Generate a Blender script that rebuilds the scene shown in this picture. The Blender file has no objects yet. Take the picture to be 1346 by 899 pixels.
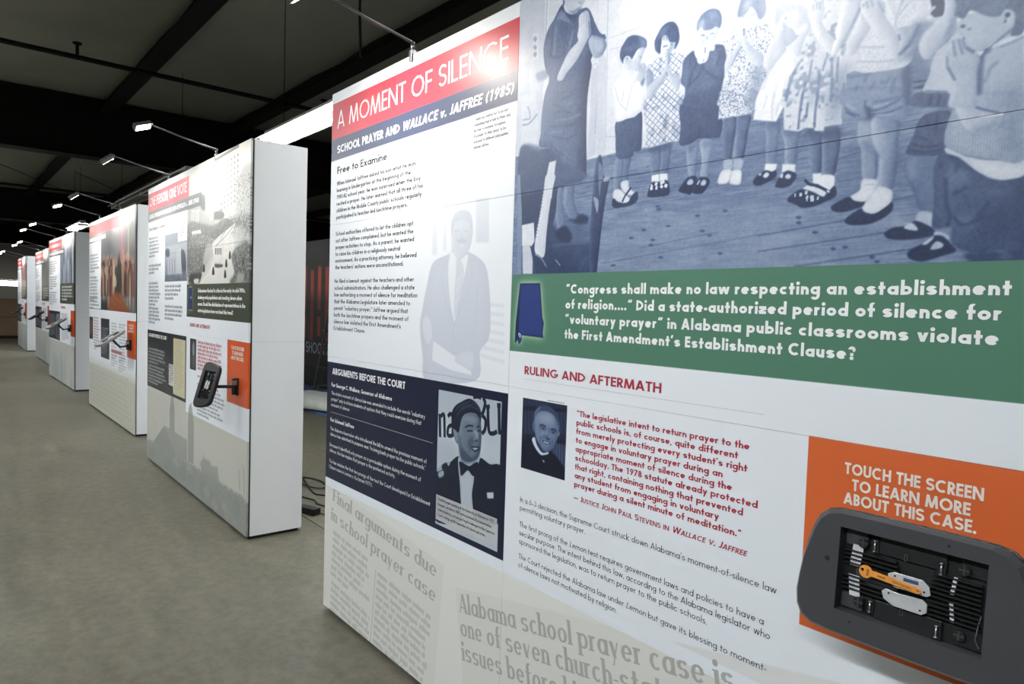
import bpy, bmesh, math, random
import numpy as np
from mathutils import Matrix, Vector, Euler

SC = bpy.context.scene
COL = SC.collection
R = math.radians

# ------------------------------------------------------------------ camera, world, light, exposure
cam_d = bpy.data.cameras.new('camera'); cam = bpy.data.objects.new('camera', cam_d); COL.objects.link(cam); SC.camera = cam
cam_d.sensor_fit = 'HORIZONTAL'; cam_d.sensor_width = 36.0; cam_d.lens = 905.0 / 1346 * 36.0
cam_d.clip_start = .02; cam_d.clip_end = 200
_r = Vector((0.63913917, 0.76846242, 0.03109075)); _u = Vector((-0.05648429, 0.00658573, 0.99838177)); _w = Vector((-0.76701411, 0.63986103, -0.04761525))
m = Matrix((_r, _u, -_w)).transposed().to_4x4(); m.translation = Vector((0, -1.4154, 1.4696)); cam.matrix_world = m
world = bpy.data.worlds.new('dim_hall'); SC.world = world; world.use_nodes = True
world.node_tree.nodes['Background'].inputs[0].default_value = (.75, .85, 1, 1)
world.node_tree.nodes['Background'].inputs[1].default_value = .02
SC.view_settings.view_transform = 'Standard'; SC.view_settings.look = 'None'
SC.view_settings.exposure = 0.42; SC.view_settings.gamma = 1.0; SC.view_settings.use_curve_mapping = False
LAMP_W, TUBE_E, FRONT_W, BACK_W = 29.0, 30.0, 124.0, 38.0

def area_light(name, loc, rot, sx, sy, power, col=(1, .97, .92), parent=None):
    l = bpy.data.lights.new(name, 'AREA'); l.shape = 'RECTANGLE'; l.size = sx; l.size_y = sy; l.energy = power; l.color = col
    o = bpy.data.objects.new(name, l); COL.objects.link(o); o.location = loc; o.rotation_euler = rot
    if parent: o.parent = parent
    return o

# ------------------------------------------------------------------ helpers
def srgb(c):
    return tuple((v / 255 / 12.92 if v / 255 <= .04045 else ((v / 255 + .055) / 1.055) ** 2.4) for v in c) + (1,)
MATS = {}
def mat(name, rgb, rough=.5, metal=0.0, spec=.5, emit=0, noise=0, nscale=40, bump=0, bscale=200, coat=0):
    if name in MATS: return MATS[name]
    m = bpy.data.materials.new(name); m.use_nodes = True; nt = m.node_tree; b = nt.nodes['Principled BSDF']
    b.inputs['Base Color'].default_value = srgb(rgb); b.inputs['Roughness'].default_value = rough; b.inputs['Metallic'].default_value = metal
    b.inputs['Specular IOR Level'].default_value = spec; b.inputs['Coat Weight'].default_value = coat
    if emit: b.inputs['Emission Color'].default_value = srgb(rgb); b.inputs['Emission Strength'].default_value = emit
    if noise:
        n = nt.nodes.new('ShaderNodeTexNoise'); n.inputs['Scale'].default_value = nscale; n.inputs['Detail'].default_value = 6
        tc = nt.nodes.new('ShaderNodeTexCoord'); nt.links.new(tc.outputs['Object'], n.inputs['Vector'])
        mx = nt.nodes.new('ShaderNodeMixRGB'); mx.inputs[1].default_value = srgb([v * (1 - noise) for v in rgb]); mx.inputs[2].default_value = srgb([min(255, v * (1 + noise)) for v in rgb])
        nt.links.new(n.outputs['Fac'], mx.inputs[0]); nt.links.new(mx.outputs[0], b.inputs['Base Color'])
    if bump:
        n = nt.nodes.new('ShaderNodeTexNoise'); n.inputs['Scale'].default_value = bscale; n.inputs['Detail'].default_value = 3
        tc = nt.nodes.new('ShaderNodeTexCoord'); nt.links.new(tc.outputs['Object'], n.inputs['Vector'])
        bp = nt.nodes.new('ShaderNodeBump'); bp.inputs['Strength'].default_value = bump; bp.inputs['Distance'].default_value = .002
        nt.links.new(n.outputs['Fac'], bp.inputs['Height']); nt.links.new(bp.outputs[0], b.inputs['Normal'])
    MATS[name] = m; return m

def link(name, me, parent=None, m=None):
    o = bpy.data.objects.new(name, me); COL.objects.link(o)
    if m is not None: me.materials.clear(); me.materials.append(m)
    if parent is not None: o.parent = parent
    return o
def tag(o, label=None, cat=None, group=None, kind=None):
    for k, v in (('label', label), ('category', cat), ('group', group), ('kind', kind)):
        if v: o[k] = v
    return o
def empty(name, loc=(0, 0, 0), rz=0, **k):
    o = bpy.data.objects.new(name, None); COL.objects.link(o); o.location = loc; o.rotation_euler = (0, 0, rz); o.empty_display_size = .1
    return tag(o, **k)
class MB:
    """collects simple solids and builds one mesh"""
    def __init__(s): s.v = []; s.f = []
    def add(s, vs, fs):
        n = len(s.v); s.v += [tuple(v) for v in vs]; s.f += [tuple(i + n for i in f) for f in fs]; return s
    def box(s, x0, x1, y0, y1, z0, z1):
        return s.add([(x0, y0, z0), (x1, y0, z0), (x1, y1, z0), (x0, y1, z0), (x0, y0, z1), (x1, y0, z1), (x1, y1, z1), (x0, y1, z1)],
                     [(0, 3, 2, 1), (4, 5, 6, 7), (0, 1, 5, 4), (1, 2, 6, 5), (2, 3, 7, 6), (3, 0, 4, 7)])
    def prism(s, pts, y0, y1, hole=None):      # outline in x,z extruded along y (y0 front)
        n = len(pts)
        if hole is None:
            s.add([(x, y0, z) for x, z in pts] + [(x, y1, z) for x, z in pts], [tuple(range(n)), tuple(range(2 * n - 1, n - 1, -1))] + [(i, i + n, (i + 1) % n + n, (i + 1) % n) for i in range(n)])
        else:                                   # hole: same number of points
            vs = [(x, y0, z) for x, z in pts] + [(x, y1, z) for x, z in pts] + [(x, y0, z) for x, z in hole] + [(x, y1, z) for x, z in hole]
            fs = []
            for i in range(n):
                j = (i + 1) % n
                fs += [(i, j, j + 2 * n, i + 2 * n), (i + n, i + 3 * n, j + 3 * n, j + n), (i, i + n, j + n, j), (i + 2 * n, j + 2 * n, j + 3 * n, i + 3 * n)]
            s.add(vs, fs)
        return s
    def tube(s, path, r, n=8, closed=False):
        P = [Vector(p) for p in path]; rings = []
        for i, p in enumerate(P):
            a = P[i - 1] if (i > 0 or closed) else P[i]; b = P[(i + 1) % len(P)] if (i < len(P) - 1 or closed) else P[i]
            t = (b - a).normalized(); x = t.cross(Vector((.13, .21, .97)));
            if x.length < .05: x = t.cross(Vector((1, 0, 0)))
            x.normalize(); y = t.cross(x); rr = r[i] if isinstance(r, (list, tuple)) else r
            rings.append([p + (x * math.cos(k * 2 * math.pi / n) + y * math.sin(k * 2 * math.pi / n)) * rr for k in range(n)])
        vs = [v for q in rings for v in q]; fs = []
        for i in range(len(P) if closed else len(P) - 1):
            for k in range(n): a, b = i * n, ((i + 1) % len(P)) * n; fs.append((a + k, a + (k + 1) % n, b + (k + 1) % n, b + k))
        if not closed: fs += [tuple(range(n - 1, -1, -1)), tuple(range((len(P) - 1) * n, len(P) * n))]
        return s.add(vs, fs)
    def mesh(s, name): me = bpy.data.meshes.new(name); me.from_pydata(s.v, [], s.f); me.update(); return me
    def build(s, name, m, parent=None, bevel=0, smooth=False, seg=2):
        me = s.mesh(name); o = link(name, me, parent, m)
        if bevel: b = o.modifiers.new('bevel', 'BEVEL'); b.width = bevel; b.segments = seg; b.limit_method = 'ANGLE'
        if smooth:
            for p in me.polygons: p.use_smooth = len(p.vertices) < 5
        return o
def rounded(x0, x1, z0, z1, r, n=4):
    o = []
    for cx, cz, a in ((x1 - r, z1 - r, 0), (x0 + r, z1 - r, 90), (x0 + r, z0 + r, 180), (x1 - r, z0 + r, 270)):
        for k in range(n + 1): t = R(a + 90 * k / n); o.append((cx + r * math.cos(t), cz + r * math.sin(t)))
    return o[::-1]

# ------------------------------------------------------------------ drawn prints (numpy rasteriser: flat printed pictures on the boards)
RNG = np.random.default_rng(7)
def boxblur(a, k, ax):
    if k < 1: return a
    pad = [(0, 0)] * a.ndim; pad[ax] = (k + 1, k); c = np.cumsum(np.pad(a, pad, mode='edge'), axis=ax, dtype=np.float32); n = a.shape[ax]
    hi = np.take(c, np.arange(2 * k + 1, 2 * k + 1 + n), axis=ax); lo = np.take(c, np.arange(0, n), axis=ax)
    return (hi - lo) / (2 * k + 1)
def blur(a, s):
    k = int(round(s * .95))
    if k < 1: return a if s < .4 else (a * 2 + np.roll(a, 1, 0) + np.roll(a, -1, 0) + np.roll(a, 1, 1) + np.roll(a, -1, 1)) / 6
    for _ in range(2): a = boxblur(boxblur(a, k, 0), k, 1)
    return a
def value_noise(h, w, cell, cx=1.0):
    gh, gw = int(h / cell) + 3, int(w / (cell * cx)) + 3; g = RNG.random((gh, gw)).astype(np.float32)
    y = np.arange(h) / cell; x = np.arange(w) / (cell * cx); y0 = y.astype(int); x0 = x.astype(int); fy = (y - y0)[:, None]; fx = (x - x0)[None]
    fy = fy * fy * (3 - 2 * fy); fx = fx * fx * (3 - 2 * fx)
    a = g[y0][:, x0]; b = g[y0][:, x0 + 1]; c = g[y0 + 1][:, x0]; d = g[y0 + 1][:, x0 + 1]
    return (a * (1 - fx) + b * fx) * (1 - fy) + (c * (1 - fx) + d * fx) * fy
def smooth_pts(P, closed=True, n=5):
    P = np.asarray(P, float); N = len(P); out = []
    for i in range(N if closed else N - 1):
        p0 = P[(i - 1) % N] if closed or i > 0 else P[i]; p1 = P[i]; p2 = P[(i + 1) % N]; p3 = P[(i + 2) % N] if closed or i < N - 2 else p2
        for k in range(n):
            t = k / n; out.append(.5 * (2 * p1 + (p2 - p0) * t + (2 * p0 - 5 * p1 + 4 * p2 - p3) * t * t + (3 * p1 - p0 - 3 * p2 + p3) * t ** 3))
    if not closed: out.append(P[-1])
    return np.array(out)
class Canvas:
    def __init__(s, x0, z0, w, h, S, c=3, fill=1.0):
        s.x0, s.z0, s.S = x0, z0, S; s.ns = 1.0; s.w, s.h = int(w * S), int(h * S); s.a = np.ones((s.h, s.w, c), np.float32) * np.asarray(fill, np.float32)
    def mask(s, pts, closed_smooth, bl):
        P = np.asarray(pts, float).reshape(-1, 2)
        if closed_smooth and len(P) > 3: P = smooth_pts(P)
        P = (P - (s.x0, s.z0)) * s.S; pad = int(bl * 3 + 3)
        bx0 = max(0, int(P[:, 0].min()) - pad); bx1 = min(s.w, int(P[:, 0].max()) + pad + 2); by0 = max(0, int(P[:, 1].min()) - pad); by1 = min(s.h, int(P[:, 1].max()) + pad + 2)
        if bx1 <= bx0 or by1 <= by0: return None
        W, H, K = bx1 - bx0, by1 - by0, 3; acc = np.zeros((H, W + 2), np.float32); ys = by0 + (np.arange(H * K) + .5) / K
        for i in range(len(P)):
            (xa, ya), (xb, yb) = P[i], P[(i + 1) % len(P)]
            if ya == yb: continue
            sg = 1 if yb > ya else -1; lo, hi = min(ya, yb), max(ya, yb); i0 = int(np.searchsorted(ys, lo)); i1 = int(np.searchsorted(ys, hi))
            if i1 <= i0: continue
            xc = np.clip(xa + (ys[i0:i1] - ya) / (yb - ya) * (xb - xa) - bx0, 0, W); xi = xc.astype(int); fr = xc - xi; rw = np.arange(i0, i1) // K
            np.add.at(acc, (rw, xi), sg * (1 - fr) / K); np.add.at(acc, (rw, xi + 1), sg * fr / K)
        M = np.clip(np.abs(np.cumsum(acc, 1)[:, :W]), 0, 1)
        return by0, by1, bx0, bx1, blur(M, bl) if bl > .3 else M
    def put(s, mk, val, al=1.0):
        if mk is None: return
        y0, y1, x0, x1, M = mk; M = (M * al)[..., None]; t = s.a[y0:y1, x0:x1]; t += (np.asarray(val, np.float32) - t) * M
    def poly(s, pts, val, bl=0.0, al=1.0, sm=False): s.put(s.mask(pts, sm, bl * s.S), val, al)
    def rect(s, x0, x1, z0, z1, val, bl=0.0, al=1.0): s.poly((x0, z0, x1, z0, x1, z1, x0, z1), val, bl, al)
    def stroke(s, pts, w, val, bl=.5, al=1.0):
        P = np.asarray(pts, float).reshape(-1, 2)
        if len(P) > 2: P = smooth_pts(P, False, 4)
        d = np.gradient(P, axis=0); n = np.stack([-d[:, 1], d[:, 0]], 1); n /= np.linalg.norm(n, axis=1)[:, None] + 1e-9; tp = np.full(len(P), w / 2.0)
        s.poly(np.concatenate([P + n * tp[:, None], (P - n * tp[:, None])[::-1]]).ravel(), val, bl, al)
    def draw(s, items, q_=1.0):
        for k, tone, bl, a, b, al, sm, pts in items:
            if k == 'p':
                mk = s.mask(pts, sm, bl * s.S * .8 * q_)
                if mk is None: continue
                y0, y1, x0, x1, M = mk; v = tone
                if a or b:
                    sz = max(2.0, min(y1 - y0, x1 - x0) * .09); B = blur(M, sz); v = np.full(M.shape, tone, np.float32) - a * 2.2 * np.clip(1 - B, 0, .6)
                    if b: q = max(1, int(sz)); v = v + b * (np.roll(B, -q, 1) - np.roll(B, q, 1)) * 1.3
                    v = v[..., None]
                s.put(mk, v, al)
            elif k == 's': s.stroke(pts, bl * .85 * q_, tone, max(a * .45, .3) * q_, b)
            else:
                mk = s.mask(pts, sm, 1.5 * s.S)
                if mk is None: continue
                y0, y1, x0, x1, M = mk; H, W = M.shape; yy = (np.arange(H)[:, None] + y0) / s.S; xx = (np.arange(W)[None] + x0) / s.S; kd = k; c_ = s.ns
                if kd == 'cloth': T = value_noise(H, W, c_ * 2.2) * .5 + value_noise(H, W, c_ * 9, .6) * .5; T = np.clip((T - .45) * 2, 0, 1) * .5
                elif kd == 'floor':
                    T = value_noise(H, W, 3.0, 9) * .5 + value_noise(H, W, 10, 6) * .5; r = np.abs((((yy - xx * .02) / 47) % 1) - .5); T = np.clip((T - .5) * 1.6, -.5, 1); s.a[y0:y1, x0:x1, 0] += T * .16 * M; s.a[y0:y1, x0:x1, 0] -= (r < .018) * .07 * M; continue
                elif kd == 'diamond': T = np.maximum(np.abs(((xx * .9 + yy) / 17 % 1) - .5) < .1, np.abs(((xx * .9 - yy) / 17 % 1) - .5) < .1) * .75 + (value_noise(H, W, c_ * 12) > .68) * .35
                elif kd == 'speck': T = np.clip((value_noise(H, W, c_ * 2.6) - .55) * 5, 0, 1) * .8
                elif kd == 'flower': T = np.clip((value_noise(H, W, c_ * 7) * .6 + value_noise(H, W, c_ * 18) * .5 - .58) * 5, 0, 1) * .75
                elif kd == 'knit': T = (np.abs((xx / 4.5 % 1) - .5) < .22) * .3 + value_noise(H, W, c_ * 2.4) * .4
                s.put((y0, y1, x0, x1, M * T), tone, al)
    def greek(s, x, z, w, lines, sp, h, val, al=.8, ang=0.0, ragged=.25, seed=1):
        """lines of print too small to read: rows of word-long marks made of narrow strokes"""
        rg = random.Random(seed); ca, sa = math.cos(ang), math.sin(ang)
        for i in range(lines):
            lw = w * (1 - rg.random() * ragged) * (.55 if i == lines - 1 and lines > 2 else 1); cx = 0
            while cx < lw:
                wl = rg.uniform(1.6, 6.5) * h; e = min(cx + wl, lw); q = cx
                while q < e:
                    up = rg.choice((1, 1, 1, 1.45)); dn = rg.choice((0, 0, 0, 0, .35)); y = -i * sp
                    pts = []
                    for px, pz in ((q, y - dn * h), (q + h * .27, y - dn * h), (q + h * .27, y + up * h), (q, y + up * h)): pts += [x + px * ca - pz * sa, z + px * sa + pz * ca]
                    s.poly(pts, val, 0, al); q += h * .5
                s.poly(sum([[x + px * ca - pz * sa, z + px * sa + pz * ca] for px, pz in ((cx, y + h * .05), (e, y + h * .05), (e, y + h * .9), (cx, y + h * .9))], []), val, 0, al * .35)
                cx = e + h * .8
def duotone(a, stops):
    xs = [t for t, _ in stops]; return np.stack([np.interp(a[..., 0], xs, [c[i] / 255 for _, c in stops]) for i in range(3)], -1).astype(np.float32)
BLUE = [(0, (24, 34, 62)), (.22, (54, 70, 106)), (.42, (98, 116, 150)), (.62, (146, 160, 184)), (.8, (184, 192, 208)), (1, (230, 234, 240))]
NAVYTONE = [(0, (12, 18, 36)), (.3, (50, 62, 84)), (.6, (128, 142, 158)), (.85, (188, 196, 206)), (1, (215, 220, 226))]
GREY = [(0, (26, 28, 28)), (.5, (122, 124, 120)), (1, (240, 240, 238))]
def paste(cv, sub, stops, al=1.0, x=None, z=None):
    im = duotone(np.clip(sub.a, 0, 1), stops); x0 = int((sub.x0 - cv.x0) * cv.S); y0 = int((sub.z0 - cv.z0) * cv.S); sx, sy = max(0, -x0), max(0, -y0); h = min(im.shape[0], cv.h - y0); w = min(im.shape[1], cv.w - x0)
    t = cv.a[y0 + sy:y0 + h, x0 + sx:x0 + w]; A_ = al if np.isscalar(al) else al[sy:h, sx:w, None]; t += (im[sy:h, sx:w] - t) * A_
def rgb(*c): return np.array(c, np.float32) / 255
def print_material(name, cv, rough=.33):
    h, w = cv.a.shape[:2]; img = bpy.data.images.new(name, w, h, alpha=False); px = np.ones((h, w, 4), np.float32); px[..., :3] = np.clip(cv.a, 0, 1)
    img.pixels.foreach_set(px.ravel()); img.update(); img.pack()
    m = bpy.data.materials.new(name); m.use_nodes = True; nt = m.node_tree; b = nt.nodes['Principled BSDF']; t = nt.nodes.new('ShaderNodeTexImage'); t.image = img; t.extension = 'EXTEND'
    nt.links.new(t.outputs[0], b.inputs['Base Color']); b.inputs['Roughness'].default_value = rough; b.inputs['Specular IOR Level'].default_value = .5
    return m

# ------------------------------------------------------------------ lettering: a geometric sans drawn with strokes (and a slab of contrast for newspaper type)
def bar_d(x0, y0, x1, y1, w): L_ = math.hypot(x1 - x0, y1 - y0); k = w / 2 * L_ / abs(y1 - y0); return ('Q', [(x0 - k, y0), (x0 + k, y0), (x1 + k, y1), (x1 - k, y1)])
def glyphs(w, serif=False):
    th = w * (.32 if serif else 1); h = w / 2; X = .64; A_ = 1.06; Dn = -.33; g = {}; ex = max(0, w - .1)
    def V(x, a, b, sf='tb'):
        o = [('Q', [(x - h, a), (x + h, a), (x + h, b), (x - h, b)])]
        if serif:
            if 'b' in sf: o.append(('Q', [(x - h - .07, a), (x + h + .07, a), (x + h + .07, a + th), (x - h - .07, a + th)]))
            if 't' in sf: o.append(('Q', [(x - h - .07, b - th), (x + h * .9, b - th), (x + h * .9, b), (x - h - .07, b)]))
        return o
    def Hb(y, a, b): t = th / 2; return [('Q', [(a, y - t), (b, y - t), (b, y + t), (a, y + t)])]
    def Dg(x0, y0, x1, y1): ww = w if (x1 - x0) * (y1 - y0) < 0 or not serif else th * 1.2; return [bar_d(x0, y0, x1, y1, ww)]
    def E(cx, cy, rx, ry, a0, a1): return [('A', cx, cy, rx, ry, a0, a1)]
    def dot(x, y): return [('A', x, y, h * .6, h * .6, 0, 360, h * 1.25)]
    ro = .30 + ex * .35; ry = X / 2 - th / 2; rx = ro - h; cy = X / 2
    O = E(ro, cy, rx, ry, 0, 360); n2 = .50 + ex * .7; an = (n2 - w) / 2; ay = X - th / 2 - an * 1.05
    arch = lambda x0: E(x0 + an, ay, an, an * 1.05, 0, 180)
    g['o'] = (2 * ro, O); g['a'] = (2 * ro, O + V(2 * ro - h, 0, X, 'b')); g['d'] = (2 * ro, O + V(2 * ro - h, 0, A_)); g['q'] = (2 * ro, O + V(2 * ro - h, Dn, X, 'b'))
    g['b'] = (2 * ro, O + V(h, 0, A_, 't')); g['p'] = (2 * ro, O + V(h, Dn, X)); g['g'] = (2 * ro, O + V(2 * ro - h, -.1, X, '') + E(ro, -.1, rx, .2, 205, 360))
    g['c'] = (1.75 * ro, E(ro, cy, rx, ry, 48, 312)); g['e'] = (2 * ro, E(ro, cy, rx, ry, 0, 318) + Hb(cy, h, 2 * ro - h))
    g['h'] = (n2, V(h, 0, A_) + arch(h) + V(n2 - h, 0, ay, 'b')); g['n'] = (n2, V(h, 0, X) + arch(h) + V(n2 - h, 0, ay, 'b'))
    g['m'] = (2 * n2 - w, V(h, 0, X) + arch(h) + V(n2 - h, 0, ay, 'b') + arch(n2 - h) + V(2 * n2 - w - h, 0, ay, 'b'))
    g['u'] = (n2, V(n2 - h, 0, X, 'b') + E(h + an, an * 1.05 + th / 2, an, an * 1.05, 180, 360) + V(h, an, X, 't')); g['r'] = (.34 + ex * .6, V(h, 0, X) + E(h + an, ay, an, an * 1.05, 62, 180))
    g['i'] = (w, V(h, 0, X) + dot(h, X + .2 + h * .4)); g['l'] = (w, V(h, 0, A_)); g['j'] = (w, V(h, -.15, X, '') + E(h - .12, -.15, .12, .13, 270, 360) + dot(h, X + .2 + h * .4))
    g['f'] = (.34 + ex, V(.1 + h, 0, .9, 'b') + E(.1 + h + .13, .88, .13, .17 - th / 2, 60, 180) + Hb(X - th / 2, 0, .34 + ex)); g['t'] = (.32 + ex, V(.1 + h, 0, .92, '') + Hb(X - th / 2, 0, .32 + ex) + (E(.1 + h + .11, .12, .11, .1, 180, 290) if serif else []))
    sw = .19 + ex * .35 - h * .3; sy = (X - th) / 4; g['s'] = (2 * sw + w, E(sw + h, X - th / 2 - sy, sw, sy, 25, 270) + E(sw + h, th / 2 + sy, sw, sy, -155, 90))
    vw = .5 + ex; g['v'] = (vw, Dg(h, X, vw / 2, 0) + Dg(vw - h, X, vw / 2, 0)); ww = .8 + ex * 1.6; g['w'] = (ww, Dg(h, X, ww * .27, 0) + Dg(ww * .27, 0, ww / 2, X) + Dg(ww / 2, X, ww * .73, 0) + Dg(ww * .73, 0, ww - h, X))
    g['x'] = (vw, Dg(h, X, vw - h, 0) + Dg(h, 0, vw - h, X)); g['y'] = (vw, Dg(h, X, vw / 2, 0) + Dg(vw - h, X, vw * .3, Dn)); g['z'] = (.46 + ex, Hb(X - th / 2, 0, .46 + ex) + Hb(th / 2, 0, .46 + ex) + Dg(h, th, .46 + ex - h, X - th))
    g['k'] = (.5 + ex, V(h, 0, A_) + Dg(h, X * .38, .46 + ex - h, X) + Dg(h + .08, X * .5, .5 + ex - h, 0))
    RO = .46 + ex * .25; rX, rY = RO - h, .5 - th / 2
    g['O'] = (2 * RO, E(RO, .5, rX, rY, 0, 360)); g['Q'] = (2 * RO, g['O'][1] + Dg(RO + .1, .28, 2 * RO, -.03)); g['C'] = (1.75 * RO, E(RO, .5, rX, rY, 50, 310)); g['G'] = (1.9 * RO, E(RO, .5, rX, rY, 48, 360) + Hb(.5 - th / 2, RO, 2 * RO - h * .6))
    g['D'] = (.74 + ex * .6, V(h, 0, 1) + E(h, .5, .74 + ex * .6 - w, rY, -90, 90)); bw = .5 + ex * .6; u = .25 + th * .05
    g['B'] = (bw, V(h, 0, 1) + E(bw - h - .22, .75 - th / 4, .2, .25 - th / 4, -90, 90) + E(bw - h - .22, .25 + th / 4, .22, .25 - th / 4, -90, 90) + Hb(1 - th / 2, h, bw - h - .2) + Hb(.5, h, bw - h - .2) + Hb(th / 2, h, bw - h - .2))
    pb = lambda: V(h, 0, 1) + E(bw - h - .22, .73 - th / 4, .22, .27 - th / 4, -90, 90) + Hb(1 - th / 2, h, bw - h - .2) + Hb(.46, h, bw - h - .2)
    g['P'] = (bw, pb()); g['R'] = (bw + .02, pb() + Dg(bw * .42, .46, bw - h * .6, 0)); ew = .46 + ex * .6
    g['E'] = (ew, V(h, 0, 1) + Hb(1 - th / 2, 0, ew) + Hb(.52, 0, ew * .95) + Hb(th / 2, 0, ew)); g['F'] = (ew, V(h, 0, 1) + Hb(1 - th / 2, 0, ew) + Hb(.5, 0, ew * .93)); g['L'] = (ew * .92, V(h, 0, 1) + Hb(th / 2, 0, ew * .92))
    g['T'] = (.52 + ex * .6, V(.26 + ex * .3, 0, 1, 'b') + Hb(1 - th / 2, 0, .52 + ex * .6)); Hw = .66 + ex * .6; g['H'] = (Hw, V(h, 0, 1) + V(Hw - h, 0, 1) + Hb(.52, 0, Hw)); g['I'] = (w, V(h, 0, 1))
    g['J'] = (.36 + ex * .6, V(.36 + ex * .6 - h, .2, 1, 't') + E(.18 + ex * .3, .2, .18 + ex * .3 - h, .2 - th / 2, 190, 360)); g['K'] = (.62 + ex, V(h, 0, 1) + Dg(h, .42, .58 + ex - h, 1) + Dg(h + .1, .52, .62 + ex - h, 0))
    g['N'] = (.74 + ex * .6, V(h, 0, 1) + V(.74 + ex * .6 - h, 0, 1) + Dg(h, 1, .74 + ex * .6 - h, 0)); Mw = .9 + ex * .9; g['M'] = (Mw, Dg(h, 0, Mw * .2, 1) + Dg(Mw * .2, 1, Mw / 2, 0) + Dg(Mw / 2, 0, Mw * .8, 1) + Dg(Mw * .8, 1, Mw - h, 0))
    aw = .74 + ex * .7; g['A'] = (aw, Dg(h, 0, aw / 2, 1) + Dg(aw - h, 0, aw / 2, 1) + Hb(.28, aw * .2, aw * .8)); g['V'] = (aw, Dg(h, 1, aw / 2, 0) + Dg(aw - h, 1, aw / 2, 0)); Ww = 1.05 + ex * 1.4
    g['W'] = (Ww, Dg(h, 1, Ww * .27, 0) + Dg(Ww * .27, 0, Ww / 2, 1) + Dg(Ww / 2, 1, Ww * .73, 0) + Dg(Ww * .73, 0, Ww - h, 1)); g['Y'] = (.62 + ex, V(.31 + ex / 2, 0, .5, 'b') + Dg(.31 + ex / 2, .42, h, 1) + Dg(.31 + ex / 2, .42, .62 + ex - h, 1))
    g['U'] = (.62 + ex * .6, V(h, .3, 1, 't') + V(.62 + ex * .6 - h, .3, 1, 't') + E(.31 + ex * .3, .3, .31 + ex * .3 - h, .3 - th / 2, 180, 360)); g['X'] = (.6 + ex, Dg(h, 1, .6 + ex - h, 0) + Dg(h, 0, .6 + ex - h, 1)); g['Z'] = (.55 + ex, Hb(1 - th / 2, 0, .55 + ex) + Hb(th / 2, 0, .55 + ex) + Dg(h, th, .55 + ex - h, 1 - th))
    SW = .22 + ex * .3; SY = (1 - th) / 4; g['S'] = (2 * SW + w * .8, E(SW + h * .8, 1 - th / 2 - SY, SW, SY, 25, 270) + E(SW + h * .8, th / 2 + SY, SW, SY, -155, 90))
    dw = .52 + ex * .6; dr = dw / 2 - h; g['0'] = (dw, E(dw / 2, .5, dr, rY, 0, 360)); g['1'] = (dw, V(dw * .6, 0, 1) + Dg(dw * .25, .8, dw * .6, .98)); g['2'] = (dw, E(dw / 2, .72, dr, .28 - th / 2, 0, 170) + Dg(h, th, dw - h * 1.2, .66) + Hb(th / 2, 0, dw))
    g['3'] = (dw, E(dw / 2, .75, dr * .85, .24 - th / 2, -90, 160) + E(dw / 2, .27, dr, .27 - th / 2, -160, 90)); g['4'] = (dw, V(dw * .7, 0, 1) + Hb(.26, 0, dw) + Dg(h, .26, dw * .7, .97)); g['5'] = (dw, Hb(1 - th / 2, dw * .2, dw * .92) + Dg(dw * .16, .5, dw * .26, 1) + E(dw / 2 - .02, .33, dr, .33 - th / 2, -150, 115))
    g['6'] = (dw, E(dw / 2, .31, dr, .31 - th / 2, 0, 360) + Dg(dw * .22, .4, dw * .66, 1)); g['9'] = (dw, E(dw / 2, .69, dr, .31 - th / 2, 0, 360) + Dg(dw * .34, 0, dw * .8, .6)); g['7'] = (dw, Hb(1 - th / 2, 0, dw) + Dg(dw * .25, 0, dw - h, .96)); g['8'] = (dw, E(dw / 2, .74, dr * .85, .26 - th / 2, 0, 360) + E(dw / 2, .27, dr, .27 - th / 2, 0, 360))
    g['.'] = (w * 1.2, dot(h * 1.2, h)); g[','] = (w * 1.2, [bar_d(h * .5, -.12, h * 1.3, .12, w * .9)]); g["'"] = (w * 1.1, [bar_d(h * .6, .75, h * 1.3, 1.04, w * .8)]); g['\u201c'] = (w * 2.4, [bar_d(h, .75, h * 1.8, 1.04, w * .8), bar_d(h * 3, .75, h * 3.8, 1.04, w * .8)]); g['\u201d'] = g['\u201c']
    g['-'] = (.28, Hb(.3, 0, .28)); g['\u2013'] = (.45, Hb(.3, 0, .45)); g['\u2014'] = (.8, Hb(.4, 0, .8)); g['?'] = (.45 + ex * .5, E(.22 + ex * .25, .76, .22 + ex * .25 - h, .24 - th / 2, -60, 180) + V(.22 + ex * .25, .27, .5, '') + dot(.22 + ex * .25, h)); g['('] = (.28 + ex * .5, E(.5, .45, .5 - h, .62, 128, 232)); g[')'] = (.28 + ex * .5, E(-.22 + ex * .5, .45, .5 - h, .62, -52, 52)); g['!'] = (w, V(h, .3, 1, '') + dot(h, h))
    return g
GL = {}
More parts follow.
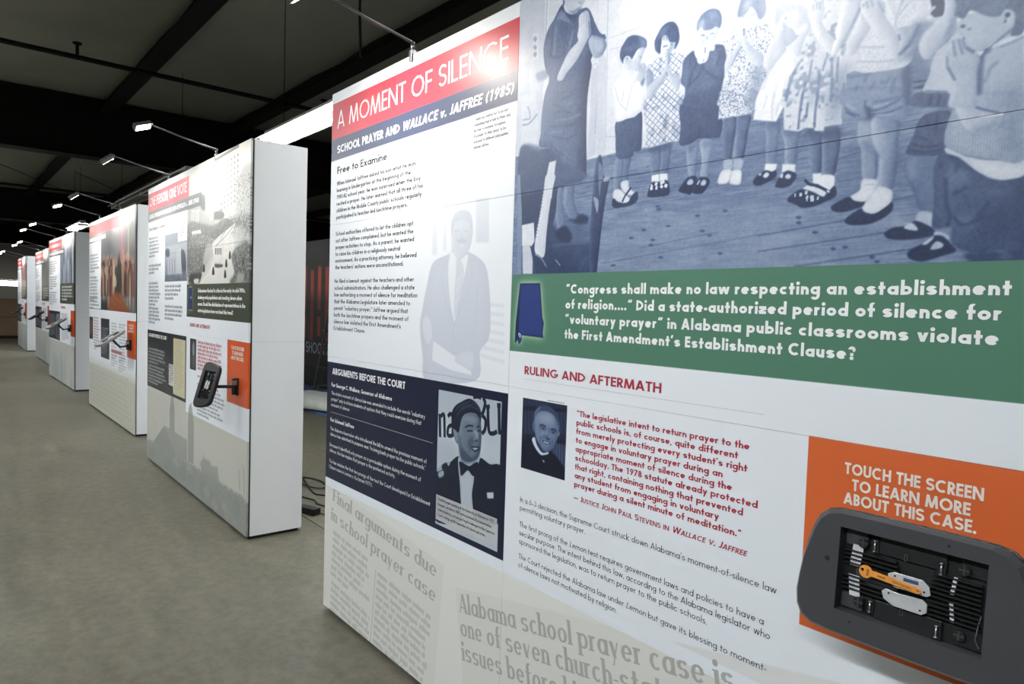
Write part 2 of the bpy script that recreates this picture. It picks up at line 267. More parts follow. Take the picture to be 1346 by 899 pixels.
def line_geo(txt, w, serif=False, italic=False, small=False, track=.13):
    key = (round(w, 3), serif)
    if key not in GL: GL[key] = glyphs(w, serif)
    g = GL[key]; x = 0; lay = 0; vs = []; fs = []; gap = track + (.02 if serif else 0); n = len(txt); it = italic
    for ch in txt:
        if ch == '/': it = not it; continue
        sc = 1.0
        if ch == ' ': x += .36; continue
        if small and ch.islower(): ch = ch.upper(); sc = .78
        if ch not in g: x += .3; continue
        W, st = g[ch]
        for s_ in st:
            nk = len(vs); lay = (lay + 1) % 9
            if s_[0] == 'Q': q = s_[1]; fs.append((len(vs), len(vs) + 1, len(vs) + 2, len(vs) + 3))
            else:
                cx, cy, rx, ry, a0, a1 = s_[1:7]; k = max(3, int(abs(a1 - a0) / 32)); q = []; b0 = len(vs)
                for i in range(k + 1):
                    t = R(a0 + (a1 - a0) * i / k); c, s2 = math.cos(t), math.sin(t)
                    ww = s_[7] if len(s_) > 7 else (w if not serif else w * (.30 + .70 * abs(c))); hh = ww / 2
                    if len(s_) > 7: q += [(cx + c * ww, cy + s2 * ww), (cx, cy)]
                    else: q += [(cx + c * (rx + hh), cy + s2 * (ry + hh)), (cx + c * max(rx - hh, 0), cy + s2 * max(ry - hh, 0))]
                fs += [(b0 + 2 * i, b0 + 2 * i + 2, b0 + 2 * i + 3, b0 + 2 * i + 1) for i in range(k)]
            vs += [(x + sc * a + (.2 * b * sc if it else 0), b * sc, lay) for a, b in q]
        x += W * sc + gap
    return vs, fs, x - gap
def text_obj(name, lines, x, z, cap, m, parent, end=None, ref=0, sp=0, wt=.1, serif=False, italic=False, small=False, align='l', ang=0.0, y=-.0007, hs=None, ends=None, track=None, label=None):
    """lines of flat lettering on the board's face; end = x reached by line ref sets the horizontal scale"""
    track = (.115 if wt < .15 else .075) if track is None else track
    L = [line_geo(t, wt, serif, italic, small, track) for t in lines]
    k = hs if hs is not None else ((end - x) / L[ref][2] if end is not None else cap)
    V_, F_ = [], []; ca, sa = math.cos(ang), math.sin(ang); mx = max(l[2] for l in L) * k
    for i, (vs, fs, w) in enumerate(L):
        kk = (ends[i] - x) / w if ends else k
        ox = (mx - w * k) / 2 if align == 'c' else 0; n = len(V_)
        for a, b, ly in vs: px, pz = ox + a * kk, b * cap - i * sp; V_.append((x + px * ca - pz * sa, y + ly * 5e-5, z + px * sa + pz * ca))
        F_ += [tuple(j + n for j in f) for f in fs]
    me = bpy.data.meshes.new(name); me.from_pydata(V_, [], F_); me.update(); o = link(name, me, parent, m)
    if label: o['label'] = label
    return o

# ------------------------------------------------------------------ picture data for the printed boards (mm on the board)
PICS={
'man': [
 ['p', 0.35, 2, 0.1, 0, 1, 1, [865, 1191, 832, 1281, 806, 1388, 817, 1450, 848, 1550, 886, 1633, 991, 1662, 1015, 1679, 1102, 1665, 1197, 1623, 1229, 1548, 1243, 1419, 1232, 1364, 1189, 1321, 1170, 1222]],
 ['p', 0.9, 2, 0, 0, 1, 1, [1003, 1669, 987, 1615, 997, 1520, 1034, 1419, 1055, 1499, 1088, 1584, 1105, 1654, 1055, 1638]],
 ['p', 0.5, 2, 0, 0, 1, 1, [1036, 1639, 1065, 1634, 1084, 1591, 1056, 1484, 1033, 1433, 1029, 1520, 1035, 1585]],
 ['s', 0.75, 6, 2, 1, 0, 1, [1040, 1556, 1075, 1591]],
 ['s', 0.75, 6, 2, 1, 0, 1, [1036, 1520, 1065, 1556]],
 ['s', 0.75, 6, 2, 1, 0, 1, [1035, 1484, 1058, 1513]],
 ['p', 0.5, 2, 0, 0.15, 1, 1, [1009, 1673, 1001, 1724, 1005, 1774, 1060, 1794, 1121, 1772, 1126, 1716, 1108, 1668, 1055, 1640]],
 ['p', 0.25, 2, 0, 0, 1, 1, [1005, 1723, 998, 1774, 1028, 1808, 1083, 1810, 1120, 1786, 1129, 1716, 1110, 1759, 1061, 1777, 1018, 1766]],
 ['s', 0.2, 6, 2, 1, 0, 1, [1019, 1740, 1050, 1741]],
 ['s', 0.2, 6, 2, 1, 0, 1, [1075, 1737, 1105, 1735]],
 ['s', 0.2, 6, 2, 1, 0, 1, [1063, 1730, 1064, 1709]],
 ['s', 0.2, 6, 2, 1, 0, 1, [1033, 1706, 1070, 1709, 1095, 1700]],
 ['p', 0.2, 2, 0, 0, 1, 1, [1033, 1709, 1094, 1705, 1089, 1696, 1046, 1698]],
 ['p', 0.75, 2, 0, 0, 1, 1, [1046, 1691, 1083, 1689, 1071, 1684]],
 ['s', 0.2, 6, 3, 1, 0, 1, [991, 1651, 943, 1572, 1022, 1411]],
 ['s', 0.2, 6, 3, 1, 0, 1, [1109, 1647, 1131, 1569, 1034, 1412, 1034, 1295]],
 ['s', 0.25, 8, 5, 1, 0, 1, [1166, 1569, 1161, 1430, 1141, 1359]],
 ['s', 0.25, 8, 5, 1, 0, 1, [890, 1550, 868, 1421, 886, 1346]],
 ['p', 0.6, 2, 0, 0, 1, 1, [826, 1420, 868, 1429, 892, 1361, 866, 1329, 836, 1358]],
 ['p', 0.92, 1.5, 0, 0, 1, 0, [900, 1343, 1021, 1302, 1133, 1267, 1146, 1237, 1023, 1244, 896, 1270]],
 ['p', 0.55, 2, 0.1, 0, 1, 1, [1041, 1281, 1083, 1313, 1154, 1315, 1146, 1254, 1097, 1264]],
],
'steps': [
 ['p', 0.6, 5, 0, 0, 1, 0, [1141, 1846, 1215, 1839, 1222, 1690, 1148, 1694]],
 ['p', 0.75, 5, 0, 0, 1, 0, [942, 1867, 962, 1865, 971, 1674, 951, 1675]],
 ['p', 0.7, 5, 0, 0, 1, 0, [869, 1844, 904, 1841, 912, 1662, 878, 1663]],
 ['p', 0.72, 4, 0, 0, 1, 0, [1181, 1490, 1312, 1485, 1313, 1475, 1181, 1479]],
 ['p', 0.72, 4, 0, 0, 1, 0, [1182, 1461, 1314, 1454, 1314, 1444, 1183, 1450]],
 ['p', 0.72, 4, 0, 0, 1, 0, [1184, 1432, 1315, 1424, 1316, 1414, 1184, 1421]],
 ['p', 0.72, 4, 0, 0, 1, 0, [1185, 1403, 1317, 1393, 1317, 1384, 1185, 1392]],
 ['p', 0.72, 4, 0, 0, 1, 0, [1186, 1374, 1318, 1363, 1319, 1353, 1187, 1363]],
 ['p', 0.72, 4, 0, 0, 1, 0, [1188, 1345, 1320, 1333, 1320, 1323, 1188, 1334]],
 ['p', 0.72, 4, 0, 0, 1, 0, [1189, 1316, 1321, 1302, 1322, 1292, 1190, 1305]],
],
'tux': [
 ['p', 0.78, 1, 0, 0, 1, 0, [917, 1182, 1346, 1227, 1367, 789, 940, 679]],
 ['p', 0.86, 40, 0, 0, 0.6, 1, [926, 986, 1069, 978, 1321, 949, 1318, 1013, 1196, 1043, 939, 1047]],
 ['s', 0.1, 17, 1, 1, 0, 1, [956, 1077, 963, 992]],
 ['s', 0.1, 17, 1, 1, 0, 1, [963, 1069, 982, 1079, 988, 1054, 992, 996]],
 ['s', 0.1, 17, 1, 1, 0, 1, [1009, 1075, 1027, 1087, 1040, 1071, 1043, 1007]],
 ['s', 0.1, 17, 1, 1, 0, 1, [1041, 1049, 1014, 1036, 1013, 1007, 1043, 1011]],
 ['s', 0.1, 17, 1, 1, 0, 1, [1215, 1167, 1227, 1152, 1220, 1124, 1209, 1108]],
 ['s', 0.1, 17, 1, 1, 0, 1, [1210, 1108, 1232, 1094, 1230, 1061, 1213, 1045]],
 ['s', 0.1, 17, 1, 1, 0, 1, [1243, 1139, 1251, 1064, 1271, 1054, 1296, 1065]],
 ['s', 0.1, 17, 1, 1, 0, 1, [1302, 1151, 1308, 1062]],
 ['s', 0.1, 17, 1, 1, 0, 1, [1233, 1138, 1253, 1143]],
 ['s', 0.1, 17, 1, 1, 0, 1, [1292, 1151, 1311, 1154]],
 ['s', 0.1, 17, 1, 1, 0, 1, [1303, 1064, 1319, 1065]],
 ['s', 0.1, 17, 1, 1, 0, 1, [1159, 1163, 1183, 1168, 1204, 1166]],
 ['p', 0.08, 1.2, 0, 0, 1, 1, [1035, 1048, 1037, 1088, 1055, 1117, 1091, 1137, 1134, 1153, 1167, 1149, 1192, 1131, 1206, 1103, 1205, 1078, 1194, 1101, 1165, 1108, 1129, 1103, 1101, 1088, 1084, 1060, 1085, 1034, 1062, 1034]],
 ['p', 0.3, 7, 0, 0, 0.5, 1, [1091, 1131, 1156, 1143, 1178, 1125, 1100, 1114]],
 ['p', 0.5, 1.5, 0.05, 0.1, 1, 1, [1084, 1055, 1101, 1088, 1137, 1106, 1172, 1107, 1201, 1094, 1209, 1066, 1212, 1032, 1211, 1003, 1206, 977, 1187, 952, 1145, 935, 1101, 940, 1086, 964, 1076, 993, 1078, 1024]],
 ['p', 0.62, 9, 0, 0, 0.6, 1, [1108, 1085, 1166, 1097, 1194, 1085, 1138, 1072]],
 ['p', 0.55, 2, 0.1, 0, 1, 1, [1043, 1036, 1066, 1042, 1078, 1024, 1079, 989, 1064, 991, 1048, 1014]],
 ['p', 0.3, 8, 0, 0, 0.7, 1, [1099, 975, 1165, 952, 1206, 977, 1187, 946, 1138, 927, 1097, 931]],
 ['p', 0.3, 9, 0, 0, 0.5, 1, [1141, 1017, 1176, 1031, 1173, 1009, 1163, 995, 1150, 967, 1135, 990]],
 ['p', 0.66, 5, 0, 0, 0.7, 1, [1168, 1047, 1193, 1046, 1190, 1020, 1173, 1013]],
 ['s', 0.15, 6, 2, 1, 0, 1, [1117, 1052, 1139, 1061, 1164, 1063]],
 ['s', 0.15, 6, 2, 1, 0, 1, [1185, 1062, 1199, 1070]],
 ['s', 0.18, 6, 2, 1, 0, 1, [1129, 1041, 1161, 1046]],
 ['s', 0.18, 6, 2, 1, 0, 1, [1189, 1050, 1206, 1053]],
 ['s', 0.2, 4, 2, 1, 0, 1, [1173, 1013, 1191, 1015]],
 ['p', 0.75, 1.5, 0, 0, 1, 1, [1157, 988, 1202, 995, 1178, 982]],
 ['s', 0.12, 5, 1.5, 1, 0, 1, [1155, 989, 1202, 996]],
 ['s', 0.12, 5, 1.5, 1, 0, 1, [1158, 986, 1178, 978, 1204, 993]],
 ['p', 0.06, 1.5, 0, 0, 1, 1, [948, 865, 1018, 902, 1078, 942, 1090, 920, 1105, 853, 1111, 723, 940, 679, 942, 827]],
 ['p', 0.06, 1.5, 0, 0, 1, 1, [1214, 961, 1262, 949, 1328, 946, 1355, 786, 1169, 738, 1179, 895, 1201, 942]],
 ['p', 0.8, 1.5, 0.05, 0, 1, 1, [1080, 940, 1098, 922, 1103, 884, 1139, 904, 1176, 886, 1168, 824, 1179, 740, 1118, 725, 1094, 851, 1084, 893]],
 ['p', 0.05, 1.3, 0, 0, 1, 1, [1090, 926, 1145, 920, 1177, 937, 1198, 941, 1182, 896, 1165, 892, 1139, 904, 1103, 877, 1093, 899]],
 ['p', 0.7, 2, 0, 0, 1, 1, [948, 870, 1018, 912, 1026, 899, 956, 862]],
 ['p', 0.1, 2, 0, 0, 1, 1, [979, 890, 1010, 905, 1019, 880, 988, 873]],
 ['p', 0.7, 3, 0, 0, 1, 1, [956, 858, 988, 873, 993, 856, 965, 841]],
 ['p', 0.85, 1, 0, 0, 1, 0, [1250, 851, 1287, 860, 1288, 839, 1255, 831]],
 ['s', 0.2, 5, 4, 0.6, 0, 1, [1230, 914, 1270, 930, 1296, 927]],
 ['s', 0.1, 12, 2, 1, 0, 1, [1086, 1095, 1136, 1117, 1172, 1117, 1197, 1102]],
 ['s', 0.1, 12, 2, 1, 0, 1, [1083, 1081, 1093, 1098, 1129, 1110]],
 ['s', 0.1, 12, 2, 1, 0, 1, [1135, 1145, 1099, 1127, 1063, 1096, 1049, 1063]],
 ['s', 0.1, 12, 2, 1, 0, 1, [1156, 1143, 1128, 1127, 1092, 1109]],
 ['s', 0.3, 6, 2, 1, 0, 1, [1062, 1118, 1106, 1141, 1149, 1149]],
 ['s', 0.3, 6, 2, 1, 0, 1, [1085, 1112, 1135, 1134, 1171, 1134]],
 ['p', 0.09, 1.5, 0, 0, 1, 1, [1043, 1043, 1033, 1088, 1053, 1118, 1091, 1138, 1134, 1154, 1167, 1149, 1196, 1132, 1207, 1110, 1201, 1099, 1188, 1111, 1165, 1114, 1136, 1109, 1114, 1101, 1099, 1087, 1090, 1069, 1085, 1049, 1077, 1027, 1060, 1033]],
 ['s', 0.32, 7, 3, 0.8, 0, 1, [1055, 1102, 1092, 1128, 1142, 1146]],
 ['s', 0.32, 7, 3, 0.8, 0, 1, [1064, 1083, 1099, 1119, 1157, 1137]],
 ['s', 0.32, 7, 3, 0.8, 0, 1, [1092, 1111, 1143, 1129, 1186, 1123]],
 ['s', 0.32, 7, 3, 0.8, 0, 1, [1156, 1147, 1186, 1134, 1198, 1117]],
 ['p', 0.36, 8, 0, 0, 0.6, 1, [1085, 1025, 1098, 996, 1114, 960, 1145, 937, 1101, 940, 1083, 972]],
 ['s', 0.3, 5, 2, 0.8, 0, 1, [1172, 1039, 1178, 1023, 1191, 1018]],
 ['s', 0.35, 4, 2, 0.8, 0, 1, [1142, 999, 1155, 991]],
],
'just': [
 ['p', 0.14, 1, 0, 0, 1, 0, [1414, 1196, 1631, 1222, 1644, 968, 1417, 919]],
 ['p', 0.28, 3, 0, 0, 0.8, 0, [1431, 1151, 1438, 1152, 1442, 1079, 1435, 1078]],
 ['p', 0.26, 3, 0, 0, 0.7, 0, [1430, 1188, 1438, 1187, 1439, 1169, 1431, 1168]],
 ['p', 0.28, 3, 0, 0, 0.8, 0, [1448, 1154, 1455, 1155, 1459, 1082, 1452, 1081]],
 ['p', 0.26, 3, 0, 0, 0.7, 0, [1447, 1190, 1455, 1189, 1456, 1171, 1448, 1170]],
 ['p', 0.28, 3, 0, 0, 0.8, 0, [1465, 1156, 1472, 1157, 1476, 1085, 1469, 1084]],
 ['p', 0.26, 3, 0, 0, 0.7, 0, [1464, 1192, 1472, 1191, 1472, 1173, 1465, 1172]],
 ['p', 0.28, 3, 0, 0, 0.8, 0, [1482, 1158, 1489, 1159, 1492, 1087, 1486, 1086]],
 ['p', 0.26, 3, 0, 0, 0.7, 0, [1480, 1194, 1488, 1193, 1489, 1175, 1481, 1174]],
 ['p', 0.26, 3, 0, 0, 0.7, 0, [1497, 1196, 1505, 1195, 1505, 1178, 1498, 1177]],
 ['p', 0.26, 3, 0, 0, 0.7, 0, [1513, 1198, 1521, 1197, 1522, 1180, 1514, 1179]],
 ['p', 0.26, 3, 0, 0, 0.7, 0, [1529, 1200, 1537, 1199, 1538, 1182, 1530, 1181]],
 ['p', 0.26, 3, 0, 0, 0.7, 0, [1545, 1202, 1553, 1201, 1554, 1184, 1546, 1183]],
 ['p', 0.26, 3, 0, 0, 0.7, 0, [1561, 1204, 1568, 1203, 1569, 1186, 1562, 1185]],
 ['p', 0.28, 3, 0, 0, 0.8, 0, [1578, 1171, 1584, 1172, 1588, 1103, 1582, 1102]],
 ['p', 0.26, 3, 0, 0, 0.7, 0, [1576, 1206, 1584, 1205, 1585, 1188, 1577, 1187]],
 ['p', 0.28, 3, 0, 0, 0.8, 0, [1594, 1173, 1600, 1174, 1603, 1105, 1597, 1104]],
 ['p', 0.26, 3, 0, 0, 0.7, 0, [1592, 1208, 1599, 1207, 1600, 1190, 1593, 1189]],
 ['p', 0.28, 3, 0, 0, 0.8, 0, [1609, 1175, 1615, 1176, 1618, 1108, 1612, 1107]],
 ['p', 0.26, 3, 0, 0, 0.7, 0, [1607, 1209, 1614, 1209, 1615, 1192, 1608, 1191]],
 ['p', 0.28, 3, 0, 0, 0.8, 0, [1624, 1177, 1630, 1178, 1633, 1110, 1627, 1109]],
 ['p', 0.26, 3, 0, 0, 0.7, 0, [1622, 1211, 1629, 1211, 1630, 1194, 1623, 1193]],
 ['p', 0.5, 3, 0, 0, 0.8, 0, [1566, 1074, 1572, 1074, 1574, 1024, 1569, 1029]],
 ['p', 0.5, 3, 0, 0, 0.8, 0, [1578, 1074, 1584, 1074, 1587, 1018, 1581, 1023]],
 ['p', 0.5, 3, 0, 0, 0.8, 0, [1590, 1074, 1596, 1074, 1599, 1013, 1593, 1018]],
 ['p', 0.5, 3, 0, 0, 0.8, 0, [1602, 1074, 1607, 1074, 1611, 1007, 1605, 1012]],
 ['p', 0.5, 3, 0, 0, 0.8, 0, [1614, 1074, 1619, 1074, 1623, 1002, 1617, 1007]],
 ['s', 0.08, 12, 3, 1, 0, 1, [1430, 1071, 1480, 1079]],
 ['s', 0.08, 12, 3, 1, 0, 1, [1580, 1082, 1625, 1084]],
 ['s', 0.08, 12, 3, 1, 0, 1, [1426, 1159, 1620, 1177]],
 ['p', 0.52, 1.5, 0.06, 0.06, 1, 1, [1478, 1118, 1482, 1148, 1505, 1166, 1538, 1175, 1566, 1166, 1583, 1146, 1590, 1116, 1586, 1093, 1571, 1065, 1554, 1046, 1526, 1041, 1506, 1057, 1488, 1077]],
 ['p', 0.72, 14, 0, 0, 0.7, 1, [1496, 1144, 1543, 1160, 1567, 1147, 1559, 1127, 1507, 1126]],
 ['p', 0.28, 2, 0, 0, 1, 1, [1478, 1128, 1479, 1151, 1495, 1170, 1524, 1181, 1552, 1177, 1578, 1162, 1591, 1135, 1590, 1112, 1582, 1133, 1567, 1154, 1539, 1163, 1505, 1160, 1487, 1146]],
 ['p', 0.6, 4, 0, 0, 0.7, 1, [1479, 1151, 1495, 1170, 1509, 1175, 1486, 1149, 1482, 1125]],
 ['p', 0.6, 4, 0, 0, 0.6, 1, [1581, 1149, 1591, 1125, 1588, 1109]],
 ['p', 0.42, 2, 0, 0, 1, 1, [1472, 1120, 1480, 1123, 1485, 1103, 1482, 1091, 1474, 1101]],
 ['p', 0.55, 2, 0, 0, 1, 1, [1588, 1109, 1593, 1107, 1590, 1097, 1586, 1099]],
 ['p', 0.36, 5, 0, 0, 0.7, 1, [1503, 1115, 1532, 1115, 1527, 1103, 1506, 1106]],
 ['p', 0.36, 5, 0, 0, 0.7, 1, [1553, 1110, 1581, 1111, 1574, 1100, 1556, 1101]],
 ['p', 0.62, 4, 0, 0, 1, 1, [1537, 1101, 1546, 1104, 1547, 1083, 1533, 1084]],
 ['p', 0.3, 4, 0, 0, 0.7, 1, [1507, 1077, 1528, 1083, 1552, 1081, 1562, 1073, 1557, 1082, 1528, 1090, 1512, 1084]],
 ['p', 0.8, 2, 0, 0, 1, 1, [1522, 1069, 1548, 1070, 1543, 1065, 1527, 1065]],
 ['s', 0.15, 4, 2, 1, 0, 1, [1519, 1071, 1550, 1071]],
 ['p', 0.3, 6, 0, 0, 0.6, 1, [1506, 1057, 1530, 1042, 1563, 1054, 1549, 1040, 1526, 1036]],
 ['p', 0.05, 1.5, 0, 0, 1, 1, [1420, 967, 1424, 1049, 1471, 1071, 1491, 1048, 1509, 1028, 1531, 1029, 1549, 1042, 1573, 1040, 1606, 1017, 1624, 1002, 1622, 964, 1422, 920]],
 ['p', 0.92, 1.3, 0, 0, 1, 1, [1470, 1067, 1483, 1076, 1494, 1055, 1519, 1035, 1545, 1041, 1547, 1036, 1526, 1028, 1509, 1028, 1484, 1046]],
 ['p', 0.8, 1, 0, 0, 1, 1, [1522, 1012, 1529, 1012, 1531, 1007, 1525, 1007]],
 ['s', 0.22, 7, 2, 1, 0, 1, [1504, 1116, 1517, 1119, 1531, 1116]],
 ['s', 0.22, 7, 2, 1, 0, 1, [1554, 1111, 1567, 1114, 1579, 1110]],
 ['s', 0.2, 5, 1.5, 1, 0, 1, [1514, 1109, 1526, 1109]],
 ['s', 0.2, 5, 1.5, 1, 0, 1, [1560, 1104, 1572, 1105]],
 ['s', 0.3, 5, 3, 0.7, 0, 1, [1546, 1115, 1545, 1096, 1534, 1082]],
 ['s', 0.2, 6, 2, 1, 0, 1, [1534, 1081, 1543, 1080, 1550, 1083]],
 ['s', 0.2, 7, 2, 1, 0, 1, [1519, 1071, 1536, 1067, 1554, 1070]],
 ['s', 0.85, 4, 1, 1, 0, 1, [1524, 1070, 1539, 1068, 1548, 1070]],
 ['s', 0.35, 5, 3, 0.7, 0, 1, [1510, 1080, 1507, 1067, 1513, 1055]],
 ['s', 0.35, 5, 3, 0.7, 0, 1, [1562, 1082, 1562, 1070, 1556, 1059]],
 ['p', 0.68, 6, 0, 0, 0.5, 1, [1511, 1098, 1528, 1100, 1523, 1086, 1510, 1085]],
],
'street': [
 ['p', 0.8, 1, 0, 0, 1, 0, [-734, 3105, 2729, 2485, 2770, 1389, -692, 1299]],
 ['p', 0.9, 20, 0, 0, 1, 0, [1981, 2585, 2729, 2485, 2745, 2066, 2376, 1943]],
 ['p', 0.62, 4, 0, 0, 1, 0, [1263, 2244, 1633, 2232, 1953, 2172, 2003, 1970, 2010, 1756, 1311, 1830]],
 ['p', 0.28, 4, 0, 0, 1, 1, [1634, 2223, 1790, 2189, 1968, 2153, 1955, 2094, 1669, 2112]],
 ['p', 0.84, 2, 0, 0, 1, 0, [1752, 2396, 1974, 2391, 2157, 2282, 2160, 2191, 2000, 2056, 1763, 2077]],
 ['p', 0.6, 2, 0, 0, 1, 0, [1975, 2365, 2157, 2291, 2131, 2261, 1976, 2323]],
 ['s', 0.5, 5, 1.5, 1, 0, 1, [1986, 2287, 2005, 2073]],
 ['s', 0.5, 5, 1.5, 1, 0, 1, [2023, 2279, 2041, 2069]],
 ['s', 0.5, 5, 1.5, 1, 0, 1, [2059, 2271, 2078, 2066]],
 ['s', 0.5, 5, 1.5, 1, 0, 1, [2095, 2264, 2113, 2063]],
 ['s', 0.5, 5, 1.5, 1, 0, 1, [2131, 2256, 2149, 2060]],
 ['p', 0.88, 2, 0, 0, 1, 0, [1945, 2404, 2456, 2432, 2476, 2226, 2473, 1983, 2167, 2008, 2157, 2282]],
 ['s', 0.35, 12, 2, 1, 0, 1, [1973, 2412, 2468, 2432]],
 ['s', 0.42, 9, 1.5, 0.8, 0, 1, [2100, 2361, 2133, 2362]],
 ['s', 0.42, 9, 1.5, 0.8, 0, 1, [2170, 2364, 2202, 2365]],
 ['s', 0.42, 9, 1.5, 0.8, 0, 1, [2238, 2367, 2269, 2369]],
 ['s', 0.42, 9, 1.5, 0.8, 0, 1, [2305, 2371, 2335, 2372]],
 ['s', 0.42, 9, 1.5, 0.8, 0, 1, [2370, 2374, 2400, 2375]],
 ['s', 0.42, 9, 1.5, 0.8, 0, 1, [2434, 2377, 2463, 2378]],
 ['s', 0.42, 9, 1.5, 0.8, 0, 1, [2101, 2324, 2134, 2325]],
 ['s', 0.42, 9, 1.5, 0.8, 0, 1, [2171, 2328, 2203, 2329]],
 ['s', 0.42, 9, 1.5, 0.8, 0, 1, [2240, 2331, 2271, 2333]],
 ['s', 0.42, 9, 1.5, 0.8, 0, 1, [2306, 2335, 2337, 2336]],
 ['s', 0.42, 9, 1.5, 0.8, 0, 1, [2371, 2339, 2401, 2340]],
 ['s', 0.42, 9, 1.5, 0.8, 0, 1, [2435, 2342, 2464, 2343]],
 ['s', 0.42, 9, 1.5, 0.8, 0, 1, [2103, 2287, 2135, 2289]],
 ['s', 0.42, 9, 1.5, 0.8, 0, 1, [2173, 2291, 2204, 2293]],
 ['s', 0.42, 9, 1.5, 0.8, 0, 1, [2241, 2295, 2272, 2297]],
 ['s', 0.42, 9, 1.5, 0.8, 0, 1, [2308, 2299, 2338, 2301]],
 ['s', 0.42, 9, 1.5, 0.8, 0, 1, [2373, 2303, 2402, 2305]],
 ['s', 0.42, 9, 1.5, 0.8, 0, 1, [2436, 2307, 2465, 2309]],
 ['s', 0.42, 9, 1.5, 0.8, 0, 1, [2104, 2250, 2136, 2252]],
 ['s', 0.42, 9, 1.5, 0.8, 0, 1, [2174, 2255, 2206, 2257]],
 ['s', 0.42, 9, 1.5, 0.8, 0, 1, [2242, 2259, 2273, 2261]],
 ['s', 0.42, 9, 1.5, 0.8, 0, 1, [2309, 2264, 2339, 2266]],
 ['s', 0.42, 9, 1.5, 0.8, 0, 1, [2374, 2268, 2404, 2270]],
 ['s', 0.42, 9, 1.5, 0.8, 0, 1, [2438, 2273, 2467, 2274]],
 ['s', 0.42, 9, 1.5, 0.8, 0, 1, [2105, 2213, 2138, 2215]],
 ['s', 0.42, 9, 1.5, 0.8, 0, 1, [2175, 2218, 2207, 2220]],
 ['s', 0.42, 9, 1.5, 0.8, 0, 1, [2243, 2223, 2274, 2225]],
 ['s', 0.42, 9, 1.5, 0.8, 0, 1, [2310, 2228, 2340, 2230]],
 ['s', 0.42, 9, 1.5, 0.8, 0, 1, [2375, 2233, 2405, 2235]],
 ['s', 0.42, 9, 1.5, 0.8, 0, 1, [2439, 2238, 2468, 2240]],
 ['s', 0.42, 9, 1.5, 0.8, 0, 1, [2107, 2176, 2139, 2179]],
 ['s', 0.42, 9, 1.5, 0.8, 0, 1, [2176, 2182, 2208, 2184]],
 ['s', 0.42, 9, 1.5, 0.8, 0, 1, [2245, 2187, 2276, 2190]],
 ['s', 0.42, 9, 1.5, 0.8, 0, 1, [2311, 2193, 2342, 2195]],
 ['s', 0.42, 9, 1.5, 0.8, 0, 1, [2377, 2198, 2406, 2200]],
 ['s', 0.42, 9, 1.5, 0.8, 0, 1, [2440, 2203, 2469, 2205]],
 ['s', 0.42, 9, 1.5, 0.8, 0, 1, [2108, 2139, 2140, 2142]],
 ['s', 0.42, 9, 1.5, 0.8, 0, 1, [2178, 2145, 2210, 2148]],
 ['s', 0.42, 9, 1.5, 0.8, 0, 1, [2246, 2151, 2277, 2154]],
 ['s', 0.42, 9, 1.5, 0.8, 0, 1, [2313, 2157, 2343, 2159]],
 ['s', 0.42, 9, 1.5, 0.8, 0, 1, [2378, 2163, 2408, 2165]],
 ['s', 0.42, 9, 1.5, 0.8, 0, 1, [2442, 2168, 2471, 2170]],
 ['s', 0.42, 9, 1.5, 0.8, 0, 1, [2109, 2102, 2142, 2105]],
 ['s', 0.42, 9, 1.5, 0.8, 0, 1, [2179, 2109, 2211, 2112]],
 ['s', 0.42, 9, 1.5, 0.8, 0, 1, [2247, 2115, 2278, 2118]],
 ['s', 0.42, 9, 1.5, 0.8, 0, 1, [2314, 2121, 2344, 2124]],
 ['s', 0.42, 9, 1.5, 0.8, 0, 1, [2379, 2127, 2409, 2130]],
 ['s', 0.42, 9, 1.5, 0.8, 0, 1, [2443, 2133, 2472, 2136]],
 ['s', 0.42, 9, 1.5, 0.8, 0, 1, [2110, 2066, 2143, 2068]],
 ['s', 0.42, 9, 1.5, 0.8, 0, 1, [2180, 2072, 2212, 2075]],
 ['s', 0.42, 9, 1.5, 0.8, 0, 1, [2249, 2079, 2280, 2082]],
 ['s', 0.42, 9, 1.5, 0.8, 0, 1, [2315, 2086, 2346, 2088]],
 ['s', 0.42, 9, 1.5, 0.8, 0, 1, [2381, 2092, 2410, 2095]],
 ['s', 0.42, 9, 1.5, 0.8, 0, 1, [2444, 2099, 2473, 2101]],
 ['p', 0.72, 12, 0, 0, 1, 1, [2463, 2251, 2737, 2261, 2753, 1841, 2426, 1939]],
 ['speck', 0.3, 1, 0, 0, 0.7, 1, [2160, 2191, 2739, 2216, 2753, 1841, 2114, 1962]],
 ['p', 0.84, 2, 0, 0, 1, 0, [1406, 2126, 1621, 2112, 1609, 2008, 1409, 2023]],
 ['s', 0.35, 7, 1.5, 1, 0, 1, [1440, 2114, 1444, 2021]],
 ['s', 0.35, 7, 1.5, 1, 0, 1, [1484, 2110, 1487, 2017]],
 ['s', 0.35, 7, 1.5, 1, 0, 1, [1527, 2106, 1530, 2014]],
 ['s', 0.35, 7, 1.5, 1, 0, 1, [1570, 2102, 1573, 2011]],
 ['s', 0.35, 7, 1.5, 1, 0, 1, [1612, 2099, 1615, 2008]],
 ['p', 0.3, 5, 0, 0, 1, 1, [1305, 2031, 1766, 1997, 1945, 1975, 2220, 2004, 2376, 1943, 2006, 1868, 1951, 1802, 1315, 1735]],
 ['speck', 0.6, 1, 0, 0, 0.9, 1, [1302, 2117, 2220, 2004, 2376, 1943, 2006, 1868, 1951, 1802, 1315, 1735]],
 ['p', 0.3, 3, 0, 0, 1, 1, [1971, 2067, 2165, 2050, 2167, 2008, 1972, 2015]],
 ['p', 0.33, 8, 0, 0, 1, 1, [2349, 1993, 2704, 1980, 2708, 1874, 2522, 1932, 2376, 1943]],
 ['speck', 0.75, 1, 0, 0, 1, 1, [2347, 2058, 2745, 2051, 2756, 1766, 2531, 1697, 2427, 1892]],
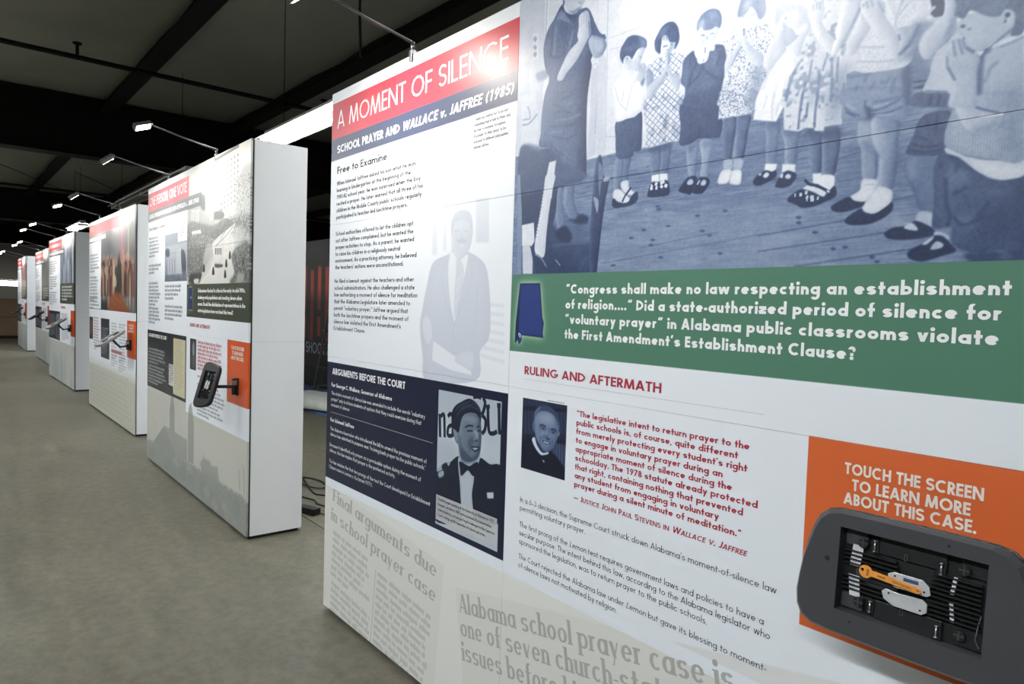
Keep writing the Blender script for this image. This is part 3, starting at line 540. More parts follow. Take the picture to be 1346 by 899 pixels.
 ['p', 0.86, 2, 0, 0, 1, 0, [1411, 1971, 1642, 1970, 1675, 1940, 1446, 1936]],
 ['p', 0.8, 2, 0, 0, 1, 0, [1513, 1932, 1579, 1928, 1581, 1864, 1515, 1867]],
 ['p', 0.85, 2, 0, 0, 1, 1, [1883, 2075, 1956, 2068, 1944, 2018, 1870, 2024]],
 ['p', 0.88, 4, 0, 0, 1, 1, [2059, 1864, 2355, 1878, 2408, 1710, 2319, 1580, 1681, 1582, 1738, 1623, 1905, 1694]],
 ['p', 0.86, 6, 0, 0, 1, 1, [2115, 1751, 2409, 1681, 2366, 1580, 1739, 1583, 1906, 1662]],
 ['p', 0.35, 5, 0, 0, 1, 1, [1360, 1921, 1897, 1906, 1982, 1805, 1902, 1759, 1678, 1658, 1621, 1591, 1338, 1594]],
 ['speck', 0.75, 1, 0, 0, 1, 1, [1360, 1921, 1897, 1906, 1982, 1805, 1847, 1745, 1558, 1661, 1338, 1594]],
 ['p', 0.75, 8, 0, 0, 0.8, 1, [1815, 1862, 2009, 1803, 1903, 1727, 1736, 1665, 1706, 1716]],
 ['p', 0.3, 8, 0, 0, 1, 1, [2359, 1765, 2668, 1830, 2699, 1577, 2319, 1580, 2411, 1643]],
 ['speck', 0.75, 1, 0, 0, 0.9, 1, [2260, 1868, 2688, 1857, 2699, 1577, 2319, 1580, 2411, 1643]],
 ['p', 0.65, 6, 0, 0, 1, 1, [2479, 1642, 2590, 1632, 2570, 1582, 2459, 1583]],
 ['p', 0.88, 1.5, 0.05, 0, 1, 1, [1949, 1862, 2376, 1951, 2401, 1941, 2226, 1831, 2254, 1789, 1980, 1801]],
 ['p', 0.85, 1.5, 0.05, 0, 1, 1, [1953, 1862, 2186, 1873, 2176, 1796, 2141, 1727, 2039, 1699, 1971, 1725]],
 ['p', 0.25, 1, 0, 0, 1, 0, [1995, 1820, 2021, 1819, 2018, 1775, 1999, 1776]],
 ['p', 0.25, 1, 0, 0, 1, 0, [2034, 1818, 2061, 1817, 2057, 1773, 2039, 1774]],
 ['p', 0.25, 1, 0, 0, 1, 0, [2074, 1816, 2100, 1815, 2096, 1772, 2078, 1773]],
 ['p', 0.25, 1, 0, 0, 1, 0, [2112, 1814, 2138, 1813, 2134, 1770, 2116, 1771]],
 ['p', 0.2, 3, 0, 0, 1, 1, [1999, 1712, 2167, 1703, 2142, 1688, 2013, 1691]],
 ['s', 0.55, 5, 2, 1, 0, 1, [2007, 1833, 2250, 1895, 2376, 1943]],
 ['s', 0.5, 4, 2, 1, 0, 1, [2117, 1878, 2223, 1921]],
 ['p', 0.2, 3, 0, 0, 1, 1, [1385, 1651, 1678, 1658, 1650, 1608, 1591, 1587, 1403, 1593]],
 ['p', 0.8, 3, 0, 0, 1, 1, [1497, 1618, 1620, 1617, 1591, 1583, 1498, 1588]],
 ['p', 0.12, 2, 0, 0, 1, 1, [1936, 1645, 1948, 1689, 1975, 1688, 1988, 1644]],
 ['p', 0.12, 2, 0, 0, 1, 1, [2198, 1620, 2208, 1663, 2233, 1662, 2245, 1620]],
 ['p', 0.12, 2, 0, 0, 1, 1, [2220, 1690, 2231, 1732, 2255, 1731, 2267, 1688]],
 ['p', 0.12, 2, 0, 0, 1, 1, [1710, 1670, 1723, 1716, 1752, 1715, 1765, 1669]],
 ['p', 0.12, 2, 0, 0, 1, 1, [2546, 1695, 2556, 1735, 2578, 1734, 2588, 1694]],
 ['p', 0.12, 2, 0, 0, 1, 1, [2291, 1741, 2302, 1782, 2326, 1781, 2337, 1739]],
],
'court': [
 ['p', 0.62, 1, 0, 0, 1, 0, [560, 1988, 1424, 1935, 1435, 1584, 571, 1592]],
 ['p', 0.78, 6, 0, 0, 1, 0, [603, 1897, 948, 1899, 1295, 1907, 1369, 1656, 729, 1658]],
 ['s', 0.35, 8, 2, 1, 0, 1, [686, 1796, 689, 1678]],
 ['s', 0.35, 8, 2, 1, 0, 1, [771, 1792, 775, 1677]],
 ['s', 0.35, 8, 2, 1, 0, 1, [855, 1789, 858, 1675]],
 ['s', 0.35, 8, 2, 1, 0, 1, [937, 1786, 940, 1673]],
 ['s', 0.35, 8, 2, 1, 0, 1, [1017, 1784, 1020, 1672]],
 ['s', 0.35, 8, 2, 1, 0, 1, [1095, 1781, 1098, 1670]],
 ['s', 0.35, 8, 2, 1, 0, 1, [1171, 1778, 1175, 1668]],
 ['p', 0.85, 2, 0, 0, 1, 0, [986, 1841, 1092, 1864, 1163, 1833, 1168, 1659, 991, 1663]],
 ['p', 0.25, 3, 0, 0, 1, 1, [1128, 1844, 1248, 1811, 1270, 1658, 1168, 1659]],
 ['p', 0.3, 3, 0, 0, 1, 1, [644, 1875, 761, 1870, 763, 1812, 645, 1817]],
 ['p', 0.4, 4, 0, 0, 1, 0, [630, 1665, 1336, 1661, 1371, 1594, 612, 1601]],
 ['speck', 0.7, 1, 0, 0, 0.8, 1, [629, 1699, 1335, 1683, 1370, 1620, 611, 1631]],
],
'city': [
 ['p', 0.3, 2, 0, 0, 1, 0, [256, 204, 634, 404, 1035, 226, 744, 159]],
 ['p', 0.5, 2, 0, 0, 1, 0, [634, 404, 1343, 400, 1348, 237, 1035, 226]],
 ['p', 0.45, 2, 0, 0, 1, 0, [813, 387, 808, 550, 854, 668, 887, 722, 936, 678, 968, 571, 973, 399]],
 ['p', 0.45, 2, 0, 0, 1, 0, [1370, 241, 1360, 531, 1378, 649, 1439, 703, 1482, 640, 1526, 533, 1523, 247]],
 ['p', 0.45, 3, 0, 0, 1, 0, [1692, 291, 1767, 339, 1776, 385, 1793, 344, 1931, 348, 1968, 323, 2105, 345, 2143, 234, 1752, 215]],
 ['s', 0.4, 4, 1, 1, 0, 1, [232, 445, 235, 323]],
 ['s', 0.4, 4, 1, 1, 0, 1, [347, 407, 351, 287]],
 ['p', 0.32, 6, 0, 0, 1, 1, [19, 178, 370, 203, 988, 229, 1556, 231, 2005, 246, 2367, 243, 2661, 242, 2700, -42, 23, 25]],
 ['speck', 0.75, 1, 0, 0, 0.5, 1, [19, 164, 988, 229, 2005, 246, 2689, 239, 2700, -42, 23, 11]],
 ['flower', 0.15, 1, 0, 0, 0.7, 1, [19, 164, 988, 229, 2005, 246, 2689, 239, 2700, -42, 23, 11]],
 ['p', 0.12, 6, 0, 0, 0.7, 1, [52, 72, 199, 153, 343, 138, 260, 69]],
 ['p', 0.12, 6, 0, 0, 0.7, 1, [618, 65, 745, 151, 870, 130, 798, 55]],
 ['p', 0.12, 6, 0, 0, 0.7, 1, [1109, 79, 1219, 178, 1330, 144, 1267, 55]],
 ['p', 0.12, 6, 0, 0, 0.7, 1, [1660, 79, 1752, 197, 1848, 145, 1796, 37]],
 ['p', 0.12, 6, 0, 0, 0.7, 1, [1888, 39, 1973, 162, 2062, 107, 2014, -7]],
 ['p', 0.12, 6, 0, 0, 0.7, 1, [2418, 127, 2489, 239, 2564, 186, 2524, 83]],
 ['p', 0.12, 6, 0, 0, 0.7, 1, [1332, 87, 1435, 165, 1539, 145, 1480, 77]],
 ['p', 0.12, 6, 0, 0, 0.7, 1, [2100, -2, 2181, 93, 2264, 58, 2218, -27]],
 ['p', 0.7, 4, 0, 0, 0.6, 1, [918, 154, 1012, 215, 1106, 178, 1084, 137]],
 ['p', 0.7, 4, 0, 0, 0.6, 1, [1329, 174, 1412, 231, 1496, 196, 1477, 158]],
 ['p', 0.7, 4, 0, 0, 0.6, 1, [1775, 98, 1847, 153, 1921, 121, 1904, 84]],
 ['p', 0.7, 4, 0, 0, 0.6, 1, [2197, 91, 2261, 142, 2325, 112, 2311, 78]],
 ['p', 0.7, 4, 0, 0, 0.6, 1, [1959, 54, 2028, 108, 2098, 77, 2082, 42]],
 ['s', 0.2, 9, 4, 0.6, 0, 1, [2541, 417, 2560, 286]],
 ['s', 0.2, 9, 4, 0.6, 0, 1, [2626, 444, 2646, 267]],
 ['s', 0.2, 9, 4, 0.6, 0, 1, [1905, 52, 1979, -16]],
 ['s', 0.2, 9, 4, 0.6, 0, 1, [2369, 203, 2609, 124]],
],
'kids': [
 ['p', 0.86, 0, 0, 0, 1, 0, [-136, 965, 1389, 481, 1418, -40, -88, -36]],
 ['p', 0.8, 1, 0, 0, 1, 0, [-30, 883, 120, 835, 129, 385, -7, 406]],
 ['p', 0.9, 1, 0, 0, 1, 0, [120, 835, 143, 828, 142, 589, 132, 409, 124, 386]],
 ['s', 0.62, 4, 1, 1, 0, 1, [127, 833, 126, 719]],
 ['s', 0.7, 3, 1, 1, 0, 1, [141, 828, 140, 757]],
 ['p', 0.86, 2, 0, 0, 1, 1, [139, 829, 196, 811, 135, 750, 141, 794]],
 ['p', 0.9, 2, 0, 0, 1, 0, [390, 749, 903, 587, 901, 622, 389, 782]],
 ['s', 0.68, 3, 1, 1, 0, 1, [377, 754, 379, 649, 386, 428, 385, 345]],
 ['s', 0.8, 3, 1, 1, 0, 1, [337, 766, 341, 598]],
 ['s', 0.72, 2.5, 1, 1, 0, 1, [384, 648, 508, 647, 611, 645, 722, 643]],
 ['s', 0.75, 2, 1, 1, 0, 1, [386, 617, 441, 613, 550, 607, 637, 607, 778, 601]],
 ['s', 0.76, 2, 1, 1, 0, 1, [430, 608, 431, 560]],
 ['s', 0.76, 2, 1, 1, 0, 1, [540, 607, 541, 548]],
 ['s', 0.76, 2, 1, 1, 0, 1, [646, 612, 648, 531]],
 ['s', 0.76, 2, 1, 1, 0, 1, [750, 602, 750, 542]],
 ['s', 0.76, 2, 1, 1, 0, 1, [488, 718, 489, 650]],
 ['p', 0.78, 1, 0, 0, 1, 0, [323, 581, 346, 581, 352, 339, 318, 333, 324, 490]],
 ['s', 0.6, 2.5, 1, 1, 0, 1, [323, 581, 346, 579, 346, 396]],
 ['s', 0.66, 2, 1, 1, 0, 1, [387, 383, 424, 375]],
 ['p', 0.8, 2, 0, 0, 1, 1, [346, 586, 380, 583, 387, 339, 358, 337]],
 ['p', 0.45, 1.5, 0, 0, 1, 0, [316, 329, 425, 332, 532, 331, 757, 354, 958, 383, 1164, 416, 1392, 431, 1418, -40, -1, -36, -21, 390]],
 ['floor', 0.5, 1, 0, 0, 1, 1, [316, 329, 425, 332, 532, 331, 757, 354, 958, 383, 1164, 416, 1392, 431, 1418, -40, -1, -36, -21, 390]],
 ['p', 0.58, 60, 0, 0, 0.55, 1, [381, 154, 883, 154, 892, -8, 373, 1]],
 ['p', 0.58, 50, 0, 0, 0.5, 1, [859, 123, 1151, 115, 1135, 9, 866, -1]],
 ['p', 0.36, 60, 0, 0, 0.4, 1, [527, 281, 868, 333, 881, 197, 529, 239]],
 ['p', 0.3, 50, 0, 0, 0.45, 1, [1106, 265, 1165, 247, 1150, 137, 1044, 140, 1033, 198]],
 ['s', 0.2, 3.2, 2, 0.7, 0, 1, [861, 81, 1130, 109]],
 ['s', 0.2, 3.2, 2, 0.7, 0, 1, [863, 46, 1153, 73]],
 ['s', 0.2, 3.2, 2, 0.7, 0, 1, [949, 10, 1210, 40]],
 ['s', 0.2, 3.2, 2, 0.7, 0, 1, [1121, 129, 1198, 140]],
 ['s', 0.2, 3.2, 2, 0.7, 0, 1, [855, 203, 925, 203]],
 ['s', 0.2, 3.2, 2, 0.7, 0, 1, [1031, 226, 1078, 235]],
 ['s', 0.25, 2.5, 1.5, 0.6, 0, 1, [387, 34, 591, 55, 887, 86]],
 ['s', 0.25, 2.5, 1.5, 0.6, 0, 1, [451, 189, 645, 192]],
 ['s', 0.25, 2.5, 1.5, 0.6, 0, 1, [525, 71, 762, 97]],
 ['s', 0.25, 2.5, 1.5, 0.6, 0, 1, [373, 313, 526, 322]],
 ['s', 0.25, 2.5, 1.5, 0.6, 0, 1, [419, 267, 535, 265]],
 ['p', 0.2, 2, 0, 0, 0.8, 1, [525, 117, 533, 120, 543, 116, 533, 113]],
 ['p', 0.2, 2, 0, 0, 0.8, 1, [603, 122, 611, 124, 621, 121, 611, 118]],
 ['p', 0.2, 2, 0, 0, 0.8, 1, [690, 141, 697, 143, 706, 139, 697, 137]],
 ['p', 0.2, 2, 0, 0, 0.8, 1, [706, 103, 713, 105, 722, 102, 713, 99]],
 ['p', 0.2, 2, 0, 0, 0.8, 1, [483, 99, 492, 102, 503, 98, 492, 95]],
 ['p', 0.2, 2, 0, 0, 0.8, 1, [556, 90, 563, 92, 574, 89, 564, 86]],
 ['p', 0.2, 2, 0, 0, 0.8, 1, [550, 77, 558, 80, 568, 76, 558, 73]],
 ['p', 0.2, 2, 0, 0, 0.8, 1, [584, 44, 591, 47, 601, 43, 591, 40]],
 ['p', 0.2, 2, 0, 0, 0.8, 1, [728, 91, 734, 93, 743, 90, 735, 87]],
 ['p', 0.2, 2, 0, 0, 0.8, 1, [767, 146, 773, 148, 782, 145, 773, 142]],
 ['p', 0.2, 2, 0, 0, 0.8, 1, [759, 47, 765, 49, 774, 46, 765, 43]],
 ['p', 0.2, 2, 0, 0, 0.8, 1, [567, 175, 575, 177, 585, 173, 575, 171]],
 ['p', 0.2, 2, 0, 0, 0.8, 1, [422, 28, 431, 31, 442, 28, 431, 24]],
 ['p', 0.2, 2, 0, 0, 0.8, 1, [571, 167, 579, 169, 589, 166, 579, 163]],
 ['p', 0.2, 2, 0, 0, 0.85, 1, [948, 115, 954, 118, 963, 114, 955, 111]],
 ['p', 0.2, 2, 0, 0, 0.85, 1, [949, 104, 955, 107, 963, 103, 955, 100]],
 ['p', 0.2, 2, 0, 0, 0.85, 1, [986, 81, 992, 84, 1000, 80, 993, 77]],
 ['p', 0.2, 2, 0, 0, 0.85, 1, [1051, 47, 1057, 50, 1064, 46, 1057, 43]],
 ['p', 0.2, 2, 0, 0, 0.85, 1, [1105, 25, 1110, 28, 1117, 24, 1110, 21]],
 ['p', 0.2, 2, 0, 0, 0.85, 1, [1115, 15, 1120, 18, 1127, 15, 1120, 12]],
 ['p', 0.2, 2, 0, 0, 0.85, 1, [1027, 45, 1032, 48, 1040, 44, 1033, 41]],
 ['p', 0.86, 1, 0, 0, 1, 0, [65, 751, 95, 744, 96, 667, 72, 670]],
 ['p', 0.55, 2, 0, 0, 1, 1, [68, 734, 77, 740, 86, 729, 77, 722]],
 ['p', 0.55, 2, 0, 0, 1, 1, [69, 708, 78, 714, 87, 703, 79, 697]],
 ['p', 0.55, 2, 0, 0, 1, 1, [70, 686, 79, 693, 88, 682, 80, 675]],
 ['p', 0.72, 3, 0, 0, 0.7, 0, [-5, 673, 55, 669, 57, 570, 0, 572]],
 ['p', 0.84, 3, 0, 0, 1, 0, [18, 564, 85, 564, 106, 477, 102, 390, 28, 407]],
 ['s', 0.55, 5, 2, 1, 0, 1, [30, 495, 50, 493, 66, 494, 59, 522, 51, 532]],
 ['s', 0.5, 6, 2, 1, 0, 1, [28, 479, 62, 478, 99, 500]],
 ['p', 0.55, 4, 0, 0, 1, 1, [88, 625, 144, 622, 135, 599, 97, 599]],
 ['p', 0.22, 3, 0, 0, 1, 1, [25, 408, 102, 388, 142, 389, 205, 372, 212, 233, 33, 251]],
 ['p', 0.17, 2, 0, 0, 1, 0, [29, 323, 199, 302, 203, 217, 185, 156, 249, 103, 344, 98, 376, 96, 372, 5, 45, 12]],
 ['p', 0.28, 25, 0, 0, 0.6, 1, [184, 177, 338, 141, 348, 18, 261, 61, 189, 78]],
 ['s', 0.45, 5, 6, 0.6, 0, 1, [188, 92, 249, 96, 288, 96, 335, 95]],
 ['s', 0.5, 4, 12, 0.6, 0, 1, [277, 115, 329, 135]],
 ['s', 0.4, 6, 12, 0.6, 0, 1, [302, 8, 319, 45, 346, 58]],
 ['p', 0.2, 1, 0, 0.1, 1, 1, [357, 326, 372, 332, 386, 273, 405, 263, 393, 202, 382, 122, 369, 12, 346, 10, 339, 80, 342, 180, 347, 251, 350, 295]],
 ['p', 0.42, 2, 0, 0, 1, 1, [365, 314, 379, 301, 383, 276, 376, 253, 371, 221, 364, 276]],
 ['p', 0.6, 1.5, 0, 0, 1, 1, [349, 220, 363, 216, 369, 202, 365, 175, 356, 195]],
 ['p', 0.8, 1, 0, 0, 1, 1, [384, 268, 404, 268, 405, 262, 386, 260]],
 ['p', 0.34, 1.2, 0.1, 0.12, 1, 1, [197, 799, 160, 766, 134, 741, 118, 697, 126, 635, 148, 593, 131, 555, 119, 497, 117, 436, 114, 399, 175, 375, 201, 278, 278, 270, 306, 277, 317, 299, 311, 414, 311, 510, 323, 586, 321, 612, 366, 647, 369, 657, 341, 682, 319, 727, 302, 752, 278, 759, 233, 759]],
 ['cloth', 0.25, 1, 0, 0, 1, 1, [197, 799, 160, 766, 134, 741, 118, 697, 126, 635, 148, 593, 131, 555, 119, 497, 117, 436, 114, 399, 175, 375, 201, 278, 278, 270, 306, 277, 317, 299, 311, 414, 311, 510, 323, 586, 321, 612, 366, 647, 369, 657, 341, 682, 319, 727, 302, 752, 278, 759, 233, 759]],
 ['p', 0.27, 6, 0, 0, 0.8, 1, [25, 411, 121, 396, 198, 367, 217, 336, 229, 300, 180, 268, 32, 270]],
 ['p', 0.28, 4, 0, 0, 0.9, 1, [176, 342, 316, 292, 308, 276, 270, 269, 200, 269, 180, 269]],
 ['s', 0.24, 6, 4, 0.75, 0, 1, [203, 521, 238, 524, 252, 528]],
 ['s', 0.24, 6, 4, 0.75, 0, 1, [164, 488, 210, 486, 245, 475]],
 ['s', 0.24, 6, 4, 0.75, 0, 1, [167, 515, 199, 501, 219, 490]],
 ['s', 0.24, 6, 4, 0.75, 0, 1, [160, 450, 232, 440, 290, 440]],
 ['s', 0.24, 6, 4, 0.75, 0, 1, [172, 420, 234, 402, 291, 416]],
 ['s', 0.24, 6, 4, 0.75, 0, 1, [157, 408, 190, 375, 226, 355]],
 ['s', 0.52, 5, 5, 0.6, 0, 1, [180, 464, 241, 459, 289, 463]],
 ['s', 0.52, 5, 5, 0.6, 0, 1, [151, 434, 213, 426]],
 ['s', 0.52, 5, 5, 0.6, 0, 1, [234, 501, 248, 508]],
 ['s', 0.24, 6, 4, 0.7, 0, 1, [156, 751, 153, 710, 150, 659]],
 ['s', 0.24, 6, 4, 0.7, 0, 1, [218, 726, 214, 693, 231, 665]],
 ['s', 0.24, 6, 4, 0.7, 0, 1, [187, 735, 204, 696, 212, 646]],
 ['s', 0.24, 6, 4, 0.7, 0, 1, [145, 664, 181, 647, 206, 654]],
 ['s', 0.55, 8, 6, 0.6, 0, 1, [172, 743, 168, 702, 166, 658]],
 ['s', 0.55, 8, 6, 0.6, 0, 1, [243, 709, 235, 681, 226, 660]],
 ['p', 0.5, 2, 0.1, 0, 1, 1, [190, 784, 170, 767, 179, 755, 227, 729, 245, 724, 239, 733, 221, 752, 206, 771]],
 ['s', 0.28, 4, 2, 1, 0, 1, [181, 759, 207, 743, 237, 729]],
 ['p', 0.78, 1.5, 0, 0.12, 1, 1, [201, 809, 201, 789, 210, 773, 236, 758, 264, 761, 276, 769, 282, 784]],
 ['p', 0.45, 3, 0, 0, 0.8, 1, [220, 773, 241, 756, 274, 763, 264, 769, 240, 767]],
 ['s', 0.5, 3, 1.5, 1, 0, 1, [261, 783, 275, 777]],
 ['p', 0.3, 2, 0, 0, 1, 1, [196, 811, 204, 805, 202, 794, 195, 789, 197, 801]],
 ['p', 0.3, 2, 0, 0, 1, 1, [260, 759, 283, 760, 302, 753, 322, 719, 352, 671, 370, 663, 373, 648, 352, 658, 315, 675, 304, 711, 284, 740, 263, 733]],
 ['p', 0.8, 1.2, 0.04, 0.1, 1, 1, [265, 739, 272, 748, 284, 750, 293, 751, 303, 744, 309, 723, 315, 679, 306, 671, 289, 650, 262, 620, 224, 595, 203, 577, 182, 588, 208, 630, 231, 655, 264, 673, 261, 690, 266, 712]],
 ['p', 0.55, 1.5, 0, 0.15, 1, 1, [325, 673, 361, 656, 375, 642, 376, 626, 364, 610, 346, 605, 328, 613, 312, 643, 307, 665, 316, 672]],
 ['p', 0.75, 8, 0, 0, 0.6, 1, [313, 673, 348, 656, 362, 648, 359, 625, 336, 624, 314, 656]],
 ['s', 0.5, 2.5, 1, 0.8, 0, 1, [277, 742, 274, 710]],
 ['s', 0.5, 2.5, 1, 0.8, 0, 1, [286, 748, 285, 714]],
 ['s', 0.5, 2.5, 1, 0.8, 0, 1, [294, 747, 298, 703]],
 ['s', 0.5, 2.5, 1, 0.8, 0, 1, [303, 734, 307, 678]],
 ['s', 0.35, 4, 1.5, 1, 0, 1, [306, 717, 312, 676, 307, 668]],
 ['p', 0.46, 1.5, 0, 0.1, 1, 1, [203, 263, 223, 260, 222, 229, 230, 184, 239, 148, 212, 142, 198, 169, 198, 214]],
 ['p', 0.43, 1.5, 0, 0.12, 1, 1, [233, 265, 270, 264, 271, 224, 283, 193, 294, 178, 280, 165, 255, 171, 231, 208, 232, 246]],
 ['p', 0.1, 4, 0, 0, 1, 1, [212, 142, 242, 148, 268, 116, 249, 99, 197, 120]],
 ['p', 0.12, 4, 0, 0, 1, 1, [280, 165, 296, 178, 327, 169, 328, 152, 285, 152, 250, 168]],
 ['p', 0.88, 1, 0, 0.04, 1, 1, [149, 308, 188, 303, 180, 265, 167, 200, 158, 129, 150, 62, 109, 76, 109, 125, 121, 175, 132, 228, 140, 270]],
 ['s', 0.25, 3, 1, 1, 0, 1, [142, 275, 146, 272]],
 ['s', 0.25, 3, 1, 1, 0, 1, [139, 265, 144, 262]],
 ['s', 0.25, 3, 1, 1, 0, 1, [137, 256, 142, 252]],
 ['s', 0.25, 3, 1, 1, 0, 1, [135, 246, 139, 243]],
 ['s', 0.25, 3, 1, 1, 0, 1, [133, 236, 137, 233]],
 ['s', 0.25, 3, 1, 1, 0, 1, [131, 226, 135, 223]],
 ['s', 0.25, 3, 1, 1, 0, 1, [128, 216, 133, 213]],
 ['s', 0.25, 3, 1, 1, 0, 1, [126, 207, 131, 203]],
 ['s', 0.25, 3, 1, 1, 0, 1, [124, 197, 128, 193]],
 ['s', 0.25, 3, 1, 1, 0, 1, [122, 187, 126, 184]],
 ['s', 0.25, 3, 1, 1, 0, 1, [119, 177, 124, 174]],
 ['s', 0.25, 3, 1, 1, 0, 1, [117, 167, 122, 164]],
 ['s', 0.25, 3, 1, 1, 0, 1, [115, 157, 120, 154]],
 ['s', 0.25, 3, 1, 1, 0, 1, [113, 147, 117, 144]],
 ['s', 0.25, 3, 1, 1, 0, 1, [111, 137, 115, 134]],
 ['s', 0.25, 3, 1, 1, 0, 1, [108, 127, 113, 124]],
 ['s', 0.5, 3, 1, 1, 0, 1, [138, 252, 178, 257]],
 ['p', 0.88, 1, 0, 0, 1, 0, [160, 344, 190, 346, 184, 306, 177, 268, 176, 236, 138, 240, 147, 296]],
 ['p', 0.92, 1, 0, 0, 1, 0, [42, 165, 99, 169, 105, 111, 92, 97, 45, 99]],
 ['p', 0.84, 1, 0, 0, 1, 0, [47, 99, 85, 101, 99, 60, 100, 11, 53, 12]],
 ['s', 0.3, 4, 2, 1, 0, 1, [85, 99, 99, 60, 112, 12]],
 ['s', 0.5, 6, 3, 1, 0, 1, [109, 71, 137, 59, 163, 31]],
 ['p', 0.52, 2, 0, 0, 1, 0, [12, 326, 25, 324, 40, 211, 48, 12, 27, 12]],
 ['s', 0.75, 3, 1, 1, 0, 1, [202, 51, 223, 33]],
 ['p', 0.42, 1.2, 0, 0.14, 1, 1, [431, 321, 479, 318, 474, 276, 473, 247, 451, 250, 448, 221, 426, 223, 421, 275]],
 ['s', 0.25, 4, 3, 0.7, 0, 1, [453, 307, 451, 278, 449, 250]],
 ['p', 0.88, 1, 0.06, 0, 1, 1, [449, 250, 473, 252, 478, 232, 499, 217, 489, 211, 465, 219, 450, 235]],
 ['p', 0.88, 1, 0.06, 0, 1, 1, [423, 229, 445, 232, 465, 216, 482, 200, 471, 194, 427, 201]],
 ['p', 0.12, 1.2, 0, 0, 1, 1, [420, 206, 427, 209, 440, 199, 471, 193, 489, 211, 502, 219, 509, 214, 508, 197, 490, 186, 443, 182, 422, 187]],
 ['s', 0.1, 6, 1, 1, 0, 1, [485, 232, 465, 212, 456, 197]],
 ['p', 0.88, 1, 0, 0, 1, 1, [458, 211, 472, 211, 481, 200, 471, 195, 457, 196]],
 ['s', 0.1, 6, 1, 1, 0, 1, [485, 232, 465, 212, 456, 197]],
 ['p', 0.27, 1.2, 0.05, 0.05, 1, 1, [510, 427, 485, 416, 424, 416, 423, 373, 430, 321, 460, 311, 486, 315, 490, 325, 513, 327, 515, 368]],
 ['cloth', 0.22, 1, 0, 0, 1, 1, [510, 427, 485, 416, 424, 416, 423, 373, 430, 321, 460, 311, 486, 315, 490, 325, 513, 327, 515, 368]],
 ['p', 0.93, 1.2, 0.07, 0.03, 1, 1, [442, 554, 420, 530, 402, 512, 413, 477, 415, 439, 426, 415, 468, 418, 513, 428, 518, 450, 522, 486, 522, 501, 509, 509, 481, 513, 476, 538, 462, 550]],
 ['s', 0.74, 4, 3, 0.7, 0, 1, [414, 510, 430, 468, 457, 439]],
 ['s', 0.74, 4, 3, 0.7, 0, 1, [447, 497, 441, 466]],
 ['s', 0.74, 4, 3, 0.7, 0, 1, [475, 501, 466, 472, 457, 441]],
 ['s', 0.74, 4, 3, 0.7, 0, 1, [484, 512, 482, 494]],
 ['p', 0.72, 1.5, 0, 0.1, 1, 1, [502, 550, 510, 552, 521, 538, 517, 515, 513, 493, 503, 503, 485, 512, 488, 525, 494, 536]],
 ['s', 0.5, 3, 1.2, 0.8, 0, 1, [500, 548, 496, 531]],
 ['s', 0.5, 3, 1.2, 0.8, 0, 1, [505, 549, 501, 529]],
 ['s', 0.5, 3, 1.2, 0.8, 0, 1, [512, 542, 507, 525]],
 ['p', 0.45, 3, 0, 0, 1, 1, [503, 503, 517, 513, 513, 493, 507, 492]],
 ['p', 0.76, 1.2, 0, 0.12, 1, 1, [443, 581, 472, 568, 482, 576, 495, 591, 510, 592, 515, 586, 507, 572, 503, 563, 500, 553, 494, 539, 484, 538, 466, 542, 441, 557]],
 ['p', 0.26, 1.2, -0.02, 0.04, 1, 1, [440, 566, 428, 585, 429, 606, 441, 622, 454, 632, 475, 632, 500, 621, 516, 609, 519, 595, 515, 587, 508, 592, 491, 592, 480, 582, 470, 570, 461, 580, 448, 583, 441, 576]],
 ['p', 0.45, 8, 0, 0, 0.7, 1, [442, 605, 480, 603, 511, 600, 498, 596, 474, 597, 449, 598]],
 ['p', 0.55, 8, 0, 0, 0.6, 1, [493, 622, 514, 608, 515, 591, 501, 597]],
 ['p', 0.74, 1.5, 0, 0, 1, 1, [445, 579, 455, 581, 463, 573, 460, 565, 447, 566]],
 ['s', 0.45, 3, 1, 1, 0, 1, [449, 578, 456, 576, 455, 569]],
 ['s', 0.4, 3, 1, 0.8, 0, 1, [497, 571, 504, 565]],
 ['s', 0.5, 3, 2, 0.6, 0, 1, [484, 538, 497, 538, 500, 551]],
 ['p', 0.4, 1.2, 0, 0.1, 1, 1, [546, 330, 576, 329, 578, 255, 552, 257, 546, 294]],
 ['p', 0.38, 1.2, 0, 0.14, 1, 1, [580, 328, 609, 328, 608, 285, 602, 253, 578, 257, 581, 289]],
 ['p', 0.26, 5, 0, 0, 0.8, 1, [544, 329, 609, 329, 609, 315, 547, 313]],
 ['p', 0.93, 1, 0, 0, 1, 0, [552, 255, 576, 256, 578, 234, 553, 236]],
 ['p', 0.93, 1, 0, 0, 1, 0, [578, 256, 602, 254, 604, 235, 579, 237]],
 ['p', 0.11, 1.2, 0, 0, 1, 1, [553, 237, 577, 236, 602, 237, 611, 217, 609, 200, 579, 198, 544, 201, 542, 211]],
 ['s', 0.9, 11, 1, 1, 0, 1, [552, 227, 556, 230]],
 ['s', 0.9, 11, 1, 1, 0, 1, [564, 233, 572, 230]],
 ['s', 0.9, 11, 1, 1, 0, 1, [566, 222, 573, 221]],
 ['s', 0.9, 11, 1, 1, 0, 1, [581, 231, 594, 236]],
 ['s', 0.9, 11, 1, 1, 0, 1, [583, 220, 588, 226]],
 ['s', 0.9, 11, 1, 1, 0, 1, [595, 226, 603, 221]],
 ['s', 0.9, 11, 1, 1, 0, 1, [549, 221, 557, 223]],
 ['p', 0.86, 1, 0, 0, 1, 1, [524, 537, 563, 553, 582, 555, 601, 553, 638, 541, 641, 535, 630, 513, 630, 486, 624, 458, 644, 436, 650, 420, 645, 411, 530, 435, 529, 443, 542, 458, 573, 477, 546, 496]],
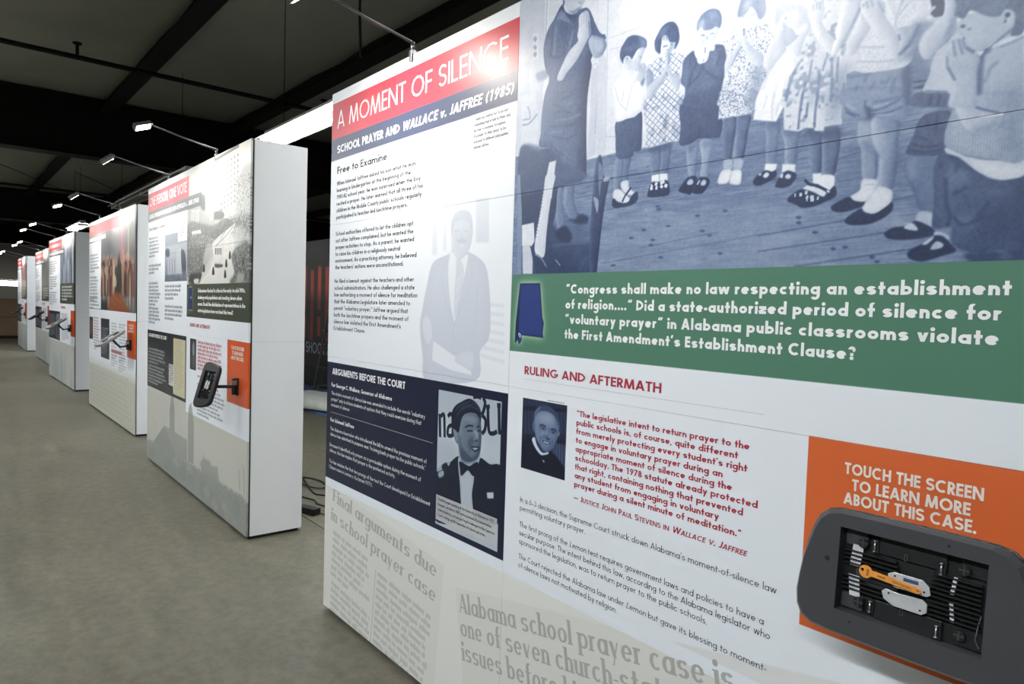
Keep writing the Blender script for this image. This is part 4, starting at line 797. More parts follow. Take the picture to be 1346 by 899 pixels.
 ['p', 0.86, 1, 0.04, 0, 1, 1, [523, 429, 635, 414, 642, 386, 637, 334, 606, 332, 572, 329, 530, 331, 531, 365]],
 ['diamond', 0.45, 1, 0, 0, 1, 1, [522, 457, 640, 432, 642, 386, 637, 334, 606, 332, 572, 329, 530, 331, 531, 365]],
 ['diamond', 0.45, 1, 0, 0, 1, 1, [524, 537, 563, 553, 582, 555, 601, 553, 638, 541, 641, 535, 630, 513, 630, 486, 624, 458, 644, 436, 650, 420, 645, 411, 530, 435, 529, 443, 542, 458, 573, 477, 546, 496]],
 ['p', 0.3, 5, 0, 0, 0.5, 1, [586, 396, 598, 401, 596, 368, 583, 370]],
 ['p', 0.55, 2, 0, 0.1, 1, 1, [521, 528, 535, 527, 544, 512, 546, 493, 527, 482, 521, 504]],
 ['p', 0.7, 1.3, 0.04, 0.12, 1, 1, [546, 496, 572, 508, 583, 540, 587, 554, 594, 555, 597, 537, 591, 508, 573, 482, 554, 466, 535, 454, 525, 464, 525, 482]],
 ['p', 0.68, 1.3, 0, 0.12, 1, 1, [590, 523, 600, 506, 629, 486, 631, 474, 624, 456, 605, 472, 590, 498]],
 ['s', 0.35, 4, 2, 1, 0, 1, [586, 509, 590, 498]],
 ['s', 0.4, 3.5, 1.2, 1, 0, 1, [592, 552, 592, 528]],
 ['p', 0.82, 1.2, 0, 0.12, 1, 1, [562, 606, 592, 598, 609, 573, 606, 564, 594, 557, 585, 550, 574, 547, 563, 558, 563, 581]],
 ['p', 0.5, 5, 0, 0, 0.7, 1, [594, 572, 609, 576, 606, 564, 598, 554, 595, 552, 582, 550]],
 ['p', 0.24, 1.2, 0, 0.03, 1, 1, [547, 575, 544, 596, 553, 611, 565, 626, 584, 633, 603, 628, 616, 613, 622, 590, 621, 575, 613, 562, 607, 560, 609, 576, 593, 581, 583, 599, 570, 602, 566, 580, 564, 560, 552, 568]],
 ['p', 0.45, 8, 0, 0, 0.6, 1, [560, 617, 585, 623, 579, 607, 564, 598]],
 ['s', 0.35, 4, 1.5, 0.8, 0, 1, [573, 601, 575, 590]],
 ['s', 0.35, 4, 1.5, 0.8, 0, 1, [581, 600, 584, 588]],
 ['s', 0.35, 4, 1.3, 1, 0, 1, [571, 576, 581, 575, 587, 575]],
 ['s', 0.3, 4, 1.3, 1, 0, 1, [595, 575, 601, 574]],
 ['s', 0.5, 3, 1.2, 1, 0, 1, [584, 565, 591, 562]],
 ['p', 0.5, 1.2, 0.04, 0.12, 1, 1, [658, 319, 691, 320, 690, 273, 686, 233, 668, 237, 660, 277]],
 ['p', 0.56, 1.2, 0.04, 0.12, 1, 1, [697, 319, 731, 316, 726, 268, 721, 228, 701, 233, 703, 271]],
 ['p', 0.35, 6, 0, 0, 0.7, 1, [660, 313, 687, 316, 677, 298, 663, 300]],
 ['p', 0.35, 6, 0, 0, 0.5, 1, [701, 315, 729, 313, 719, 301, 703, 303]],
 ['p', 0.09, 1.2, 0, 0, 1, 1, [666, 236, 692, 232, 678, 196, 662, 197, 641, 204, 642, 213]],
 ['p', 0.09, 1.2, 0, 0, 1, 1, [699, 231, 723, 227, 727, 213, 709, 193, 682, 196, 685, 208]],
 ['p', 0.75, 1, 0, 0, 1, 1, [665, 227, 676, 231, 682, 223, 677, 217, 664, 219]],
 ['p', 0.78, 1, 0, 0, 1, 1, [705, 221, 713, 225, 719, 218, 714, 211, 703, 213]],
 ['s', 0.8, 5, 1, 1, 0, 1, [700, 225, 693, 215]],
 ['p', 0.24, 1.2, 0.04, 0.05, 1, 1, [638, 419, 743, 401, 754, 327, 729, 320, 695, 326, 672, 318, 656, 316, 636, 322, 637, 364]],
 ['cloth', 0.2, 1, 0, 0, 1, 1, [638, 419, 743, 401, 754, 327, 729, 320, 695, 326, 672, 318, 656, 316, 636, 322, 637, 364]],
 ['s', 0.15, 5, 3, 1, 0, 1, [693, 353, 693, 326]],
 ['p', 0.33, 1.2, 0.06, 0.04, 1, 1, [668, 540, 648, 534, 636, 522, 634, 494, 632, 472, 645, 457, 646, 440, 647, 411, 744, 391, 747, 418, 755, 460, 758, 481, 758, 508, 750, 531, 725, 539, 724, 527, 713, 528, 707, 510, 694, 504, 680, 509]],
 ['cloth', 0.25, 1, 0, 0, 1, 1, [668, 540, 648, 534, 636, 522, 634, 494, 632, 472, 645, 457, 646, 440, 647, 411, 744, 391, 747, 418, 755, 460, 758, 481, 758, 508, 750, 531, 725, 539, 724, 527, 713, 528, 707, 510, 694, 504, 680, 509]],
 ['s', 0.2, 6, 4, 0.8, 0, 1, [680, 506, 667, 495, 655, 461]],
 ['s', 0.2, 6, 4, 0.8, 0, 1, [694, 502, 702, 484, 742, 455]],
 ['s', 0.2, 6, 4, 0.8, 0, 1, [659, 528, 656, 506]],
 ['s', 0.2, 6, 4, 0.8, 0, 1, [742, 520, 734, 487]],
 ['s', 0.2, 6, 4, 0.8, 0, 1, [755, 460, 743, 449]],
 ['s', 0.2, 6, 4, 0.8, 0, 1, [694, 502, 682, 477, 652, 456]],
 ['p', 0.22, 10, 0, 0, 0.7, 1, [656, 440, 704, 438, 743, 446, 749, 390, 647, 411]],
 ['p', 0.95, 1.2, 0, 0, 1, 1, [670, 548, 680, 547, 679, 534, 686, 524, 676, 522, 669, 534]],
 ['p', 0.8, 2, 0, 0, 1, 1, [709, 532, 710, 541, 725, 539, 724, 527]],
 ['p', 0.78, 1.3, 0, 0.12, 1, 1, [676, 584, 697, 581, 723, 581, 734, 574, 730, 559, 715, 543, 705, 552, 695, 550, 680, 548, 677, 566]],
 ['p', 0.4, 1.3, 0, 0.05, 1, 1, [674, 585, 672, 601, 681, 618, 698, 627, 717, 626, 734, 616, 742, 597, 741, 581, 736, 574, 726, 581, 713, 578, 693, 582, 686, 593, 679, 590]],
 ['p', 0.65, 6, 0, 0, 0.8, 1, [675, 603, 695, 608, 690, 587, 679, 590]],
 ['p', 0.6, 8, 0, 0, 0.5, 1, [705, 619, 728, 615, 728, 604, 709, 601]],
 ['p', 0.85, 1.2, 0, 0.06, 1, 1, [680, 511, 683, 522, 689, 537, 697, 549, 705, 552, 709, 544, 709, 529, 707, 510, 699, 505, 692, 508, 688, 505]],
 ['s', 0.45, 3.5, 1.2, 1, 0, 1, [699, 541, 699, 526]],
 ['s', 0.5, 3, 1.2, 1, 0, 1, [695, 513, 697, 507]],
 ['s', 0.42, 3.5, 1.5, 1, 0, 1, [685, 573, 696, 569]],
 ['s', 0.42, 3.5, 1.5, 1, 0, 1, [712, 568, 722, 567]],
 ['s', 0.55, 3, 1.5, 1, 0, 1, [701, 565, 706, 556]],
 ['p', 0.3, 1.2, 0, 0.12, 1, 1, [759, 361, 792, 358, 791, 314, 786, 261, 765, 264, 760, 300]],
 ['p', 0.3, 1.2, 0, 0.14, 1, 1, [795, 359, 829, 357, 825, 321, 815, 259, 797, 261, 793, 295, 796, 313]],
 ['p', 0.5, 10, 0, 0, 0.6, 1, [769, 351, 780, 351, 781, 324, 772, 326]],
 ['p', 0.48, 10, 0, 0, 0.6, 1, [803, 312, 816, 299, 811, 278, 802, 274]],
 ['p', 0.48, 10, 0, 0, 0.5, 1, [807, 349, 820, 346, 812, 324, 803, 326]],
 ['p', 0.55, 3, 0, 0, 1, 1, [792, 314, 796, 314, 794, 295, 794, 260, 786, 261, 788, 288]],
 ['p', 0.68, 1.5, 0.08, 0, 1, 1, [764, 264, 786, 262, 787, 239, 765, 240]],
 ['p', 0.66, 1.5, 0.08, 0, 1, 1, [792, 261, 815, 259, 812, 237, 790, 237]],
 ['p', 0.93, 1.2, 0.08, 0, 1, 1, [763, 241, 784, 239, 786, 228, 779, 211, 762, 208, 750, 213, 753, 227]],
 ['p', 0.93, 1.2, 0.08, 0, 1, 1, [787, 236, 810, 234, 813, 214, 808, 202, 787, 205, 782, 211, 785, 225]],
 ['p', 0.86, 1.2, 0, 0, 1, 1, [749, 543, 763, 543, 781, 548, 794, 541, 835, 556, 855, 550, 879, 530, 878, 518, 864, 491, 869, 443, 854, 421, 844, 381, 839, 372, 746, 391, 747, 418, 759, 448, 766, 479, 758, 513]],
 ['p', 0.86, 1.2, 0, 0, 1, 0, [747, 426, 849, 404, 839, 377, 831, 358, 788, 360, 744, 362, 746, 393]],
 ['speck', 0.45, 1, 0, 0, 1, 1, [749, 543, 763, 543, 781, 548, 794, 541, 835, 556, 855, 550, 879, 530, 878, 518, 864, 491, 869, 443, 854, 421, 844, 381, 839, 372, 746, 391, 747, 418, 759, 448, 766, 479, 758, 513]],
 ['speck', 0.45, 1, 0, 0, 1, 1, [747, 426, 849, 404, 839, 377, 831, 358, 788, 360, 744, 362, 746, 393]],
 ['p', 0.45, 14, 0, 0, 0.7, 1, [828, 464, 863, 452, 849, 407, 833, 373, 821, 376, 828, 411]],
 ['p', 0.45, 10, 0, 0, 0.6, 1, [822, 410, 846, 404, 834, 360, 825, 357]],
 ['p', 0.76, 1.3, 0, 0.08, 1, 1, [759, 497, 783, 518, 796, 551, 805, 557, 806, 538, 795, 514, 773, 477, 758, 465, 755, 482]],
 ['p', 0.74, 1.3, 0, 0.12, 1, 1, [805, 557, 811, 529, 826, 506, 850, 487, 857, 472, 851, 462, 837, 462, 825, 472, 802, 513, 797, 532]],
 ['p', 0.72, 1.3, 0, 0.1, 1, 1, [856, 477, 872, 494, 883, 506, 885, 460, 869, 446, 857, 456]],
 ['s', 0.4, 4, 1.2, 1, 0, 1, [800, 550, 802, 555, 802, 539]],
 ['s', 0.4, 4, 3, 0.7, 0, 1, [795, 514, 784, 496, 773, 477]],
 ['p', 0.85, 1.3, 0, 0.1, 1, 1, [788, 591, 833, 583, 837, 561, 823, 560, 808, 553, 796, 568]],
 ['p', 0.5, 1.5, 0, -0.05, 1, 1, [786, 584, 783, 595, 790, 620, 802, 627, 843, 613, 854, 597, 855, 576, 849, 565, 839, 564, 831, 581, 818, 598, 809, 590, 798, 585]],
 ['p', 0.75, 8, 0, 0, 0.5, 1, [796, 615, 820, 610, 809, 595, 800, 595]],
 ['s', 0.5, 3.5, 1.5, 1, 0, 1, [793, 584, 804, 582]],
 ['s', 0.5, 3.5, 1.5, 1, 0, 1, [819, 580, 828, 580]],
 ['s', 0.55, 3, 1.5, 1, 0, 1, [809, 572, 812, 567]],
 ['p', 0.44, 1.2, 0, 0.12, 1, 1, [868, 335, 901, 329, 900, 290, 896, 236, 874, 240, 870, 295]],
 ['p', 0.46, 1.2, 0, 0.14, 1, 1, [906, 310, 951, 302, 946, 278, 943, 229, 918, 233, 915, 275]],
 ['p', 0.28, 8, 0, 0, 0.7, 1, [868, 335, 901, 329, 902, 313, 870, 319]],
 ['p', 0.3, 8, 0, 0, 0.7, 1, [910, 309, 948, 302, 946, 290, 914, 296]],
 ['p', 0.93, 1.2, 0, 0, 1, 0, [871, 240, 899, 236, 896, 219, 870, 226]],
 ['p', 0.93, 1.2, 0, 0, 1, 0, [912, 234, 942, 229, 941, 210, 911, 217]],
 ['p', 0.1, 1.2, 0, 0, 1, 1, [843, 205, 853, 217, 873, 225, 887, 220, 897, 223, 899, 213, 894, 205, 863, 194, 848, 196]],
 ['p', 0.1, 1.2, 0, 0, 1, 1, [898, 190, 907, 207, 915, 214, 926, 218, 943, 210, 944, 200, 933, 186, 917, 182, 900, 185]],
 ['p', 0.88, 1, 0, 0, 1, 1, [867, 214, 874, 221, 882, 216, 876, 209, 868, 211]],
 ['p', 0.88, 1, 0, 0, 1, 1, [856, 219, 861, 221, 863, 218, 859, 215]],
 ['p', 0.88, 1, 0, 0, 1, 1, [920, 207, 926, 211, 933, 206, 930, 200, 921, 202]],
 ['p', 0.88, 1, 0, 0, 1, 1, [907, 207, 911, 214, 915, 211, 913, 203]],
 ['p', 0.93, 1.5, 0.05, 0, 1, 1, [907, 477, 921, 466, 930, 439, 921, 421, 915, 397, 908, 358, 842, 371, 851, 411, 878, 449]],
 ['p', 0.93, 1.3, 0, 0, 1, 0, [849, 404, 922, 388, 908, 358, 892, 329, 836, 343, 840, 374]],
 ['s', 0.75, 4, 3, 0.7, 0, 1, [884, 396, 881, 363, 883, 333]],
 ['s', 0.75, 4, 3, 0.7, 0, 1, [896, 368, 891, 343]],
 ['s', 0.75, 4, 3, 0.7, 0, 1, [867, 392, 860, 362]],
 ['s', 0.78, 4, 3, 0.6, 0, 1, [888, 413, 887, 388, 882, 366]],
 ['s', 0.78, 4, 3, 0.6, 0, 1, [910, 421, 908, 393]],
 ['s', 0.78, 4, 3, 0.6, 0, 1, [867, 431, 857, 405]],
 ['p', 0.78, 1.5, 0, 0.1, 1, 1, [880, 520, 896, 526, 903, 491, 907, 480, 891, 463, 867, 448, 856, 457, 859, 482]],
 ['p', 0.76, 1.5, 0, 0.1, 1, 1, [954, 533, 963, 514, 949, 486, 945, 467, 937, 458, 929, 461, 923, 473, 930, 496, 942, 512]],
 ['p', 0.7, 1.5, 0.08, 0, 1, 1, [898, 545, 912, 536, 927, 507, 935, 502, 914, 488, 903, 491, 898, 520]],
 ['p', 0.8, 2, 0, 0, 1, 1, [888, 568, 934, 562, 936, 531, 921, 521, 901, 537]],
 ['p', 0.68, 4, 0, 0, 0.9, 1, [879, 579, 898, 583, 934, 569, 951, 552, 952, 527, 929, 519, 938, 541, 927, 557, 910, 562, 894, 556, 879, 533, 875, 560]],
 ['speck', 0.85, 1, 0, 0, 0.5, 1, [879, 579, 898, 588, 934, 574, 951, 552, 952, 527, 929, 519, 938, 541, 927, 557, 910, 562, 894, 556]],
 ['s', 0.5, 4, 2, 1, 0, 1, [900, 547, 906, 548]],
 ['p', 0.33, 1.3, 0, 0.12, 1, 1, [962, 298, 1001, 291, 999, 260, 999, 203, 981, 205, 973, 256]],
 ['p', 0.35, 1.3, 0, 0.16, 1, 1, [998, 293, 1029, 294, 1036, 262, 1033, 227, 1026, 194, 1004, 196, 1000, 237]],
 ['p', 0.22, 8, 0, 0, 0.8, 1, [963, 302, 1029, 294, 1033, 271, 970, 281]],
 ['p', 0.93, 1.2, 0, 0, 1, 0, [981, 204, 1000, 203, 999, 179, 983, 184]],
 ['p', 0.93, 1.2, 0, 0, 1, 1, [999, 198, 1026, 194, 1027, 173, 1017, 164, 996, 179]],
 ['p', 0.9, 1.2, 0, 0, 1, 1, [962, 175, 975, 182, 990, 177, 985, 166, 973, 166]],
 ['p', 0.9, 1.2, 0, 0, 1, 1, [982, 165, 993, 174, 1011, 165, 1006, 153, 988, 158]],
 ['p', 0.1, 1.3, 0, 0, 1, 1, [928, 155, 931, 161, 952, 173, 964, 173, 985, 165, 1006, 153, 1014, 159, 1029, 173, 1033, 153, 1015, 144, 987, 135, 960, 135, 947, 143, 929, 151]],
 ['s', 0.85, 9, 1, 1, 0, 1, [946, 163, 943, 163]],
 ['s', 0.85, 9, 1, 1, 0, 1, [954, 163, 960, 163]],
 ['s', 0.85, 9, 1, 1, 0, 1, [966, 166, 972, 166]],
 ['s', 0.85, 9, 1, 1, 0, 1, [969, 157, 974, 155]],
 ['s', 0.85, 9, 1, 1, 0, 1, [978, 156, 986, 154]],
 ['s', 0.85, 9, 1, 1, 0, 1, [970, 151, 973, 151]],
 ['s', 0.85, 9, 1, 1, 0, 1, [979, 150, 987, 149]],
 ['s', 0.85, 9, 1, 1, 0, 1, [993, 152, 997, 151]],
 ['s', 0.1, 7, 1, 1, 0, 1, [964, 194, 975, 183, 993, 177, 1017, 163]],
 ['s', 0.9, 4, 1, 1, 0, 1, [1013, 166, 1019, 161]],
 ['p', 0.84, 1.3, 0, 0, 1, 1, [964, 572, 1061, 546, 1060, 509, 1042, 465, 1041, 392, 1039, 331, 905, 359, 916, 397, 921, 421, 940, 451, 944, 480, 963, 509, 988, 516]],
 ['p', 0.84, 1.2, 0, 0, 1, 0, [913, 396, 1040, 367, 1037, 346, 1037, 297, 1001, 298, 1000, 289, 981, 293, 979, 299, 962, 303, 945, 298, 911, 308, 908, 368]],
 ['flower', 0.48, 1, 0, 0, 1, 1, [964, 572, 1061, 546, 1060, 509, 1042, 465, 1041, 392, 1039, 331, 905, 359, 916, 397, 921, 421, 940, 451, 944, 480, 963, 509, 988, 516]],
 ['flower', 0.48, 1, 0, 0, 1, 1, [913, 396, 1040, 367, 1037, 346, 1037, 297, 1001, 298, 1000, 289, 981, 293, 979, 299, 962, 303, 945, 298, 911, 308, 908, 368]],
 ['s', 0.28, 6, 3, 0.8, 0, 1, [951, 381, 946, 340, 944, 302]],
 ['s', 0.28, 6, 3, 0.8, 0, 1, [984, 374, 980, 333, 980, 299]],
 ['s', 0.28, 6, 3, 0.8, 0, 1, [963, 356, 960, 323]],
 ['p', 0.45, 14, 0, 0, 0.55, 1, [1006, 369, 1037, 363, 1037, 303, 1029, 299, 1003, 306]],
 ['s', 0.42, 6, 3.5, 0.75, 0, 1, [956, 400, 950, 374, 948, 352]],
 ['s', 0.42, 6, 3.5, 0.75, 0, 1, [986, 410, 983, 377, 981, 346]],
 ['s', 0.42, 6, 3.5, 0.75, 0, 1, [1009, 438, 1012, 385, 1012, 346]],
 ['s', 0.42, 6, 3.5, 0.75, 0, 1, [997, 439, 991, 414]],
 ['s', 0.42, 6, 3.5, 0.75, 0, 1, [967, 444, 963, 411]],
 ['s', 0.42, 6, 3.5, 0.75, 0, 1, [941, 446, 926, 420, 913, 367]],
 ['s', 0.42, 6, 3.5, 0.75, 0, 1, [1037, 379, 1039, 336]],
 ['s', 0.42, 6, 3.5, 0.75, 0, 1, [1022, 435, 1022, 383]],
 ['s', 0.42, 6, 3.5, 0.75, 0, 1, [921, 421, 911, 370]],
 ['p', 0.4, 14, 0, 0, 0.6, 1, [1016, 403, 1035, 413, 1048, 428, 1046, 391, 1037, 334, 1015, 339]],
 ['p', 0.5, 10, 0, 0, 0.6, 1, [967, 385, 978, 417, 982, 392, 974, 347, 964, 349]],
 ['p', 0.8, 1.5, 0, 0.12, 1, 1, [958, 554, 970, 565, 983, 556, 989, 540, 985, 517, 997, 494, 1017, 472, 1019, 450, 1009, 443, 999, 450, 977, 480, 960, 520, 955, 546]],
 ['p', 0.8, 1.5, 0, 0.2, 1, 1, [1028, 547, 1063, 535, 1060, 509, 1045, 485, 1032, 461, 1019, 443, 1007, 443, 1013, 471, 1016, 489, 1020, 521]],
 ['s', 0.5, 4, 1.5, 0.8, 0, 1, [964, 560, 964, 545]],
 ['s', 0.5, 4, 1.5, 0.8, 0, 1, [971, 561, 971, 545]],
 ['s', 0.5, 4, 1.5, 0.8, 0, 1, [977, 559, 979, 543]],
 ['s', 0.35, 5, 4, 0.7, 0, 1, [1062, 522, 1045, 483, 1028, 452]],
 ['s', 0.45, 4, 2, 0.7, 0, 1, [1015, 470, 1012, 478, 997, 494]],
 ['p', 0.52, 1.3, 0.05, 0.1, 1, 1, [1070, 299, 1093, 299, 1109, 247, 1110, 221, 1111, 176, 1085, 177, 1078, 236, 1070, 259, 1069, 283]],
 ['p', 0.55, 1.3, 0.05, 0.2, 1, 1, [1097, 297, 1144, 287, 1147, 246, 1148, 205, 1141, 153, 1113, 157, 1111, 221, 1100, 249]],
 ['p', 0.36, 9, 0, 0, 0.6, 1, [1076, 251, 1096, 250, 1109, 232, 1117, 230, 1111, 210, 1086, 241]],
 ['p', 0.28, 14, 0, 0, 0.45, 1, [1119, 287, 1144, 285, 1146, 246, 1136, 243, 1125, 265]],
 ['p', 0.66, 10, 0, 0, 0.6, 1, [1073, 288, 1091, 287, 1095, 260, 1077, 261]],
 ['p', 0.66, 10, 0, 0, 0.5, 1, [1102, 280, 1120, 266, 1121, 245, 1103, 248]],
 ['s', 0.25, 6, 4, 0.6, 0, 1, [1110, 224, 1111, 200, 1111, 179]],
 ['p', 0.3, 10, 0, 0, 0.6, 1, [1137, 232, 1148, 236, 1146, 195, 1138, 160, 1133, 160]],
 ['p', 0.9, 1.3, 0.08, 0, 1, 1, [1084, 179, 1112, 175, 1112, 163, 1114, 139, 1094, 134, 1076, 134, 1062, 147, 1080, 159]],
 ['p', 0.9, 1.3, 0.1, 0, 1, 1, [1111, 162, 1140, 152, 1140, 129, 1131, 119, 1113, 110, 1098, 112, 1087, 123, 1106, 148]],
 ['s', 0.7, 3.5, 1.5, 0.8, 0, 1, [1086, 169, 1110, 166]],
 ['s', 0.7, 3.5, 1.5, 0.8, 0, 1, [1114, 147, 1138, 142]],
 ['s', 0.7, 3.5, 1.5, 0.8, 0, 1, [1114, 139, 1135, 132]],
 ['p', 0.09, 1.3, 0, 0, 1, 1, [1024, 128, 1027, 134, 1057, 147, 1072, 138, 1095, 135, 1113, 147, 1110, 138, 1084, 125, 1049, 118, 1029, 122]],
 ['p', 0.09, 1.3, 0, 0, 1, 1, [1054, 101, 1061, 109, 1087, 122, 1107, 109, 1129, 120, 1142, 129, 1144, 115, 1130, 101, 1101, 90, 1070, 90, 1056, 95]],
 ['p', 0.9, 1.2, 0.08, 0, 1, 1, [1087, 122, 1112, 160, 1138, 150, 1140, 131, 1129, 120, 1107, 110]],
 ['p', 0.5, 1.5, 0, 0, 1, 1, [1057, 400, 1079, 388, 1136, 388, 1157, 387, 1165, 372, 1168, 305, 1040, 331, 1041, 373]],
 ['p', 0.5, 1.3, 0.05, 0.05, 1, 1, [1039, 367, 1155, 342, 1158, 288, 1144, 285, 1109, 295, 1091, 311, 1093, 300, 1067, 298, 1037, 308, 1038, 341]],
 ['p', 0.24, 4, 0, 0, 0.8, 1, [1146, 376, 1163, 385, 1167, 349, 1165, 315, 1157, 308, 1149, 349]],
 ['s', 0.32, 7, 5, 0.7, 0, 1, [1046, 389, 1065, 387, 1092, 385]],
 ['s', 0.32, 7, 5, 0.7, 0, 1, [1100, 367, 1094, 362, 1087, 354]],
 ['s', 0.32, 7, 5, 0.7, 0, 1, [1066, 368, 1060, 360]],
 ['s', 0.32, 7, 5, 0.7, 0, 1, [1126, 372, 1120, 362, 1107, 363]],
 ['s', 0.32, 7, 5, 0.7, 0, 1, [1135, 368, 1130, 338]],
 ['s', 0.32, 7, 5, 0.7, 0, 1, [1081, 383, 1077, 370]],
 ['s', 0.32, 7, 5, 0.7, 0, 1, [1096, 327, 1129, 327, 1160, 329]],
 ['s', 0.28, 5, 3, 0.8, 0, 1, [1041, 329, 1055, 315, 1072, 307]],
 ['s', 0.28, 5, 3, 0.8, 0, 1, [1092, 313, 1113, 312, 1147, 323]],
 ['s', 0.28, 5, 3, 0.8, 0, 1, [1095, 305, 1123, 302, 1152, 309]],
 ['s', 0.28, 5, 3, 0.8, 0, 1, [1042, 321, 1064, 306]],
 ['s', 0.28, 5, 3, 0.8, 0, 1, [1092, 316, 1081, 324, 1083, 336]],
 ['s', 0.66, 4, 3, 0.6, 0, 1, [1044, 334, 1066, 319]],
 ['s', 0.66, 4, 3, 0.6, 0, 1, [1097, 318, 1127, 322]],
 ['s', 0.66, 4, 3, 0.6, 0, 1, [1103, 301, 1133, 298]],
 ['p', 0.15, 4, 0, 0, 0.9, 1, [1079, 321, 1092, 316, 1096, 297, 1072, 297, 1088, 301]],
 ['p', 0.86, 1.3, 0.05, 0, 1, 1, [1114, 524, 1179, 507, 1185, 480, 1177, 458, 1163, 460, 1169, 426, 1165, 398, 1157, 387, 1136, 383, 1081, 389, 1067, 394, 1053, 403, 1060, 421, 1061, 444, 1068, 465, 1085, 477, 1128, 459, 1131, 478]],
 ['speck', 0.7, 1, 0, 0, 0.5, 1, [1114, 524, 1179, 507, 1185, 480, 1177, 458, 1163, 460, 1169, 426, 1165, 398, 1157, 387, 1136, 383, 1081, 389, 1067, 394, 1053, 403, 1060, 421, 1061, 444, 1068, 465, 1085, 477, 1128, 459, 1131, 478]],
 ['s', 0.6, 4, 2, 0.7, 0, 1, [1061, 416, 1098, 406, 1131, 400]],
 ['s', 0.6, 4, 2, 0.7, 0, 1, [1062, 444, 1090, 436, 1116, 431]],
 ['s', 0.6, 4, 2, 0.7, 0, 1, [1142, 511, 1131, 481, 1131, 461]],
 ['s', 0.6, 4, 2, 0.7, 0, 1, [1151, 501, 1135, 484]],
 ['s', 0.6, 4, 2, 0.7, 0, 1, [1161, 458, 1178, 459]],
 ['p', 0.35, 9, 0, 0, 0.75, 1, [1161, 458, 1178, 458, 1165, 398, 1148, 398, 1131, 400, 1156, 414, 1165, 438]],
 ['p', 0.74, 1.5, 0, 0.12, 1, 1, [1065, 510, 1082, 488, 1085, 476, 1066, 449, 1058, 433, 1049, 430, 1040, 437, 1038, 454, 1049, 468, 1062, 494]],
 ['p', 0.76, 1.5, 0, 0.1, 1, 1, [1062, 522, 1066, 535, 1101, 524, 1110, 507, 1109, 492, 1128, 462, 1137, 443, 1143, 422, 1137, 408, 1124, 418, 1110, 435, 1088, 471, 1070, 499]],
 ['p', 0.62, 1.8, 0, 0.22, 1, 1, [1131, 458, 1153, 459, 1174, 457, 1163, 429, 1149, 413, 1137, 408, 1140, 436]],
 ['s', 0.5, 4, 1.5, 0.8, 0, 1, [1068, 527, 1068, 520]],
 ['s', 0.5, 4, 1.5, 0.8, 0, 1, [1073, 530, 1077, 515]],
 ['s', 0.5, 4, 1.5, 0.8, 0, 1, [1082, 529, 1087, 514]],
 ['s', 0.5, 4, 1.5, 0.8, 0, 1, [1096, 523, 1101, 510, 1109, 496]],
 ['s', 0.35, 5, 2, 0.8, 0, 1, [1137, 448, 1140, 435]],
 ['s', 0.25, 8, 6, 0.7, 0, 1, [1174, 455, 1159, 424, 1139, 408]],
 ['p', 0.1, 2, 0, 0, 1, 1, [1190, 500, 1211, 493, 1213, 463, 1202, 460, 1183, 463, 1193, 477]],
 ['p', 0.85, 2, 0.1, 0, 1, 1, [1181, 472, 1185, 475, 1196, 483, 1199, 478, 1191, 471, 1200, 460, 1207, 460, 1210, 456, 1190, 454, 1181, 458]],
 ['p', 0.42, 4, 0, 0, 0.8, 1, [1174, 457, 1200, 451, 1179, 434, 1167, 398, 1161, 390, 1164, 412]],
 ['p', 0.36, 6, 0, 0, 0.6, 1, [1165, 394, 1185, 391, 1195, 356, 1189, 344, 1167, 349]],
 ['s', 0.2, 4, 2, 1, 0, 1, [1169, 351, 1192, 348]],
 ['s', 0.25, 4, 2, 1, 0, 1, [1168, 340, 1188, 337]],
 ['p', 0.4, 1.3, 0.05, -0.02, 1, 1, [1167, 214, 1211, 207, 1215, 163, 1217, 101, 1193, 107, 1181, 141, 1167, 167, 1161, 181]],
 ['p', 0.52, 9, 0, 0, 0.7, 1, [1167, 210, 1181, 204, 1186, 174, 1173, 168, 1162, 181]],
 ['p', 0.28, 1.3, 0.05, 0, 1, 1, [1178, 267, 1193, 286, 1236, 281, 1238, 221, 1221, 207, 1170, 215, 1163, 225, 1175, 253]],
 ['s', 0.17, 5, 3, 0.8, 0, 1, [1171, 235, 1200, 225, 1230, 226]],
 ['s', 0.17, 5, 3, 0.8, 0, 1, [1170, 223, 1197, 216, 1224, 216]],
 ['s', 0.17, 5, 3, 0.8, 0, 1, [1179, 249, 1199, 238]],
 ['s', 0.17, 5, 3, 0.8, 0, 1, [1193, 286, 1198, 264]],
 ['s', 0.17, 5, 3, 0.8, 0, 1, [1212, 283, 1212, 250]],
 ['p', 0.3, 2, 0, 0, 1, 1, [1177, 330, 1229, 318, 1230, 293, 1170, 305, 1165, 317]],
 ['s', 0.16, 6, 3, 0.8, 0, 1, [1201, 322, 1198, 301]],
 ['s', 0.16, 6, 3, 0.8, 0, 1, [1215, 319, 1212, 298]],
 ['s', 0.16, 6, 3, 0.8, 0, 1, [1188, 340, 1176, 339]],
 ['p', 0.72, 1.3, 0.08, 0, 1, 1, [1193, 107, 1217, 100, 1217, 76, 1187, 89]],
 ['p', 0.09, 1.3, 0, 0, 1, 1, [1132, 70, 1146, 79, 1167, 81, 1187, 89, 1215, 74, 1219, 61, 1189, 56, 1154, 56, 1136, 61]],
 ['p', 0.78, 1.2, 0, 0, 1, 1, [1166, 78, 1179, 87, 1191, 74, 1185, 71]],
 ['p', 0.72, 1.3, 0, 0, 1, 1, [1220, 67, 1242, 60, 1242, 49, 1222, 57]],
 ['p', 0.09, 1.3, 0, 0, 1, 1, [1176, 23, 1178, 34, 1200, 46, 1216, 58, 1232, 59, 1246, 45, 1256, 30, 1234, 22, 1208, 14, 1188, 15]],
 ['p', 0.72, 1.2, 0, 0, 1, 1, [1214, 36, 1223, 49, 1235, 44, 1233, 37, 1220, 34]],
